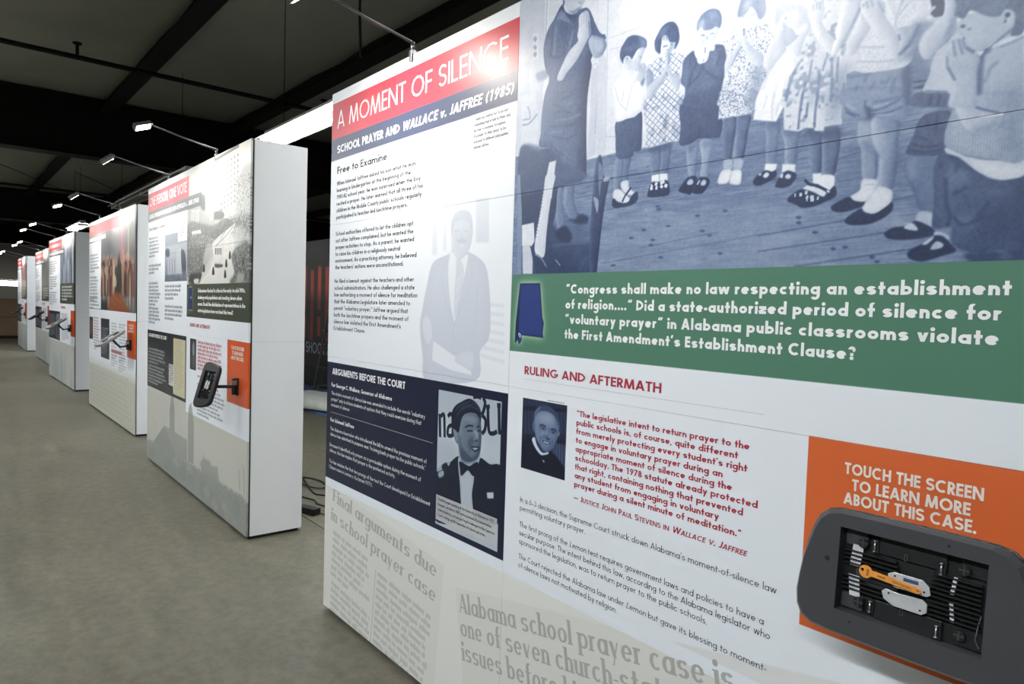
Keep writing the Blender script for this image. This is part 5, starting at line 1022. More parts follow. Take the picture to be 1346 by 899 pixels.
 ['p', 0.75, 1.2, 0, 0, 1, 1, [1200, 46, 1216, 58, 1218, 54, 1207, 44]],
 ['p', 0.76, 1.5, 0.03, 0, 1, 1, [1236, 435, 1245, 436, 1274, 383, 1276, 341, 1264, 286, 1230, 293, 1229, 318, 1187, 329, 1195, 356, 1197, 373, 1205, 399, 1216, 406]],
 ['s', 0.4, 5, 2, 1, 0, 1, [1189, 329, 1205, 325, 1227, 319]],
 ['s', 0.38, 7, 4, 0.7, 0, 1, [1236, 439, 1231, 426, 1218, 408]],
 ['p', 0.7, 1.5, 0.04, 0.12, 1, 1, [1218, 491, 1233, 486, 1235, 445, 1234, 435, 1222, 416, 1211, 404, 1194, 389, 1184, 390, 1175, 407, 1176, 422, 1189, 437, 1206, 452, 1215, 464]],
 ['s', 0.42, 6, 4, 0.6, 0, 1, [1227, 452, 1224, 436, 1216, 419]],
 ['s', 0.42, 6, 4, 0.6, 0, 1, [1231, 444, 1223, 421]],
 ['p', 0.3, 1.5, 0.05, 0.03, 1, 1, [1221, 209, 1251, 198, 1272, 179, 1307, 152, 1352, 152, 1359, 20, 1324, 30, 1289, 26, 1251, 41, 1246, 74, 1222, 72, 1214, 83, 1216, 123, 1212, 170, 1213, 190]],
 ['cloth', 0.28, 1, 0, 0, 1, 1, [1221, 209, 1251, 198, 1272, 179, 1307, 152, 1352, 152, 1359, 20, 1324, 30, 1289, 26, 1251, 41, 1246, 74, 1222, 72, 1214, 83, 1216, 123, 1212, 170, 1213, 190]],
 ['p', 0.18, 16, 0, 0, 0.6, 1, [1289, 84, 1320, 113, 1352, 146, 1357, 66, 1314, 28, 1286, 26, 1274, 46]],
 ['p', 0.44, 9, 0, 0, 0.6, 1, [1245, 94, 1285, 90, 1278, 72, 1258, 76]],
 ['p', 0.44, 9, 0, 0, 0.5, 1, [1240, 180, 1273, 169, 1257, 148, 1239, 150]],
 ['s', 0.17, 7, 4, 0.8, 0, 1, [1248, 93, 1266, 76, 1299, 89]],
 ['s', 0.17, 7, 4, 0.8, 0, 1, [1232, 164, 1237, 121]],
 ['s', 0.17, 7, 4, 0.8, 0, 1, [1240, 74, 1242, 94, 1235, 121]],
 ['s', 0.17, 7, 4, 0.8, 0, 1, [1268, 144, 1246, 133]],
 ['s', 0.17, 7, 4, 0.8, 0, 1, [1303, 114, 1288, 90]],
 ['s', 0.17, 7, 4, 0.8, 0, 1, [1236, 204, 1257, 189]],
 ['s', 0.17, 7, 4, 0.8, 0, 1, [1225, 192, 1222, 182]],
 ['s', 0.17, 7, 4, 0.8, 0, 1, [1252, 188, 1247, 172]],
 ['p', 0.14, 5, 0, 0, 0.8, 1, [1275, 26, 1359, 23, 1360, 4, 1287, 7]],
 ['p', 0.5, 6, 0, 0, 0.5, 1, [1319, 21, 1346, 22, 1336, 11]],
 ['p', 0.9, 1.5, 0.07, 0, 1, 1, [1232, 219, 1260, 200, 1271, 195, 1300, 186, 1350, 180, 1352, 154, 1328, 149, 1310, 152, 1284, 168, 1263, 188, 1251, 199, 1230, 211]],
 ['p', 0.66, 1.8, 0, 0, 1, 1, [1292, 382, 1338, 397, 1345, 269, 1257, 287, 1238, 291, 1241, 303, 1270, 285, 1275, 300, 1273, 337, 1278, 365]],
 ['p', 0.68, 1.5, 0.05, 0, 1, 1, [1230, 260, 1235, 279, 1243, 297, 1248, 309, 1344, 288, 1350, 182, 1305, 187, 1282, 195, 1259, 202, 1230, 221, 1227, 241]],
 ['knit', 0.55, 1, 0, 0, 1, 1, [1230, 260, 1235, 279, 1243, 297, 1248, 309, 1344, 288, 1350, 182, 1305, 187, 1282, 195, 1259, 202, 1230, 221, 1227, 241]],
 ['p', 0.42, 22, 0, 0, 0.55, 1, [1311, 271, 1344, 288, 1350, 180, 1327, 184, 1309, 215]],
 ['p', 0.45, 26, 0, 0, 0.6, 1, [1320, 315, 1342, 337, 1345, 269, 1308, 277]],
 ['p', 0.75, 18, 0, 0, 0.5, 1, [1283, 352, 1317, 359, 1308, 337, 1294, 328]],
 ['s', 0.4, 6, 4, 0.7, 0, 1, [1304, 355, 1293, 347, 1289, 334]],
 ['s', 0.4, 6, 4, 0.7, 0, 1, [1289, 334, 1284, 323]],
 ['s', 0.4, 6, 4, 0.7, 0, 1, [1339, 389, 1319, 383, 1304, 379]],
 ['p', 0.84, 1.5, 0, 0, 1, 1, [1292, 382, 1302, 389, 1319, 393, 1338, 399, 1339, 391, 1319, 385, 1302, 382]],
 ['s', 0.25, 16, 5, 0.85, 0, 1, [1291, 381, 1281, 379, 1276, 368, 1275, 345, 1275, 304]],
 ['p', 0.85, 2, 0, 0, 1, 1, [1270, 380, 1281, 380, 1276, 372, 1270, 375]],
 ['p', 0.72, 1.5, 0, 0.08, 1, 1, [1242, 304, 1271, 298, 1275, 278, 1311, 264, 1312, 248, 1297, 236, 1275, 236, 1260, 249, 1247, 270]],
 ['p', 0.4, 7, 0, 0, 0.6, 1, [1264, 245, 1280, 235, 1302, 238, 1317, 260, 1307, 256, 1280, 248]],
 ['s', 0.3, 4, 2, 1, 0, 1, [1273, 283, 1289, 275, 1310, 265]],
 ['s', 0.92, 4, 1, 1, 0, 1, [1280, 265, 1316, 263]],
 ['p', 0.68, 1.5, 0.05, 0.06, 1, 1, [1233, 412, 1230, 398, 1221, 390, 1224, 366, 1235, 344, 1241, 328, 1241, 303, 1244, 290, 1272, 284, 1274, 313, 1272, 346, 1275, 366, 1265, 381, 1255, 392, 1251, 403, 1239, 413]],
 ['p', 0.56, 10, 0, 0, 0.6, 1, [1230, 365, 1253, 365, 1271, 361, 1270, 347, 1253, 353, 1234, 355]],
 ['p', 0.7, 1.5, 0.04, 0.0, 1, 1, [1238, 434, 1248, 450, 1292, 443, 1320, 434, 1324, 413, 1315, 404, 1301, 394, 1290, 384, 1270, 381, 1259, 389, 1253, 399, 1248, 408, 1241, 417, 1236, 428]],
 ['p', 0.5, 28, 0, 0, 0.5, 1, [1274, 436, 1306, 434, 1314, 408, 1296, 401, 1279, 420]],
 ['p', 0.52, 10, 0, 0, 0.5, 1, [1259, 387, 1288, 383, 1305, 395, 1287, 393, 1270, 388]],
 ['p', 0.32, 2, 0, 0.0, 1, 1, [1231, 482, 1242, 485, 1335, 455, 1338, 397, 1319, 395, 1324, 413, 1320, 432, 1309, 441, 1303, 433, 1285, 437, 1263, 452, 1255, 456, 1248, 446, 1243, 446, 1231, 455, 1234, 469]],
 ['p', 0.5, 10, 0, 0, 0.6, 1, [1233, 477, 1251, 472, 1248, 458, 1236, 458]],
 ['p', 0.5, 18, 0, 0, 0.6, 1, [1276, 464, 1308, 456, 1302, 444, 1281, 444]],
 ['s', 0.2, 5, 4, 0.6, 0, 1, [1237, 455, 1247, 471]],
 ['s', 0.2, 5, 4, 0.6, 0, 1, [1241, 450, 1256, 464]],
 ['s', 0.2, 5, 4, 0.6, 0, 1, [1262, 460, 1277, 460]],
 ['s', 0.2, 5, 4, 0.6, 0, 1, [1232, 465, 1243, 474]],
 ['s', 0.2, 5, 4, 0.6, 0, 1, [1323, 445, 1334, 444]],
 ['s', 0.2, 5, 4, 0.6, 0, 1, [1328, 416, 1335, 406]],
 ['p', 0.72, 1.5, 0.08, 0, 1, 1, [1303, 433, 1309, 440, 1320, 436, 1324, 423, 1319, 410, 1311, 410, 1305, 421, 1308, 428]],
 ['p', 0.2, 2, 0, 0, 1, 1, [1309, 435, 1316, 434, 1316, 427, 1311, 427, 1312, 419, 1308, 420, 1310, 427]],
 ['s', 0.22, 6, 2, 1, 0, 1, [1242, 433, 1249, 430]],
 ['s', 0.35, 5, 2.5, 0.8, 0, 1, [1253, 423, 1259, 424]],
 ['s', 0.3, 5, 2, 1, 0, 1, [1246, 410, 1250, 408]],
 ['s', 0.3, 6, 2.5, 0.8, 0, 1, [1253, 393, 1259, 386, 1267, 380]],
 ['s', 0.42, 5, 2, 0.75, 0, 1, [1240, 410, 1244, 395, 1248, 381]],
 ['s', 0.42, 5, 2, 0.75, 0, 1, [1231, 411, 1234, 393, 1237, 380]],
 ['s', 0.42, 5, 2, 0.75, 0, 1, [1247, 407, 1251, 393]],
 ['s', 0.42, 5, 2, 0.75, 0, 1, [1223, 385, 1224, 366]],
 ['s', 0.6, 4, 2, 1, 0, 1, [1265, 379, 1274, 372]],
 ['s', 0.3, 5, 2.5, 0.8, 0, 1, [1224, 366, 1235, 344, 1239, 337]],
],
}
# ------------------------------------------------------------------ materials
M_white = mat('white_laminate', (226, 229, 233), .42, noise=.012, nscale=6); M_dark = mat('black_core', (14, 14, 15), .6); M_plinth = mat('black_plinth', (18, 18, 18), .55)
M_black = mat('black_plastic', (30, 31, 33), .42, noise=.12, nscale=60, bump=.15); M_shell = mat('charcoal_enclosure', (66, 67, 71), .36, noise=.04, nscale=12, bump=.08, bscale=700)
M_chrome = mat('brushed_steel', (190, 192, 196), .28, .9); M_steel = mat('zinc_plate', (206, 208, 212), .3, .35, noise=.16, nscale=45, bump=.2, bscale=60); M_rubber = mat('black_rubber', (17, 17, 18), .6)
M_key = mat('orange_anodised', (226, 148, 62), .45); M_arm = mat('grey_lamp_metal', (120, 122, 126), .3, .85)
I_white = mat('ink_white', (240, 241, 243), .4); I_dark = mat('ink_charcoal', (40, 44, 56), .55, spec=.25); I_red = mat('ink_crimson', (168, 46, 62), .45); I_pale = mat('ink_pale_grey', (172, 172, 168), .45); I_grey = mat('ink_grey', (92, 94, 104), .45); I_cream = mat('ink_offwhite', (232, 226, 218), .45)
M_conc = None

# ------------------------------------------------------------------ structure: slab floor, roof, steel, outer walls
def concrete():
    m = bpy.data.materials.new('sealed_concrete'); m.use_nodes = True; nt = m.node_tree; b = nt.nodes['Principled BSDF']; N = nt.nodes.new; Lk = nt.links.new
    g = N('ShaderNodeNewGeometry')
    def noise(sc, det, vec=None, rough=.55): n = N('ShaderNodeTexNoise'); n.inputs['Scale'].default_value = sc; n.inputs['Detail'].default_value = det; n.inputs['Roughness'].default_value = rough; Lk(vec or g.outputs['Position'], n.inputs['Vector']); return n
    def ramp(src, stops): r = N('ShaderNodeValToRGB'); e = r.color_ramp.elements; e[0].position, e[0].color = stops[0][0], srgb(stops[0][1]); e[1].position, e[1].color = stops[1][0], srgb(stops[1][1]); Lk(src, r.inputs[0]); return r
    n1 = noise(.55, 6, rough=.6); c1 = ramp(n1.outputs['Fac'], ((.30, (96, 94, 81)), (.70, (116, 113, 97))))
    mp = N('ShaderNodeMapping'); mp.inputs['Scale'].default_value = (1.2, 7, 1); mp.inputs['Rotation'].default_value = (0, 0, .6); Lk(g.outputs['Position'], mp.inputs[0]); n2 = noise(1.3, 7, mp.outputs[0], .65)
    c2 = ramp(n2.outputs['Fac'], ((.34, (188, 186, 182)), (.66, (255, 255, 255)))); mx = N('ShaderNodeMixRGB'); mx.blend_type = 'MULTIPLY'; mx.inputs[0].default_value = .55; Lk(c1.outputs[0], mx.inputs[1]); Lk(c2.outputs[0], mx.inputs[2])
    n3 = noise(16, 9, rough=.75); c3 = ramp(n3.outputs['Fac'], ((.40, (176, 174, 170)), (.58, (255, 255, 255)))); mx2 = N('ShaderNodeMixRGB'); mx2.blend_type = 'MULTIPLY'; mx2.inputs[0].default_value = .5; Lk(mx.outputs[0], mx2.inputs[1]); Lk(c3.outputs[0], mx2.inputs[2])
    vo = N('ShaderNodeTexVoronoi'); vo.inputs['Scale'].default_value = 1.1; Lk(g.outputs['Position'], vo.inputs['Vector']); c4 = ramp(vo.outputs['Distance'], ((.02, (120, 118, 112)), (.06, (255, 255, 255)))); mx3 = N('ShaderNodeMixRGB'); mx3.blend_type = 'MULTIPLY'; mx3.inputs[0].default_value = .5; Lk(mx2.outputs[0], mx3.inputs[1]); Lk(c4.outputs[0], mx3.inputs[2])
    Lk(mx3.outputs[0], b.inputs['Base Color']); rr = N('ShaderNodeMapRange'); rr.inputs[3].default_value = .38; rr.inputs[4].default_value = .6; Lk(n2.outputs['Fac'], rr.inputs[0]); Lk(rr.outputs[0], b.inputs['Roughness'])
    bp = N('ShaderNodeBump'); bp.inputs['Strength'].default_value = .12; bp.inputs['Distance'].default_value = .004; Lk(n3.outputs['Fac'], bp.inputs['Height']); Lk(bp.outputs[0], b.inputs['Normal']); return m
M_conc = concrete()
fl = MB().box(-48, 8, -9, 15, -.3, -.02).build('floor', mat('joint_dark', (46, 45, 40), .8)); tag(fl, 'grey sealed concrete warehouse floor', kind='structure')
for x0, x1 in ((-48, -21.62), (-21.61, 8)):
    for y0, y1 in ((-9, .503), (.512, 15)): MB().box(x0, x1, y0, y1, -.02, 0).build('slab', M_conc, fl)
M_skin = mat('roof_blanket', (158, 162, 150), .75, noise=.10, nscale=1.2, bump=.6, bscale=3.2); M_purlin = mat('dark_red_oxide_steel', (9, 9, 9), .8)
ce = empty('ceiling', kind='structure', label='dark roof of draped insulation between steel purlins')
ZC = 4.62
purl_y = [-7.2, -5.3, -3.3, -1.3, .72, 2.68, 4.64, 6.6, 8.6, 10.6, 12.6]; frames = [-38.5, -25.8, -13.1, -.4]
xs = [-48] + frames + [8]
for i in range(len(xs) - 1):
    for j in range(-1, len(purl_y)):
        y0 = -9 if j < 0 else purl_y[j]; y1 = 15 if j == len(purl_y) - 1 else purl_y[j + 1]; mb = MB(); nx, ny = 14, 6; vs = []
        for a in range(nx + 1):
            for b_ in range(ny + 1):
                u, v = a / nx, b_ / ny; sag = .13 * math.sin(math.pi * v) * (.8 + .2 * math.sin(a * 1.9 + j)) * math.sin(math.pi * u) ** .5; vs.append((xs[i] + (xs[i + 1] - xs[i]) * u, y0 + (y1 - y0) * v, ZC + .02 - sag * .6 + .03 * math.sin(a * 2.3 + b_) * math.sin(math.pi * u)))
        mb.add(vs, [(a * (ny + 1) + b_, a * (ny + 1) + b_ + 1, (a + 1) * (ny + 1) + b_ + 1, (a + 1) * (ny + 1) + b_) for a in range(nx) for b_ in range(ny)])
        mb.build('insulation_panel', M_skin, ce, smooth=True)
MB().box(-48, 8, -9, 15, ZC + .25, ZC + .35).build('roof_deck', M_purlin, ce)
for y in purl_y: MB().box(-48, 8, y - .03, y + .03, ZC - .16, ZC + .1).box(-48, 8, y - .13, y + .10, ZC - .175, ZC - .16).build('purlin', M_purlin, ce)
for x in frames:
    MB().box(x - .02, x + .02, -9, 15, ZC - .9, ZC).box(x - .17, x + .17, -9, 15, ZC - .92, ZC - .9).box(x - .17, x + .17, -9, 15, ZC - .02, ZC).build('rafter', M_purlin, ce)
M_wall = mat('dark_wall_sheet', (40, 39, 37), .8, noise=.1, nscale=2)
for nm, b in (('wall_left', (-48, 8, -9.2, -9, 0, 5)), ('wall_back', (-48.2, -48, -9, 15, 0, 5)), ('wall_right', (-48, 8, 15, 15.2, 0, 5)), ('wall_front', (8, 8.2, -9, 15, 0, 5))):
    o = MB().box(*b).build(nm, M_wall); tag(o, kind='structure')
# wall girts on the far wall
pipe = empty('sprinkler_pipe', (-9.6, 0, 4.28), label='thin dark pipe with short upright heads crossing below the nearest roof bay', cat='pipe')
MB().tube([(0, -8.8, 0), (-.3, 14.8, 0)], .03, 8).build('pipe', M_purlin, pipe)
for y in (-.15, 2.9, 5.9): MB().tube([(0, y, 0), (0, y, .12)], .018, 6).tube([(0, y, .12), (0, y, .135)], .05, 8).build('sprinkler_head', M_purlin, pipe)
pipe2 = empty('sprinkler_pipe', (-21.5, 0, 4.2), label='thin dark pipe crossing below the farther roof bay', cat='pipe')
MB().tube([(0, -8.8, 0), (0, 14.8, 0)], .03, 8).build('pipe', M_purlin, pipe2)
for k, (a, b, lb) in enumerate((((-18.7, 1.0, 4.3), (-25.5, 4.6, 4.3), 'taut thin brace wire rising to the right below the far roof bay'), ((-18.7, -.6, 4.34), (-25.5, 2.6, 4.34), 'thin brace wire crossing the far roof bay beside the left purlin'))):
    tag(MB().tube([a, b], .008, 5).build('brace_wire', M_purlin), lb, 'wire')

# ------------------------------------------------------------------ strip lights behind the row and added ones, unseen, over the aisle
M_tube = mat('fluorescent_tube', (255, 252, 245), .5, emit=TUBE_E); M_tube_off = mat('fluorescent_tube_off', (170, 172, 170), .4); M_refl = mat('white_enamel', (205, 206, 204), .45)
def strip_light(x0, x1, y, z, on, label, power=0):
    e = empty('strip_light', ((x0 + x1) / 2, y, z), label=label, cat='ceiling light', group='strip lights hung from the roof'); L_ = (x1 - x0) / 2
    MB().prism([(-.05, .07), (.05, .07), (.06, 0), (-.06, 0)], -L_, L_).build('housing', M_refl, e).rotation_euler = (0, 0, R(90)); 
    mb = MB(); pr = [(-.17, -.035), (-.06, .012), (.06, .012), (.17, -.035), (.17, -.030), (.06, .018), (-.06, .018), (-.17, -.030)]
    mb.prism(pr, -L_, L_).build('reflector', M_refl, e).rotation_euler = (0, 0, R(90))
    n = max(1, round(2 * L_ / 2.44))
    for i in range(n):
        a = -L_ + i * 2 * L_ / n + .03; b = -L_ + (i + 1) * 2 * L_ / n - .03
        for s_ in (-.085, .085): MB().tube([(a, s_, -.035), (b, s_, -.035)], .019, 8).build('tube', M_tube if on else M_tube_off, e, smooth=True)
        for q in (a, b): MB().box(q - .02, q + .02, -.11, .11, -.07, -.012).build('tube_socket', M_refl, e)
    for q in (-L_ + .4, L_ - .4): MB().tube([(q, 0, .07), (q, 0, ZC - z + .0)], .004, 4).build('hanging_wire', M_purlin, e)
    if power: area_light('strip_light_glow', (0, 0, -.06), (0, 0, 0), 2 * L_, .26, power, (.84, .93, 1), e)
    return e
strip_light(-7.42, -2.5, 1.31, 3.2, True, 'brightly lit double strip light hanging behind the two nearest display walls', BACK_W * 1.2)
strip_light(-15.0, -10.1, 1.22, 3.2, False, 'unlit grey strip light hanging above the third display wall from the front')
strip_light(-21.0, -19.3, 1.25, 3.2, True, 'lit strip light glowing over the fourth display wall from the front', BACK_W * .8)
strip_light(-2.0, 2.9, 1.31, 3.2, True, 'lit strip light continuing the row beyond the frame on the right', 0)
for x0, lb in ((-3.4, 'unseen strip light added over the aisle nearest the camera to light the wall fronts'), (-9.8, 'unseen strip light added over the aisle beside the second display wall to light its front'), (-16.2, 'unseen strip light added over the aisle beside the third display wall to light its front'), (-24, 'unseen strip light added over the far end of the aisle to light the wall fronts')):
    strip_light(x0, x0 + 4.9, -3.4, 3.6, True, lb, FRONT_W)  # out-of-view row added as soft light for the wall fronts
far = empty('strip_light', (-46.5, 3.0, 2.02), label='bright long strip light glowing low at the far left end of the hall', cat='ceiling light')
MB().box(-.1, .1, -4.2, 1.2, .2, .26).build('housing', M_refl, far); MB().tube([(0, -4.2, 0), (0, 1.2, 0)], .13, 8).build('tube', mat('far_tube', (255, 250, 240), emit=12), far)

# ------------------------------------------------------------------ display walls
H = 2.44
SEAM = [0.022, .61, 1.2205, 1.8345, H]
def grid_panel(x0, x1, z0, z1, W):
    me = bpy.data.meshes.new('graphic_panel'); t = .012; b = .0006
    mb = MB(); mb.add([(x0, b, z0), (x1, b, z0), (x1, b, z1), (x0, b, z1), (x0 + b, 0, z0 + b), (x1 - b, 0, z0 + b), (x1 - b, 0, z1 - b), (x0 + b, 0, z1 - b), (x0, t, z0), (x1, t, z0), (x1, t, z1), (x0, t, z1)],
        [(4, 5, 6, 7), (0, 1, 5, 4), (1, 2, 6, 5), (2, 3, 7, 6), (3, 0, 4, 7), (8, 9, 1, 0), (9, 10, 2, 1), (10, 11, 3, 2), (11, 8, 0, 3), (11, 10, 9, 8)])
    me = mb.mesh('graphic_panel'); uv = me.uv_layers.new(name='UVMap')
    for lp in me.loops: v = me.vertices[lp.vertex_index].co; uv.data[lp.index].uv = (v.x / W, v.z / H)
    return me
def display_wall(xl, y, rot, W, D, xm, cv, label, rough=.33):
    e = empty('display_wall', (xl, y, 0), rot, label=label, cat='display', group='double-width display walls set in a row')
    pm = print_material('printed_board', cv, rough); g = .0004
    MB().box(.008, W - .008, .010, D - .010, .03, H - .008).build('core', M_dark, e)
    MB().box(.02, W - .02, .02, D - .02, 0, .035).build('plinth', M_plinth, e)
    for (a, b) in ((0.0, xm - g), (xm + g, W - .004)):
        for i in range(4): link('graphic_panel', grid_panel(a, b, SEAM[i] + g, SEAM[i + 1] - g, W), e, pm)
    for nm, x0, x1 in (('end_panel', W - .012, W), ('end_panel', 0, .012)):
        for a, b in ((.022, 1.2205), (1.2205, H)): MB().box(x0, x1, .022, D, a + g * 1.2, b - g * 1.2).build(nm, M_white, e, bevel=.001, seg=1)
    for a, b in ((.012, 1.2205), (1.2205, H)): MB().box(.013, W - .013, D - .012, D, a + g, b - g).build('back_panel', M_white, e)
    MB().box(.004, W - .004, .004, D - .004, H - .010, H - .004).build('top_cap', M_dark, e)
    return e
WARM_GHOST = (188, 188, 179); BOARD = (229, 234, 241)
# --- nearest wall canvas (mm)
WA, XA = 2.765, 1.347
def alabama(cv, x, z, s, glow=True, col=(44, 62, 128)):
    P = [(.12, 1), (.62, 1), (.70, .45), (.74, .36), (.72, .20), (.74, .12), (.18, .14), (.20, .04), (.14, -.02), (.10, .06), (.06, .0), (.03, .02), (.04, .35), (.12, 1)]
    pts = sum([[x + a * s, z + b * s] for a, b in P[:-1]], [])
    if glow: cv.poly(pts, rgb(176, 208, 168), s * .085, .95); cv.poly(pts, rgb(196, 222, 186), s * .04, .9)
    cv.poly(pts, rgb(*[c * .6 for c in col]), .6); ins = sum([[x + (a * .93 + .025) * s, z + (b * .95 + .03) * s] for a, b in P[:10]], []); cv.poly(ins, rgb(*col), s * .012, .9)
def canvas_a():
    cv = Canvas(0, 0, WA * 1000, 2440, .9, 3, rgb(*BOARD)); w = WA * 1000
    cv.rect(0, w, 0, 609, rgb(224, 224, 219))
    g = Canvas(560, 1100, 790, 1040, .8, 1, 1.0); g.draw(PICS['steps']); g.draw(PICS['man']); g.a = g.a * .45 + .55
    al = np.clip(np.linspace(0, 2.6, g.w), 0, 1)[None, :] * np.clip(np.linspace(2.6, .0, g.h) * 1.0, 0, 1)[:, None] * np.ones((g.h, g.w)); g2 = Canvas(560, 1197, 787, 930, .9, 1, 1.0); g2.draw(PICS['steps']); g2.draw(PICS['man'])
    al = (np.clip(np.linspace(0, 3, g2.w), 0, 1)[None, :] * np.clip(np.linspace(2.2, .05, g2.h), 0, 1)[:, None]).astype(np.float32) * .34
    paste(cv, g2, [(0, (96, 108, 140)), (.5, (160, 168, 188)), (1, BOARD)], al)
    cv.rect(0, XA * 1000, 2130, 2228, rgb(44, 56, 92)); cv.rect(0, XA * 1000, 2228, 2392, rgb(196, 40, 62))
    cv.rect(1097, XA * 1000, 1990, 2131, rgb(244, 245, 246), .5, .8)
    cv.rect(0, XA * 1000, 645, 1196, rgb(20, 27, 54))
    t = Canvas(946, 666, 371, 501, 1.4, 1, .8); t.draw(PICS['tux']); t2 = Canvas(946, 666, 371, 501, .9, 1, .8); t2.draw(PICS['tux']); paste(cv, t2, NAVYTONE)
    cv.rect(946, 1310, 682, 776, rgb(186, 188, 190), 0, .92)
    # pictures, right half
    k = Canvas(1347, 1578, w - 1347, 862, .9, 1, .8)
    k.draw([[i[0], i[1], i[2], i[3], i[4], i[5], i[6], [v + (1347 if n % 2 == 0 else 1570) for n, v in enumerate(i[7])]] for i in PICS['kids']])
    k.a += (RNG.random(k.a.shape).astype(np.float32) - .5) * .06 + (value_noise(k.h, k.w, 5)[..., None] - .5) * .05 + (value_noise(k.h, k.w, 26)[..., None] - .5) * .04; paste(cv, k, BLUE)
    cv.rect(1347, w, 1336, 1580, rgb(80, 124, 104)); alabama(cv, 1366, 1362, 190)
    cv.poly((1381 + 8, 1386, 1396 + 3, 1380, 1396 + 4, 1392, 1388, 1396), rgb(235, 235, 235), 0, .9); cv.poly((1392, 1386, 1396, 1384, 1396, 1389, 1392, 1391), rgb(40, 60, 120), 0)
    j = Canvas(1422, 970, 199, 223, 1.0, 1, .1); j.draw(PICS['just']); j3 = Canvas(1422, 970, 199, 223, .9, 1, .1); j3.draw(PICS['just']); paste(cv, j3, [(0, (10, 14, 30)), (.4, (80, 96, 130)), (.75, (160, 174, 198)), (1, (225, 230, 236))])
    cv.greek(1535, 1196, 85, 1, 5, 2.6, rgb(60, 60, 70), .7, seed=5)
    cv.rect(2349, w, 814, 1221.5, rgb(212, 102, 54))
    # newspaper clippings
    def clip(x0, x1, z0, z1, a, c=(214, 213, 207)): 
        ca, sa = math.cos(a), math.sin(a); cx, cz = x0, z1; P = []
        for dx, dz in ((0, 0), (x1 - x0, 0), (x1 - x0, z0 - z1), (0, z0 - z1)): P += [cx + dx * ca - dz * sa, cz + dx * sa + dz * ca]
        cv.poly(P, rgb(*c), .6, .6)
    clip(30, 1015, -200, 622, -.096); clip(1085, 2900, -300, 470, .186)
    cv.rect(0, w, 607, 646, rgb(*BOARD)); 
    k1, k2 = rgb(150, 150, 144), rgb(160, 160, 154)
    cv.greek(95, 392, 380, 7, 33, 17, k1, .5, -.096, seed=11); cv.greek(85, 150, 385, 9, 33, 17, k1, .5, -.096, .05, seed=12); cv.greek(520, 330, 420, 15, 33, 17, k1, .5, -.096, .08, seed=13)
    cv.stroke((505, 352, 462, -60), 3, k1); cv.greek(1200, 120, 560, 6, 33, 16, k2, .5, .186, seed=14); cv.greek(1830, 250, 620, 9, 33, 16, k2, .6, .186, seed=15)
    return cv
cvA = canvas_a()
wA = display_wall(-3.055, 0, 0, WA, .35, XA, cvA, 'nearest display wall, with a photograph of praying children and a green quotation band', .37)
OX = 3.055
def TA(name, lines, x, z, cap, m, end=None, **k): return text_obj(name, lines, x + OX, z, cap, m, wA, None if end is None else end + OX, ends=[q + OX for q in k.pop('ends')] if 'ends' in k else None, **k)
TA('headline_text', ['A MOMENT OF SILENCE'], -2.997, 2.272, .079, I_white, -1.759, wt=.105, track=.10)
TA('subtitle_text', ['SCHOOL PRAYER AND /WALLACE v. JAFFREE/ /(1985)/'], -2.992, 2.158, .036, I_white, -1.728, wt=.2)
TA('subheading_text', ['Free to Examine'], -2.988, 2.065, .032, I_dark, -2.53, wt=.16)
B = 'body_text'
TA(B, ['When Ishmael Jaffree asked his son what he was', 'learning in kindergarten at the beginning of the', '1981-82 school year, he was surprised when the boy', 'recited a prayer. He later learned that all three of his', 'children in the Mobile County public schools regularly', 'participated in teacher-led lunchtime prayers.'], -2.990, 2.012, .0185, I_dark, -2.252, ref=3, sp=.0308, wt=.175, track=.10)
TA(B, ['School authorities offered to let the children opt', 'out after Jaffree complained, but he wanted the', 'prayer activities to stop. As a parent, he wanted', 'to raise his children in a religiously neutral', 'environment. As a practicing attorney, he believed', "the teachers' actions were unconstitutional."], -2.991, 1.782, .0185, I_dark, -2.286, ref=4, sp=.0308, wt=.16, track=.10)
TA(B, ['He filed a lawsuit against the teachers and other', 'school administrators. He also challenged a state', 'law authorizing a moment of silence for meditation', 'that the Alabama Legislature later amended to', 'permit \u201cvoluntary prayer.\u201d Jaffree argued that', 'both the lunchtime prayers and the moment of', "silence law violated the First Amendment's", 'Establishment Clause.'], -2.996, 1.565, .0185, I_dark, -2.273, ref=2, sp=.0311, wt=.145, track=.10)
TA('pull_quote_text', ['\u201cI want my children not to accept', 'everything that is told to them, and', 'be free to examine, to explore,', 'to ponder, to think about, to be', 'exposed to different philosophies.\u201d', 'Ishmael Jaffree'], -1.934, 2.108, .0115, I_grey, -1.740, ref=1, sp=.0190, wt=.15)
TA('heading_text', ['ARGUMENTS BEFORE THE COURT'], -3.000, 1.140, .030, I_white, -2.346, wt=.19)
TA('subheading_text', ['For George C. Wallace, Governor of Alabama'], -3.006, 1.082, .0185, I_white, -2.449, wt=.18)
TA(B, ["The state's moment of silence law was amended to include the words \u201cvoluntary", 'prayer\u201d only to inform students of options that they could exercise during that', 'moment of silence.'], -3.006, 1.044, .0165, I_white, -2.198, sp=.0275, wt=.11)
MB().box(.050, .915, -.0009, -.0004, .9600, .9618).build('rule_line', I_pale, wA)
TA('subheading_text', ['For Ishmael Jaffree'], -3.011, .917, .0185, I_white, -2.772, wt=.18)
TA(B, ['The Alabama lawmaker who introduced the bill to amend the previous moment of', 'silence law admitted its purpose was \u201cto bring back prayer to the public schools.\u201d'], -3.010, .876, .0165, I_white, -2.178, sp=.0262, wt=.11)
TA(B, ['Because it identified only prayer as a permissible option during the moment of', 'silence, the law implies that prayer is the preferred activity.'], -3.013, .799, .0165, I_white, -2.215, sp=.0262, wt=.11)
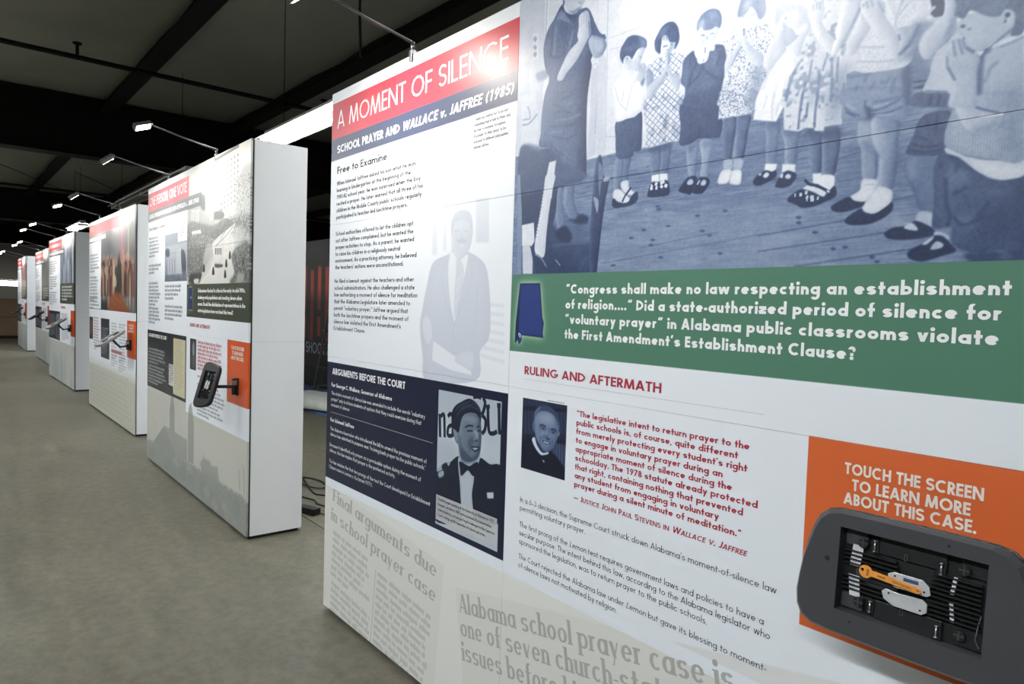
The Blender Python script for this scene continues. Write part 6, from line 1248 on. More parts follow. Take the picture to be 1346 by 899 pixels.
TA(B, ['The law violates the first two prongs of the test the Court developed for Establishment', 'Clause cases in /Lemon v. Kurtzman/ (1971).'], -3.015, .721, .0165, I_white, -2.147, sp=.0262, wt=.11)
TA('caption_text', ['Ronald Reagan speaking at the University of Alabama in 1975.', "Reagan's election in 1980, and expansion of a conservative", 'federal judiciary, encouraged legal challenges to the Supreme', "Court's rulings on the separation of church and state."], -2.093, .757, .0105, I_dark, -1.757, ref=2, sp=.0195, wt=.13)
N_ = 'newspaper_headline'
TA(N_, ['Final arguments due'], -2.970, .548, .058, I_pale, -2.090, wt=.21, serif=True, ang=-.096)
TA(N_, ['in school prayer case'], -2.986, .456, .058, I_pale, -2.092, wt=.21, serif=True, ang=-.098)
TA(N_, ['Alabama school prayer case is'], -1.941, .390, .066, I_pale, None, hs=.060, wt=.21, serif=True, ang=.186)
TA(N_, ['one of seven church-state'], -1.928, .310, .066, I_pale, None, hs=.060, wt=.21, serif=True, ang=.186)
TA(N_, ['issues before high court'], -1.913, .226, .066, I_pale, None, hs=.060, wt=.21, serif=True, ang=.186)
TA('quotation_text', ['\u201cCongress shall make no law respecting an establishment', 'of religion....\u201d Did a state-authorized period of silence for', '\u201cvoluntary prayer\u201d in Alabama public classrooms violate', "the First Amendment's Establishment Clause?"], -1.456, 1.520, .0272, I_white, sp=.0437, wt=.225, ends=[-.363, -.375, -.377, -.618], track=.12)
TA('heading_text', ['RULING AND AFTERMATH'], -1.630, 1.267, .0262, I_red, -1.096, wt=.185)
mb = MB()
for i in range(118): mb.box(1.425 + i * .00697, 1.425 + i * .00697 + .003, -.0009, -.0004, 1.2515, 1.2528)
tag(mb.build('dotted_line', mat('ink_tan', (176, 140, 120), .5), wA), kind='stuff')
TA('quotation_text', ['\u201cThe legislative intent to return prayer to the', 'public schools is, of course, quite different', "from merely protecting every student's right", 'to engage in voluntary prayer during an', 'appropriate moment of silence during the', 'schoolday. The 1978 statute already protected', 'that right, containing nothing that prevented', 'any student from engaging in voluntary', 'prayer during a silent minute of meditation.\u201d'], -1.394, 1.167, .0170, I_red, -.815, ref=5, sp=.0257, wt=.185)
TA('signature_text', ['\u2014 Justice John Paul Stevens in /Wallace v. Jaffree/'], -1.394, .922, .0165, I_red, -.837, wt=.17, small=True, italic=False)
TA(B, ["In a 6\u20133 decision, the Supreme Court struck down Alabama's moment-of-silence law", 'permitting voluntary prayer.'], -1.631, .861, .0168, I_dark, -.760, sp=.0266, wt=.10)
TA(B, ['The first prong of the /Lemon/ test requires government laws and policies to have a', 'secular purpose. The intent behind this law, according to the Alabama legislator who', 'sponsored the legislation, was to return prayer to the public schools.'], -1.630, .781, .0168, I_dark, -.770, ref=1, sp=.0272, wt=.10)
TA(B, ['The Court rejected the Alabama law under /Lemon/ but gave its blessing to moment-', 'of-silence laws not motivated by religion.'], -1.630, .678, .0168, I_dark, -.775, sp=.0270, wt=.10)
TA('instruction_text', ['TOUCH THE SCREEN'], -.627, 1.157, .0235, I_cream, -.384, wt=.2)
TA('instruction_text', ['TO LEARN MORE'], -.611, 1.1255, .0235, I_cream, -.403, wt=.2)
TA('instruction_text', ['ABOUT THIS CASE.'], -.626, 1.096, .0235, I_cream, -.392, wt=.2)

# --- the farther walls: canvases in their own mm, x from the left edge
def common(cv, w, xm, red_w, navy=(0, 1290), bar=(1110, 40), ghost=(204, 203, 194)):
    cv.rect(0, w, 0, 640, rgb(*ghost))
OR = (206, 84, 34)
def canvas_2():
    w = 2690; cv = Canvas(0, 0, w, 2440, .8, 3, rgb(*BOARD)); cv.rect(0, w, 0, 612, rgb(*WARM_GHOST)); cv.rect(0, 1297, 612, 690, rgb(*WARM_GHOST))
    g2 = Canvas(0, 0, w, 900, .8, 1, 1.0); g2.ns = 4.0; g2.draw(PICS['city'], 2.4); g2.a[g2.a > .985] = 1
    msk = np.clip((1 - g2.a[..., 0]) * 3, 0, 1) * .62; paste(cv, g2, [(0, (84, 94, 92)), (.5, (128, 132, 126)), (1, WARM_GHOST)], msk.astype(np.float32))
    s = Canvas(560, 1570, w - 560, 870, .8, 1, .8); s.ns = 2.6; s.draw(PICS['street'], 2.0); al = np.ones((s.h, s.w), np.float32); xx = np.arange(s.w) / s.S + 560; al *= np.clip((xx - 620) / 700, 0, 1)[None]
    paste(cv, s, GREY, al)
    cv.rect(0, 1336, 2232, 2392, rgb(196, 44, 62)); cv.rect(0, 1665, 2140, 2236, rgb(66, 72, 74)); cv.rect(0, 1297, 1185, 2142, rgb(*BOARD))
    c = Canvas(618, 1608, 680, 385, .8, 1, .6); c.ns = 4.0; c.draw(PICS['court'], 2); paste(cv, c, [(0, (30, 34, 44)), (.5, (110, 120, 136)), (1, (214, 218, 222))])
    cv.rect(1028, 1290, 1915, 2140, rgb(238, 239, 240))
    k = rgb(72, 74, 78)
    for i, (z, n) in enumerate(((1985, 6), (1745, 3), (1590, 7), (1370, 5))): cv.greek(40, z, 455, n, 31, 17, k, .8, seed=20 + i)
    cv.greek(625, 1560, 500, 4, 33, 17, k, .8, seed=31); cv.greek(625, 1395, 560, 4, 33, 17, k, .8, seed=32); cv.greek(1065, 2100, 180, 8, 21, 10, rgb(110, 90, 96), .7, seed=33)
    cv.rect(1300, w, 1337, 1580, rgb(66, 72, 58)); alabama(cv, 1330, 1370, 185, True, (38, 50, 100)); cv.poly((1410, 1470, 1424, 1478, 1418, 1492, 1405, 1488), rgb(230, 230, 230), 1)
    cv.rect(0, 1297, 678, 1185, rgb(34, 36, 40)); cv.rect(915, 1272, 703, 1153, rgb(198, 192, 160)); cv.greek(955, 1130, 270, 20, 20, 9, rgb(150, 142, 112), .6, seed=35); cv.rect(772, 946, 762, 936, rgb(196, 197, 194)); cv.greek(782, 918, 150, 8, 19, 9, rgb(70, 70, 72), .7, seed=36)
    for i, (z, n) in enumerate(((1010, 5), (860, 6))): cv.greek(40, z, 640, n, 29, 15, rgb(214, 216, 218), .7, seed=40 + i)
    cv.rect(30, 880, 905, 909, rgb(110, 112, 116)); cv.rect(1403, 1566, 948, 1177, rgb(30, 32, 36))
    for q, t in ((1440, 90), (1480, 120), (1515, 70), (1500, 150)): cv.poly((q, 960, q + 12, 960, q + 14, 1160, q - 4, 1165), rgb(t, t, t + 6), 6, .8)
    cv.poly((1470, 1060, 1520, 1060, 1525, 1120, 1495, 1150, 1465, 1120), rgb(150, 152, 158), 5, .8, True)
    cv.greek(1604, 1152, 620, 8, 27, 17, rgb(168, 60, 66), .85, seed=44); cv.greek(1604, 905, 420, 1, 27, 15, rgb(168, 60, 66), .8, seed=45); cv.greek(1604, 850, 640, 9, 27, 14, k, .7, seed=46)
    cv.rect(2285, w, 812, 1216, rgb(*OR)); return cv
def canvas_3():
    w = 2707; cv = Canvas(0, 0, w, 2440, .42, 3, rgb(*BOARD)); p = Canvas(0, 1300, w, 1140, .42, 3, rgb(96, 100, 104))
    p.rect(0, 1500, 2300, 2440, rgb(226, 228, 230), 60); p.rect(1500, w, 2250, 2440, rgb(215, 214, 212), 60); p.rect(850, 1500, 1900, 2250, rgb(78, 82, 88), 80, .8); p.rect(0, w, 2380, 2440, rgb(238, 238, 238), 20)
    for x, c in ((2150, (160, 60, 84)), (1900, (150, 70, 100)), (2350, (190, 176, 150)), (2540, (120, 110, 96)), (2020, (176, 96, 104))): p.poly((x, 1750, x + 70, 1750, x + 50, 2260, x + 5, 2280), rgb(*c), 14, .75)
    rg = random.Random(3); skin = [(168, 118, 98), (184, 142, 120)]; coats = [(104, 60, 48), (128, 84, 66), (80, 54, 44), (46, 48, 44), (150, 112, 92), (176, 166, 152), (92, 44, 40), (62, 60, 54), (40, 42, 40)]
    for row, (zb, zt, n) in enumerate(((1640, 1900, 26), (1520, 1840, 22), (1420, 1760, 16))):
        for i in range(n):
            x = 850 + (w - 880) * (i + rg.random() * .6) / n; hh = zt + rg.uniform(-50, 60); cw = rg.uniform(30, 48)
            if row == 2 and 1500 < x < 2250: continue
            p.poly((x - cw, zb, x + cw, zb, x + cw * .9, hh - 60, x, hh - 20, x - cw * .9, hh - 60), rgb(*rg.choice(coats)), 5, .95, True); p.poly((x - 17, hh - 20, x, hh - 40, x + 17, hh - 20, x + 15, hh + 20, x, hh + 34, x - 15, hh + 20), rgb(*rg.choice(skin)), 4, .95, True)
            if row == 2: 
                for dx in (-14, 12): p.poly((x + dx - 7, 1330, x + dx + 7, 1330, x + dx + 9, 1470, x + dx - 9, 1470), rgb(196, 190, 180), 4, .85)
    p.poly((1720, 1500, 2020, 1500, 2030, 1760, 1960, 1900, 1900, 1960, 1840, 1900, 1740, 1720), rgb(46, 46, 44), 14, .95, True); p.poly((1560, 1600, 1760, 1590, 1740, 1700, 1600, 1720), rgb(196, 176, 150), 10, .9, True)
    p.poly((1400, 1300, 2500, 1300, 2200, 1400, 2000, 1500, 1640, 1520, 1400, 1440), rgb(140, 76, 46), 26, .9, True); p.rect(820, 1250, 1300, 1420, rgb(40, 42, 40), 30, .85)
    for a in ((1500, 1520, 1900, 1420, 2200, 1440), (1450, 1440, 1700, 1370), (1900, 1520, 2100, 1430)): p.stroke(a, 9, rgb(214, 110, 56), 4, .7)
    x0 = (0, 1300); t = cv.a[int(1300 * .42):int(1300 * .42) + p.h]; hh = min(t.shape[0], p.h); t[:hh] = p.a[:hh]
    cv.rect(0, 1950, 2262, 2390, rgb(206, 52, 70)); cv.rect(1500, 2000, 2250, 2400, rgb(225, 190, 190), 70, .5); cv.rect(0, 1112, 2180, 2228, rgb(236, 236, 236)); cv.rect(0, 822, 1310, 2165, rgb(*BOARD)); cv.rect(0, w, 1200, 1302, rgb(*BOARD)); 
    k = rgb(84, 86, 90); cv.greek(60, 1990, 640, 6, 42, 22, k, .8, seed=51); cv.greek(60, 1700, 640, 8, 42, 22, k, .8, seed=52); cv.greek(60, 1430, 640, 4, 42, 20, k, .8, seed=53)
    cv.rect(24, 280, 902, 1194, rgb(40, 44, 54)); cv.poly((110, 950, 170, 950, 180, 1130, 140, 1170, 110, 1120), rgb(186, 130, 96), 10, .9); cv.greek(330, 1180, 420, 12, 36, 17, rgb(150, 84, 84), .8, seed=54)
    cv.rect(835, 1368, 713, 1198, rgb(40, 44, 52)); cv.greek(880, 1070, 420, 12, 28, 14, rgb(190, 192, 196), .75, seed=55); cv.greek(1480, 1150, 380, 13, 34, 16, k, .6, seed=56); cv.greek(1900, 1150, 380, 13, 34, 16, k, .6, seed=57); cv.greek(1480, 780, 380, 5, 30, 14, k, .6, seed=58); cv.greek(1900, 780, 380, 6, 30, 14, k, .6, seed=59); cv.rect(1480, 2080, 818, 846, rgb(168, 60, 66), 2, .8)
    cv.rect(2335, w, 816, 1217, rgb(*OR)); cv.rect(0, w, 0, 620, rgb(194, 192, 180), 60, .9); cv.rect(0, w, 0, 560, rgb(186, 185, 172), 0, .9)
    for i in range(9): cv.greek(60, 560 - i * 60, 2560, 1, 30, 26, rgb(150, 150, 138), .35, seed=60 + i)
    return cv
def canvas_far(seed, red, picture, green, w=2700):
    cv = Canvas(0, 0, w, 2440, .25, 3, rgb(*BOARD)); rg = random.Random(seed); k = rgb(92, 94, 98); p = Canvas(1300, 1560, w - 1300, 880, .25, 3, rgb(*picture[0]))
    for i in range(14):
        x = 1320 + i * 100 + rg.uniform(-20, 20); c = picture[1 + i % (len(picture) - 1)]; zt = 1900 + rg.uniform(0, 420); p.poly((x - 45, 1560, x + 45, 1560, x + 40, zt - 60, x, zt, x - 40, zt - 60), rgb(*c), 16, .85, True)
    p.rect(1300, w, 2240, 2440, rgb(228, 230, 232), 60, .9); t = cv.a[int(1560 * .25):int(1560 * .25) + p.h, 325:325 + p.w]; t[:] = p.a[:t.shape[0], :t.shape[1]]
    cv.rect(0, red, 2240, 2392, rgb(206, 48, 66)); cv.rect(60, red - 90, 2290, 2345, rgb(240, 205, 210), 8, .8); cv.rect(0, 1700, 2140, 2232, rgb(70, 76, 84)); cv.rect(40, 1640, 2165, 2212, rgb(220, 222, 224), 4); cv.rect(0, 1290, 1190, 2140, rgb(*BOARD))
    for i in range(3): cv.greek(70, 2040 - i * 270, 900, 6, 40, 20, k, .75, seed=seed + i)
    cv.rect(1300, w, 1335, 1660, rgb(*green)); cv.greek(1480, 1590, 1050, 5, 50, 26, rgb(222, 222, 218), .9, ragged=.1, seed=seed + 5); cv.rect(1400, 1850, 1255, 1285, rgb(168, 60, 66), 3, .7)
    cv.rect(0, 1290, 705, 1192, rgb(44, 48, 58)); cv.greek(60, 1110, 760, 12, 33, 16, rgb(180, 184, 190), .7, seed=seed + 6); cv.rect(880, 1230, 735, 1150, rgb(120, 124, 130)); cv.poly((960, 740, 1150, 740, 1140, 980, 1060, 1100, 970, 980), rgb(60, 62, 68), 10, .9, True)
    cv.greek(1420, 1150, 780, 13, 34, 17, k, .6, seed=seed + 7); cv.rect(2370, w, 835, 1236, rgb(*OR)); cv.rect(0, w, 0, 690, rgb(182, 184, 178), 10)
    for i in range(12): x = rg.uniform(0, w); cv.poly((x, 0, x + 260, 0, x + 200, rg.uniform(300, 600), x + 40, rg.uniform(250, 500)), rgb(150, 156, 158), 40, .5, True)
    return cv
w2 = display_wall(-4.2118 - 2.69, .0402, -.0056, 2.69, .35, 1.297, canvas_2(), 'second display wall from the front, titled One Person, One Vote, with a tram street photograph')
w3 = display_wall(-10.7655, .144, .0069, 2.707, .35, 1.37, canvas_3(), 'third display wall from the front, with a painting of a red-coated crowd')
w4 = display_wall(-15.028, .1314, .0157, 2.68, .35, 1.30, canvas_far(71, 1456, [(84, 92, 104), (196, 204, 216), (110, 120, 138), (150, 160, 178), (60, 66, 76)], (70, 74, 66), 2680), 'fourth display wall from the front, with blue-tinted figures and an olive band')
w5 = display_wall(-19.7055, .3449, 0, 2.7, .35, 1.30, canvas_far(83, 1500, [(70, 74, 78), (110, 114, 112), (50, 52, 54), (160, 160, 156)], (74, 76, 62)), 'fifth display wall from the front, a narrow sliver showing behind the fourth')
w6 = display_wall(-24.19, .33, -.0098, 2.7, .35, 1.30, canvas_far(97, 1400, [(150, 110, 112), (120, 96, 92), (170, 140, 150), (90, 84, 76)], (96, 96, 78)), 'farthest display wall at the end of the row, beside the brown crates')
T2 = lambda n, l, x, z, cap, m, end=None, **k: text_obj(n, l, x, z, cap, m, w2, end, y=-.001, **k)
T2('headline_text', ['ONE PERSON, ONE VOTE'], .06, 2.278, .078, I_white, 1.275, wt=.12, track=.1)
T2('subtitle_text', ['LEGISLATIVE REAPPORTIONMENT AND /REYNOLDS v. SIMS/ (1964)'], .05, 2.170, .036, I_white, 1.60, wt=.2)
T2('subheading_text', ['Vote Dilution in Alabama'], .045, 2.062, .032, I_dark, .66, wt=.12)
T2('quotation_text', ['Alabamians flocked to cities in the early- to mid-1900s,', 'draining rural populations and creating dense urban', 'areas. Should the distribution of representatives in the', 'state legislature have matched this trend?'], 1.60, 1.520, .0272, I_white, 2.62, sp=.0475, wt=.2)
T2('heading_text', ['RULING AND AFTERMATH'], 1.398, 1.266, .026, I_red, 1.897, wt=.18)
T2('heading_text', ['ARGUMENTS BEFORE THE COURT'], .05, 1.125, .030, I_white, .70, wt=.19)
T2('subheading_text', ['For the State'], .045, 1.05, .02, I_white, .45, wt=.18) if False else None
for z, s_ in ((1.158, 'TOUCH THE SCREEN'), (1.126, 'TO LEARN MORE'), (1.094, 'ABOUT THIS CASE.')):
    dx = {'TO LEARN MORE': .017}.get(s_, 0); T2('instruction_text', [s_], 2.365 + dx, z, .0235, I_cream, 2.61 - dx, wt=.2)
    text_obj('instruction_text', [s_], 2.41 + dx, z, .0235, I_cream, w3, 2.655 - dx, wt=.2, y=-.0015)
# ------------------------------------------------------------------ arm spotlights clipped to the top edges
M_lens = mat('lit_lamp_lens', (255, 222, 184), .5, emit=40)
def arm_spot(loc, rot, label, tilt=38, yaw=0, power=LAMP_W):
    e = empty('arm_spotlight', loc, rot, label=label, cat='spotlight', group='arm spotlights clipped along the top of the display walls')
    MB().box(-.012, .012, -.008, .04, .0, .018).box(-.009, .009, -.010, -.004, -.028, .016).build('clamp', M_arm, e, bevel=.002)
    MB().tube([(0, 0, .012), (0, 0, .05)], .007, 8).tube([(0, .01, .045), (0, -.20, .085), (0, -.405, .135)], .006, 8).build('arm', M_arm, e, smooth=True)
    MB().tube([(.012, .03, -.01), (.012, .0, .035), (.010, -.2, .078), (.006, -.395, .128)], .0025, 5).build('cable', M_rubber, e)
    h = bpy.data.objects.new('lamp_head', MB().tube([(0, -.005, 0), (0, .012, 0)], .012, 8).prism([(-.026, -.014), (.026, -.014), (.026, .008), (.015, .018), (-.015, .018), (-.026, .008)], -.105, 0).mesh('lamp_head')); COL.objects.link(h); h.data.materials.append(M_arm); h.parent = e; h.location = (0, -.405, .135); h.rotation_euler = (R(tilt), R(yaw), 0)
    MB().box(-.021, .021, -.098, -.008, -.0165, -.0142).build('lens', M_lens, h)
    l = bpy.data.lights.new('lamp_light', 'SPOT'); l.energy = power; l.spot_size = R(150); l.spot_blend = .9; l.color = (1, .93, .84); l.shadow_soft_size = .03
    lo = bpy.data.objects.new('lamp_light', l); COL.objects.link(lo); lo.parent = e; lo.location = (0, -.44, .075); d = Vector((0, .44, -.62)); lo.rotation_euler = d.to_track_quat('-Z', 'Y').to_euler()
    return e
SP = [(-2.353, 0, 0, 'arm spotlight over the headline of the nearest display wall', 40, 0), (-1.02, 0, 0, 'arm spotlight over the praying children photograph', 40, 0),
      (-4.924, .036, 0, 'glowing arm spotlight over the tram photograph of the second wall', 24, -30) , (-6.226, .05, 0, 'dim-backed arm spotlight over the title of the second wall', 40, 22),
      (-8.78, .155, 0, 'dim-backed arm spotlight over the crowd painting of the third wall', 40, 22), (-10.02, .148, 0, 'glowing arm spotlight over the title of the third wall', 24, -30),
      (-13.0, .16, 0, 'arm spotlight over the blue figures of the fourth wall', 24, -30), (-14.3, .14, 0, 'arm spotlight over the title of the fourth wall', 24, -30), (-17.7, .345, 0, 'arm spotlight over the right half of the fifth wall', 24, -30), (-19.0, .345, 0, 'arm spotlight over the title of the fifth wall', 24, -30), (-22.2, .32, 0, 'arm spotlight over the right half of the farthest wall', 24, -30), (-23.5, .33, 0, 'arm spotlight over the title of the farthest wall', 24, -30)]
for x, y, r_, lb, ti, ya in SP: arm_spot((x, y, H), r_, lb, ti, ya, LAMP_W * (.52 if x == -1.02 else 1))
# ------------------------------------------------------------------ tablet enclosures (local: x long side, z short side, -y towards the viewer)
M_silver = mat('silver_grey_shell', (150, 152, 154), .4)
M_bright = mat('strip_painted_reflection', (222, 224, 228), .3, .15)  # near-white colour paints the reflection on the steel strips
def outline(n_side=6):
    P = [];   # top-left, going clockwise seen from the front; ends bulge
    def arc(cx, cz, r, a0, a1, n):
        for i in range(n + 1): t = R(a0 + (a1 - a0) * i / n); P.append((cx + r * math.cos(t), cz + r * math.sin(t)))
    side = [(.125, .1070), (.147, .1015), (.162, .088), (.172, .066), (.181, .035), (.188, .000), (.193, -.035), (.196, -.066), (.193, -.092), (.183, -.111), (.165, -.1205), (.135, -.1235)]
    P = [(0, .1085), (.06, .1083)] + side + [(.05, -.1245), (-.05, -.1245)] + [(-x, z) for x, z in side[::-1]] + [(-.06, .1083)]
    return P
OUT_ = outline(); WX, WZ = .118, .0765
def rect_match(P, hx, hz, r=.004):
    o = []
    for x, z in P:                       # project each outline point onto the window edge by angle
        k = max(abs(x) / hx, abs(z) / hz); px, pz = x / k, z / k; o.append((px, pz))
    # make sure the four corners are present
    for cx, cz in ((hx, hz), (hx, -hz), (-hx, -hz), (-hx, hz)):
        i = min(range(len(o)), key=lambda q: (o[q][0] - cx) ** 2 + (o[q][1] - cz) ** 2); o[i] = (cx, cz)
    return o
HOLE = rect_match(OUT_, WX, WZ); sc = lambda P, k, kz=None: [(x * k, z * (kz or k)) for x, z in P]
def tablet_holder(loc, rot, label, detail=True, arm=None, arm_world=None, size=1.0):
    e = bpy.data.objects.new('tablet_holder', None); COL.objects.link(e); e.location = loc; e.rotation_euler = rot; e.scale = (size,) * 3; tag(e, label, 'tablet holder', 'tablet holders mounted on the display walls')
    ins = [(x - .006 * (1 if x > 0 else -1), z - .006 * (1 if z > 0 else -1)) for x, z in OUT_]
    f = MB(); f.prism(ins, -.030, -.028, HOLE); n = len(OUT_)
    vs = [(x, -.030, z) for x, z in ins] + [(x, -.022, z) for x, z in OUT_] + [(x, 0.0, z) for x, z in OUT_] + [(x * .94, .008, z * .92) for x, z in OUT_]
    f.add(vs, [(r * n + i, r * n + (i + 1) % n, (r + 1) * n + (i + 1) % n, (r + 1) * n + i) for r in range(3) for i in range(n)] + [tuple(range(4 * n - 1, 3 * n - 1, -1))])
    f.add([(x, -.028, z) for x, z in HOLE] + [(x, -.004, z) for x, z in HOLE], [(i, i + n, (i + 1) % n + n, (i + 1) % n) for i in range(n)])
    me = f.mesh('frame'); bm = bmesh.new(); bm.from_mesh(me); bmesh.ops.recalc_face_normals(bm, faces=bm.faces); bm.to_mesh(me); bm.free(); fr = link('frame', me, e, M_shell if detail else (M_silver if 'third' in label or 'fourth' in label else M_black))
    MB().box(-WX - .001, WX + .001, -.006, -.003, -WZ - .001, WZ + .001).build('tray', M_rubber, e)
    Y0, Y1 = -.013, -.006
    U = lambda u: -WX + 2 * WX * u
    Vv = lambda v: WZ - 2 * WZ * v
    for sz in (1, -1):                    # dark bays along both long sides
        MB().box(U(.27), U(.73), -.012, -.006, min(sz * WZ, sz * WZ * .55), max(sz * WZ, sz * WZ * .55)).build('bay', M_black, e, bevel=.001)
    for s_ in (-1, 1):
        for sz in (-1, 1):
            cx, cz = s_ * WX * .80, sz * WZ * .76
            MB().prism(rounded(cx - .019, cx + .019, cz - .013, cz + .013, .003), -.0115, -.006).build('corner_plate', M_shell if s_ < 0 else M_black, e)
            b_ = MB(); bx = cx - s_ * .013; b_.tube([(bx, -.006, cz - sz * .004), (bx, -.018, cz - sz * .004)], .009, 12).build('boss', M_black, e)
            MB().box(bx - .008, bx + .008, -.0186, -.018, cz - sz * .004 - .0012, cz - sz * .004 + .0012).box(bx - .0012, bx + .0012, -.0187, -.0181, cz - sz * .004 - .008, cz - sz * .004 + .008).build('cross_slot', M_shell, e)
    for k in range(10):                   # ribs, two bundles each side
        z = WZ * (.46 - k * .102); 
        for x0, x1 in ((-WX * .97, -WX * .12 - abs(k - 4.5) * .002), (WX * .22 + abs(k - 4.5) * .002, WX * .92)):
            if k in (4, 5) and x0 < 0: continue
            MB().box(x0, x1, -.0165, -.006, z - .0011, z + .0011).build('rib', M_black, e)
    for s_, a, b_ in ((-1, .10, .62), (-1, -.62, -.12), (1, .1, .5), (1, -.5, -.05)):   # bright metal strips under the ribs
        x = s_ * WX * (.80 if s_ < 0 else .55); w_ = .0095 if s_ < 0 else .003
        MB().add([(x - w_ + .004 * (abs(a) > .3), -.0125, WZ * a), (x + w_ + .004 * (abs(a) > .3), -.0125, WZ * a), (x + w_ + .004 * (abs(b_) > .3), -.0125, WZ * b_), (x - w_ + .004 * (abs(b_) > .3), -.0125, WZ * b_)], [(0, 1, 2, 3)]).build('metal_strip', M_bright, e)
    MB().prism([(-.092, -.014), (-.02, -.026), (-.022, -.002), (-.092, .004)], -.0108, -.0062).build('grey_tray', M_shell, e)
    for i, (z0, z1, x0, x1) in enumerate(((-.007, .019, -.034, .036), (-.040, -.014, -.042, .032))):
        P = [(x0 + .010, z1), (x1 - .014, z1), (x1 - .003, (z0 + z1) / 2 + .004), (x1, z0 + .004), (x1 - .006, z0), (x0 + .012, z0), (x0 + .002, z0 + .008), (x0, z1 - .005)] if i == 0 else [(x0 + .006, z1), (x0 + .03, z1 - .002), (x1 - .008, z1), (x1, z1 - .006), (x1, z0 + .006), (x1 - .008, z0), (x0 + .02, z0), (x0 + .004, z0 + .008), (x0, z1 - .006)]
        pl = MB().prism(P, -.0200, -.0165).build('lock_plate', M_steel, e, bevel=.0006)
        for hx, hz in ((x0 + .012, z1 - .006), (x1 - .010, z0 + .007)): MB().tube([(hx, -.0206, hz), (hx, -.0198, hz)], .0018, 8).build('screw_hole', M_rubber, pl)
        if i == 0: MB().prism(rounded(-.008, .016, .0085, .0145, .001), -.0204, -.0200).build('blue_label', mat('blue_sticker', (52, 74, 112), .5), pl)
    for u, v in ((.24, .15), (.70, .20), (.24, .87), (.70, .90)):
        b_ = MB(); x, z = U(u), Vv(v); b_.tube([(x, -.0145, z - .008), (x, -.0145, z + .008)], .0018, 8); b_.tube([(x, -.0145, z + .008), (x, -.0145, z + .0105)], .0032, 8); b_.tube([(x, -.0145, z - .0105), (x, -.0145, z - .008)], .0032, 8); b_.build('bolt', M_chrome, e, smooth=True)
        MB().prism(rounded(x - .006, x + .006, z - .013, z + .013, .001), -.0126, -.0118, ).build('bolt_recess', M_dark, e)
    for u, v in ((.46, .19), (.46, .82)):
        x, z = U(u), Vv(v); P = rounded(x - .0028, x + .0028, z - .0065, z + .0065, .0026); Q = rounded(x - .0016, x + .0016, z - .005, z + .005, .0015); MB().prism(P, -.0135, -.0118, Q).build('slot', M_shell, e)
    MB().tube([(WX * .93, -.015, -WZ * .15), (WX * .90, -.016, -WZ * .45), (WX * .88, -.015, -WZ * .7), (WX * .93, -.014, -WZ * .85)], .0009, 6).build('lead', M_chrome, e)
    for x, z, r in ((-.138, .012, .0048), (.06, .0905, .0025), (-.088, -.0915, .0022)): MB().tube([(x, -.0306, z), (x, -.0290, z)], r, 14).build('lock_hole', M_rubber, e)
    rim = MB(); n = len(OUT_); rim.tube([(x * 1.001, -.012, z * 1.001) for x, z in OUT_], .0016, 6, closed=True).build('edge_trim', mat('gloss_black_trim', (20, 20, 22), .15, coat=.5), e, smooth=True)
    if arm_world is not None:
        bpy.context.view_layer.update(); M = Matrix.LocRotScale(Vector(loc), Euler(rot), Vector((size,) * 3)).inverted(); q = [M @ Vector(p) for p in arm_world]
        MB().tube([(0, .006, 0), (0, .03, 0)], .035, 14).build('swivel_plate', M_black, e, smooth=False)
        MB().tube([(0, .03, 0)] + q[:-1], .014, 10).build('arm', M_black, e, smooth=True)
        w_, t_ = q[-1], q[-2]; base = Matrix.LocRotScale(Vector(loc), Euler(rot), Vector((size,) * 3)).inverted()
        p0 = Vector(arm_world[-1]); bb = MB().box(p0.x - .03, p0.x + .03, p0.y - .02, p0.y - .001, p0.z - .055, p0.z + .055).tube([tuple(p0 + Vector((0, -.03, -.05))), tuple(p0 + Vector((0, -.03, .05)))], .014, 10); bb.v = [tuple(base @ Vector(v)) for v in bb.v]; bb.build('wall_bracket', M_black, e, bevel=.002)
        c2 = MB().box(p0.x - .02, p0.x + .02, p0.y - .046, p0.y - .018, p0.z + .01, p0.z + .04); c2.v = [tuple(base @ Vector(v)) for v in c2.v]; c2.build('bracket_cap', M_chrome, e, bevel=.002)
    return e
TA_ = (-.4555, -.100, 1.0055)
ta = tablet_holder(TA_, (R(-4), 0, 0), 'open charcoal tablet holder with an orange key inside, on the nearest wall', True, None, [(-.4555, -.05, 1.0), (-.4555, -.015, 1.0), (-.4555, .0, 1.0)])
# orange key lying on the lock plates
ke = bpy.data.objects.new('flat_key', None); COL.objects.link(ke); ke.location = (TA_[0] - .0695, TA_[1] - .0236, TA_[2] + .0085); ke.rotation_euler = (R(-4), R(4.5), 0); tag(ke, 'flat orange key with a round head lying across the lock plates', 'key')
P = [];
for t in range(28, 333, 19): P.append((.0115 * math.cos(R(t)), .0115 * math.sin(R(t))))
P = P + [(.016, -.0048), (.086, -.0050), (.0905, -.0035), (.0920, 0), (.0905, .0035), (.086, .0050), (.016, .0058)]
hole = [(-.006 + .0030 * math.cos(math.atan2(z, x)), .002 + .0030 * math.sin(math.atan2(z, x))) for x, z in P]
kb = MB().prism(P[::-1], -.0013, .0013, hole[::-1]).build('blade', M_key, ke)
kt = MB()
for k, (x0, x1) in enumerate(((.021, .0235), (.0245, .027), (.028, .030), (.031, .0335))): kt.box(x0, x1, -.00150, -.00135, -.0012, .0018)
for k in range(13): kt.box(.046 + k * .0024, .0475 + k * .0024, -.00150, -.00135, -.0022, -.0004).box(.046 + k * .0024, .0475 + k * .0024, -.00150, -.00135, .0004, .0020)
for k in range(5): kt.box(.0015, .0060, -.00150, -.00135, -.0062 + k * .0026, -.0046 + k * .0026)
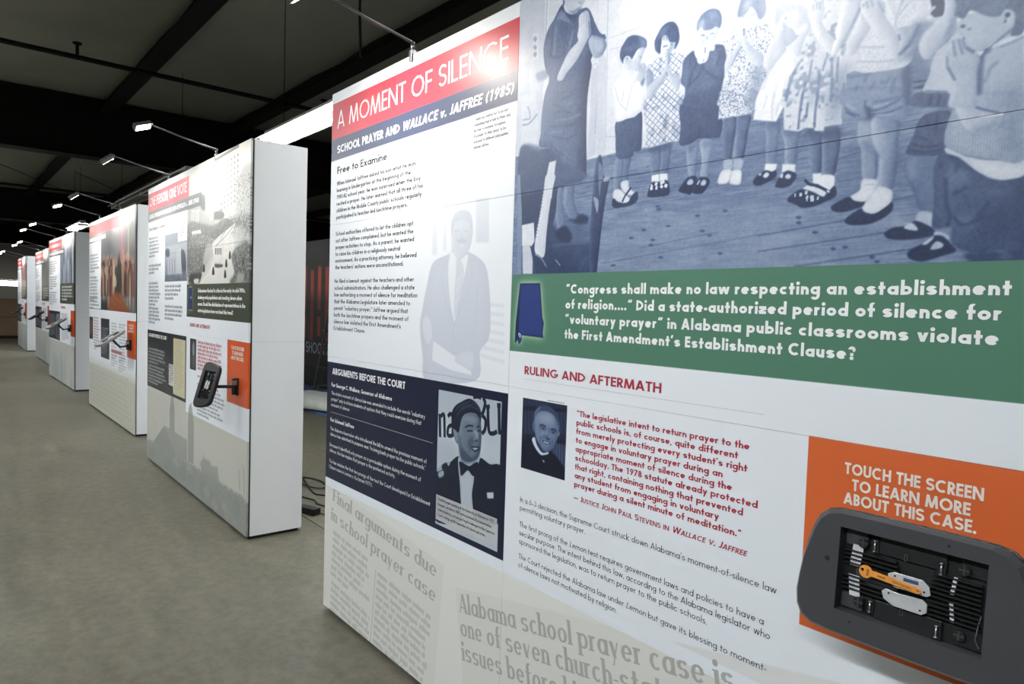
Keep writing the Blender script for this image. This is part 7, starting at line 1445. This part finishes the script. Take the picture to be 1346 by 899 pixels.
kt.build('stamped_marks', mat('ink_brown', (120, 78, 44), .5), ke); MB().box(.084, .090, -.0015, -.00135, -.0006, .0006).box(.0872, .0884, -.0015, -.00135, -.0018, .0018).build('arrow_mark', mat('ink_brown', (120, 78, 44), .5), ke)
def upright(tilt, yaw): return tuple((Matrix.Rotation(R(yaw), 3, 'Z') @ Matrix.Rotation(R(tilt), 3, 'X') @ Matrix.Rotation(R(90), 3, 'Y')).to_euler())
h2 = tablet_holder((-4.46, -.125, .938), upright(-18, 16), 'black tablet holder swung out on its arm before the second display wall', False, None, [(-4.45, -.07, .93), (-4.42, .0, .93), (-4.415, .02, .93), (-4.415, .037, .93)], size=.74)
for (x, y, z, lb) in ((-8.24, -.02, 1.03, 'grey tablet holder tipped flat by the orange block of the third display wall'), (-12.56, -.02, 1.03, 'grey tablet holder tipped flat by the orange block of the fourth display wall'), (-17.2, .15, 1.03, 'tablet holder tipped flat on the fifth display wall'), (-21.7, .14, 1.03, 'tablet holder tipped flat on the farthest display wall')):
    wy = y + .18
    tablet_holder((x, y, z), upright(-56, 6), lb, False, None, [(x, y + .08, z - .09), (x, wy - .04, z - .08), (x, wy - .02, z - .07), (x, wy, z - .07)], size=.82)
# ------------------------------------------------------------------ behind the row
M_ban = None
def banner_canvas():
    cv = Canvas(0, 0, 4200, 2560, .25, 3, rgb(7, 7, 8)); cv.rect(0, 4200, 2240, 2560, rgb(26, 27, 31), 30, .9); cv.rect(0, 4200, 2380, 2560, rgb(40, 41, 46), 20, .7)
    rg = random.Random(4)
    for i, x in enumerate(range(120, 4200, 300)):
        top = 2080 + rg.randint(-40, 40); c = (214, 64, 30) if i % 3 != 1 else (232, 80, 38)
        cv.rect(x, x + 130, 820 + rg.randint(-60, 80), top, rgb(*[v * .62 for v in c])); cv.rect(x, x + 130, 1640, top, rgb(*c), 60, .8)
        if i % 2: cv.rect(x, x + 130, 1240, 1360, rgb(7, 7, 8))
    cv.greek(2300, 600, 1300, 1, 60, 40, rgb(110, 114, 124), .8, seed=2); return cv
bn = empty('exhibit_banner', (-13.6, 3.65, 0), label='black banner wall with red bars and white lettering seen between the two nearest walls', cat='banner')
bc = banner_canvas(); bm_ = print_material('printed_banner', bc, .5)
me = MB().add([(0, 0, .35), (4.2, 0, .35), (4.2, 0, 2.56), (0, 0, 2.56)], [(0, 1, 2, 3)]).mesh('printed_sheet'); uv = me.uv_layers.new(name='UVMap')
for lp in me.loops: c = me.vertices[lp.vertex_index].co; uv.data[lp.index].uv = (c.x / 4.2, c.z / 2.56)
link('printed_sheet', me, bn, bm_); MB().box(0, 4.2, .004, .05, .35, 2.56).build('backing', M_dark, bn)
MB().box(0, .06, .0, .06, 0, 2.56).box(4.14, 4.2, 0, .06, 0, 2.56).build('post', M_dark, bn); MB().box(0, 4.2, .003, .08, .02, .36).build('kick_board', M_dark, bn)
text_obj('banner_lettering', ['SHOOT MY'], 1.76, .585, .20, mat('ink_silver', (150, 156, 176), .5), bn, 2.98, wt=.15, y=-.004)
M_alu = mat('dull_aluminium', (96, 92, 88), .45, .6)
ld = empty('folding_ladder', (-9.62, 3.2, 0), label='dull metal folding ladder standing on the blue mat before the black banner', cat='ladder')
for s_ in (-1, 1):
    dx = .20 * s_
    MB().tube([(-.42, dx, 0.01), (.02, dx * .8, 1.35)], .022, 8).build('rail', M_alu, ld)
    MB().tube([(.45, dx * 1.1, 0.01), (.04, dx * .8, 1.35)], .016, 8).build('rear_leg', M_alu, ld)
for k in range(4): t = (k + .7) / 4.7; MB().box(-.42 + .44 * t - .04, -.42 + .44 * t + .04, -.2, .2, 1.35 * t - .01, 1.35 * t + .012).build('step', M_alu, ld)
MB().tube([(-.28, .0, .45), (.32, 0, .45)], .008, 6).tube([(-.36, 0, .19), (.40, 0, .19)], .012, 6).build('spreader', M_alu, ld); MB().box(-.06, .12, -.18, .18, 1.34, 1.37).build('top_plate', M_alu, ld)
M_mat = mat('blue_mat', (74, 100, 138), .85, noise=.12, nscale=14)
mb = MB(); 
mt = mb.box(-12.5, -7.6, 2.42, 3.6, 0.002, .02).build('floor_mat', M_mat); tag(mt, 'flat blue mat on the floor before the black banner', 'mat')
# soft bag
bm = bmesh.new(); bmesh.ops.create_grid(bm, x_segments=14, y_segments=10, size=.5)
rg = random.Random(5)
for v in bm.verts:
    u, w_ = v.co.x * 2, v.co.y * 2; e_ = max(0, (1 - u ** 4)) * max(0, (1 - w_ ** 4)); v.co.z = .17 * e_ ** .6 * (1 - .35 * u) + .015 * math.sin(u * 7 + w_ * 3) * e_; v.co.x *= .85; v.co.y *= .62
g2 = bmesh.ops.duplicate(bm, geom=bm.verts[:] + bm.edges[:] + bm.faces[:]); nv = [x for x in g2['geom'] if isinstance(x, bmesh.types.BMVert)]
for v in nv: v.co.z *= -.12
bmesh.ops.remove_doubles(bm, verts=bm.verts, dist=.004); bmesh.ops.recalc_face_normals(bm, faces=bm.faces)
me = bpy.data.meshes.new('filled_bag'); bm.to_mesh(me); bm.free()
for p in me.polygons: p.use_smooth = True
bg = link('filled_bag', me, None, mat('white_woven_plastic', (196, 200, 194), .55, noise=.1, nscale=9, bump=.3, bscale=25)); bg.location = (-8.98, 2.66, .045); bg.rotation_euler = (0, 0, .35); tag(bg, 'white plastic sack lying on the blue mat by the ladder foot', 'bag')
# cords and power brick in the gap
cp = [(-6.2, .78, .006), (-5.75, .80, .006)]
for k in range(0, 17): t = R(200 - k * 24); cp.append((-5.27 + .22 * math.cos(t) * (1 - k * .004), .905 + .085 * math.sin(t), .006 + k * .0009))
cp += [(-5.0, .80, .008), (-4.90, .83, .006), (-4.80, .86, .006), (-4.6, .80, .006), (-4.3, .75, .006), (-3.4, .74, .006)]
tag(MB().tube(smooth_pts([p for p in cp], False, 3).tolist(), .006, 6).build('floor_cable', M_rubber, smooth=True), 'black cable curled in a loop on the floor between the two nearest walls', 'cable')
c2 = [(-5.6, .66, .006), (-5.1, .68, .006), (-4.93, .69, .006), (-4.80, .725, .006), (-4.70, .70, .006), (-4.55, .73, .006), (-4.2, .72, .006), (-3.3, .66, .006)]
tag(MB().tube(smooth_pts(c2, False, 5).tolist(), .005, 6).build('floor_cable', M_rubber, smooth=True), 'black wavy cable on the floor behind the power adapter', 'cable')
ad = empty('power_adapter', (-4.54, .566, 0), .35, label='black power adapter brick on the floor beside the end of the second wall', cat='power adapter')
MB().box(-.085, .085, -.033, .033, .001, .045).build('brick', M_rubber, ad, bevel=.004); MB().tube([(.085, 0, .02), (.16, .02, .008), (.30, .03, .006), (1.1, -.12, .006)], .004, 6).build('lead', M_rubber, ad); MB().box(.30, .39, .018, .044, .002, .022).build('inline_plug', M_rubber, ad, bevel=.003)
# brown crates and dark low things at the far end of the hall
M_ply = mat('brown_plywood', (136, 110, 82), .7, noise=.08, nscale=3)
cr = empty('crate_wall', (-28.8, .4, 0), label='brown plywood crate stack closing the aisle at the far left', cat='crate')
for i in range(3):
    for j in range(2):
        y0 = -1.6 + i * 1.22
        MB().box(-.3, .3, y0, y0 + 1.2, .06 + j * .62, .672 + j * .62).build('plywood_panel', M_ply, cr, bevel=.004, seg=1)
MB().box(-.34, .34, -1.62, 2.1, 0, .06).build('base_rail', M_dark, cr)
cb = empty('cable_ramp', (-28.1, .4, 0), label='black cable ramp lying on the floor before the brown crates', cat='cable ramp'); MB().prism([(-.16, 0), (-.05, .05), (.05, .05), (.16, 0)], -1.6, 1.6).build('ramp', M_rubber, cb)
# thin hanging conduit loops above the nearest wall
for k, (x, y, lb) in enumerate(((-4.55, .9, 'thin hanging cable looping down from the roof left of the nearest lamp clip'), (-1.55, .95, 'thin hanging cable looping down behind the top right of the headline board'))):
    tag(MB().tube(smooth_pts([(x, y, 3.22), (x - .02, y, 3.7), (x + .12, y + .02, 3.95), (x + .8, y + .2, 4.15), (x + 1.6, y + .5, 4.4)], False, 5).tolist(), .010, 6).build('hanging_cable', M_purlin), lb, 'cable')
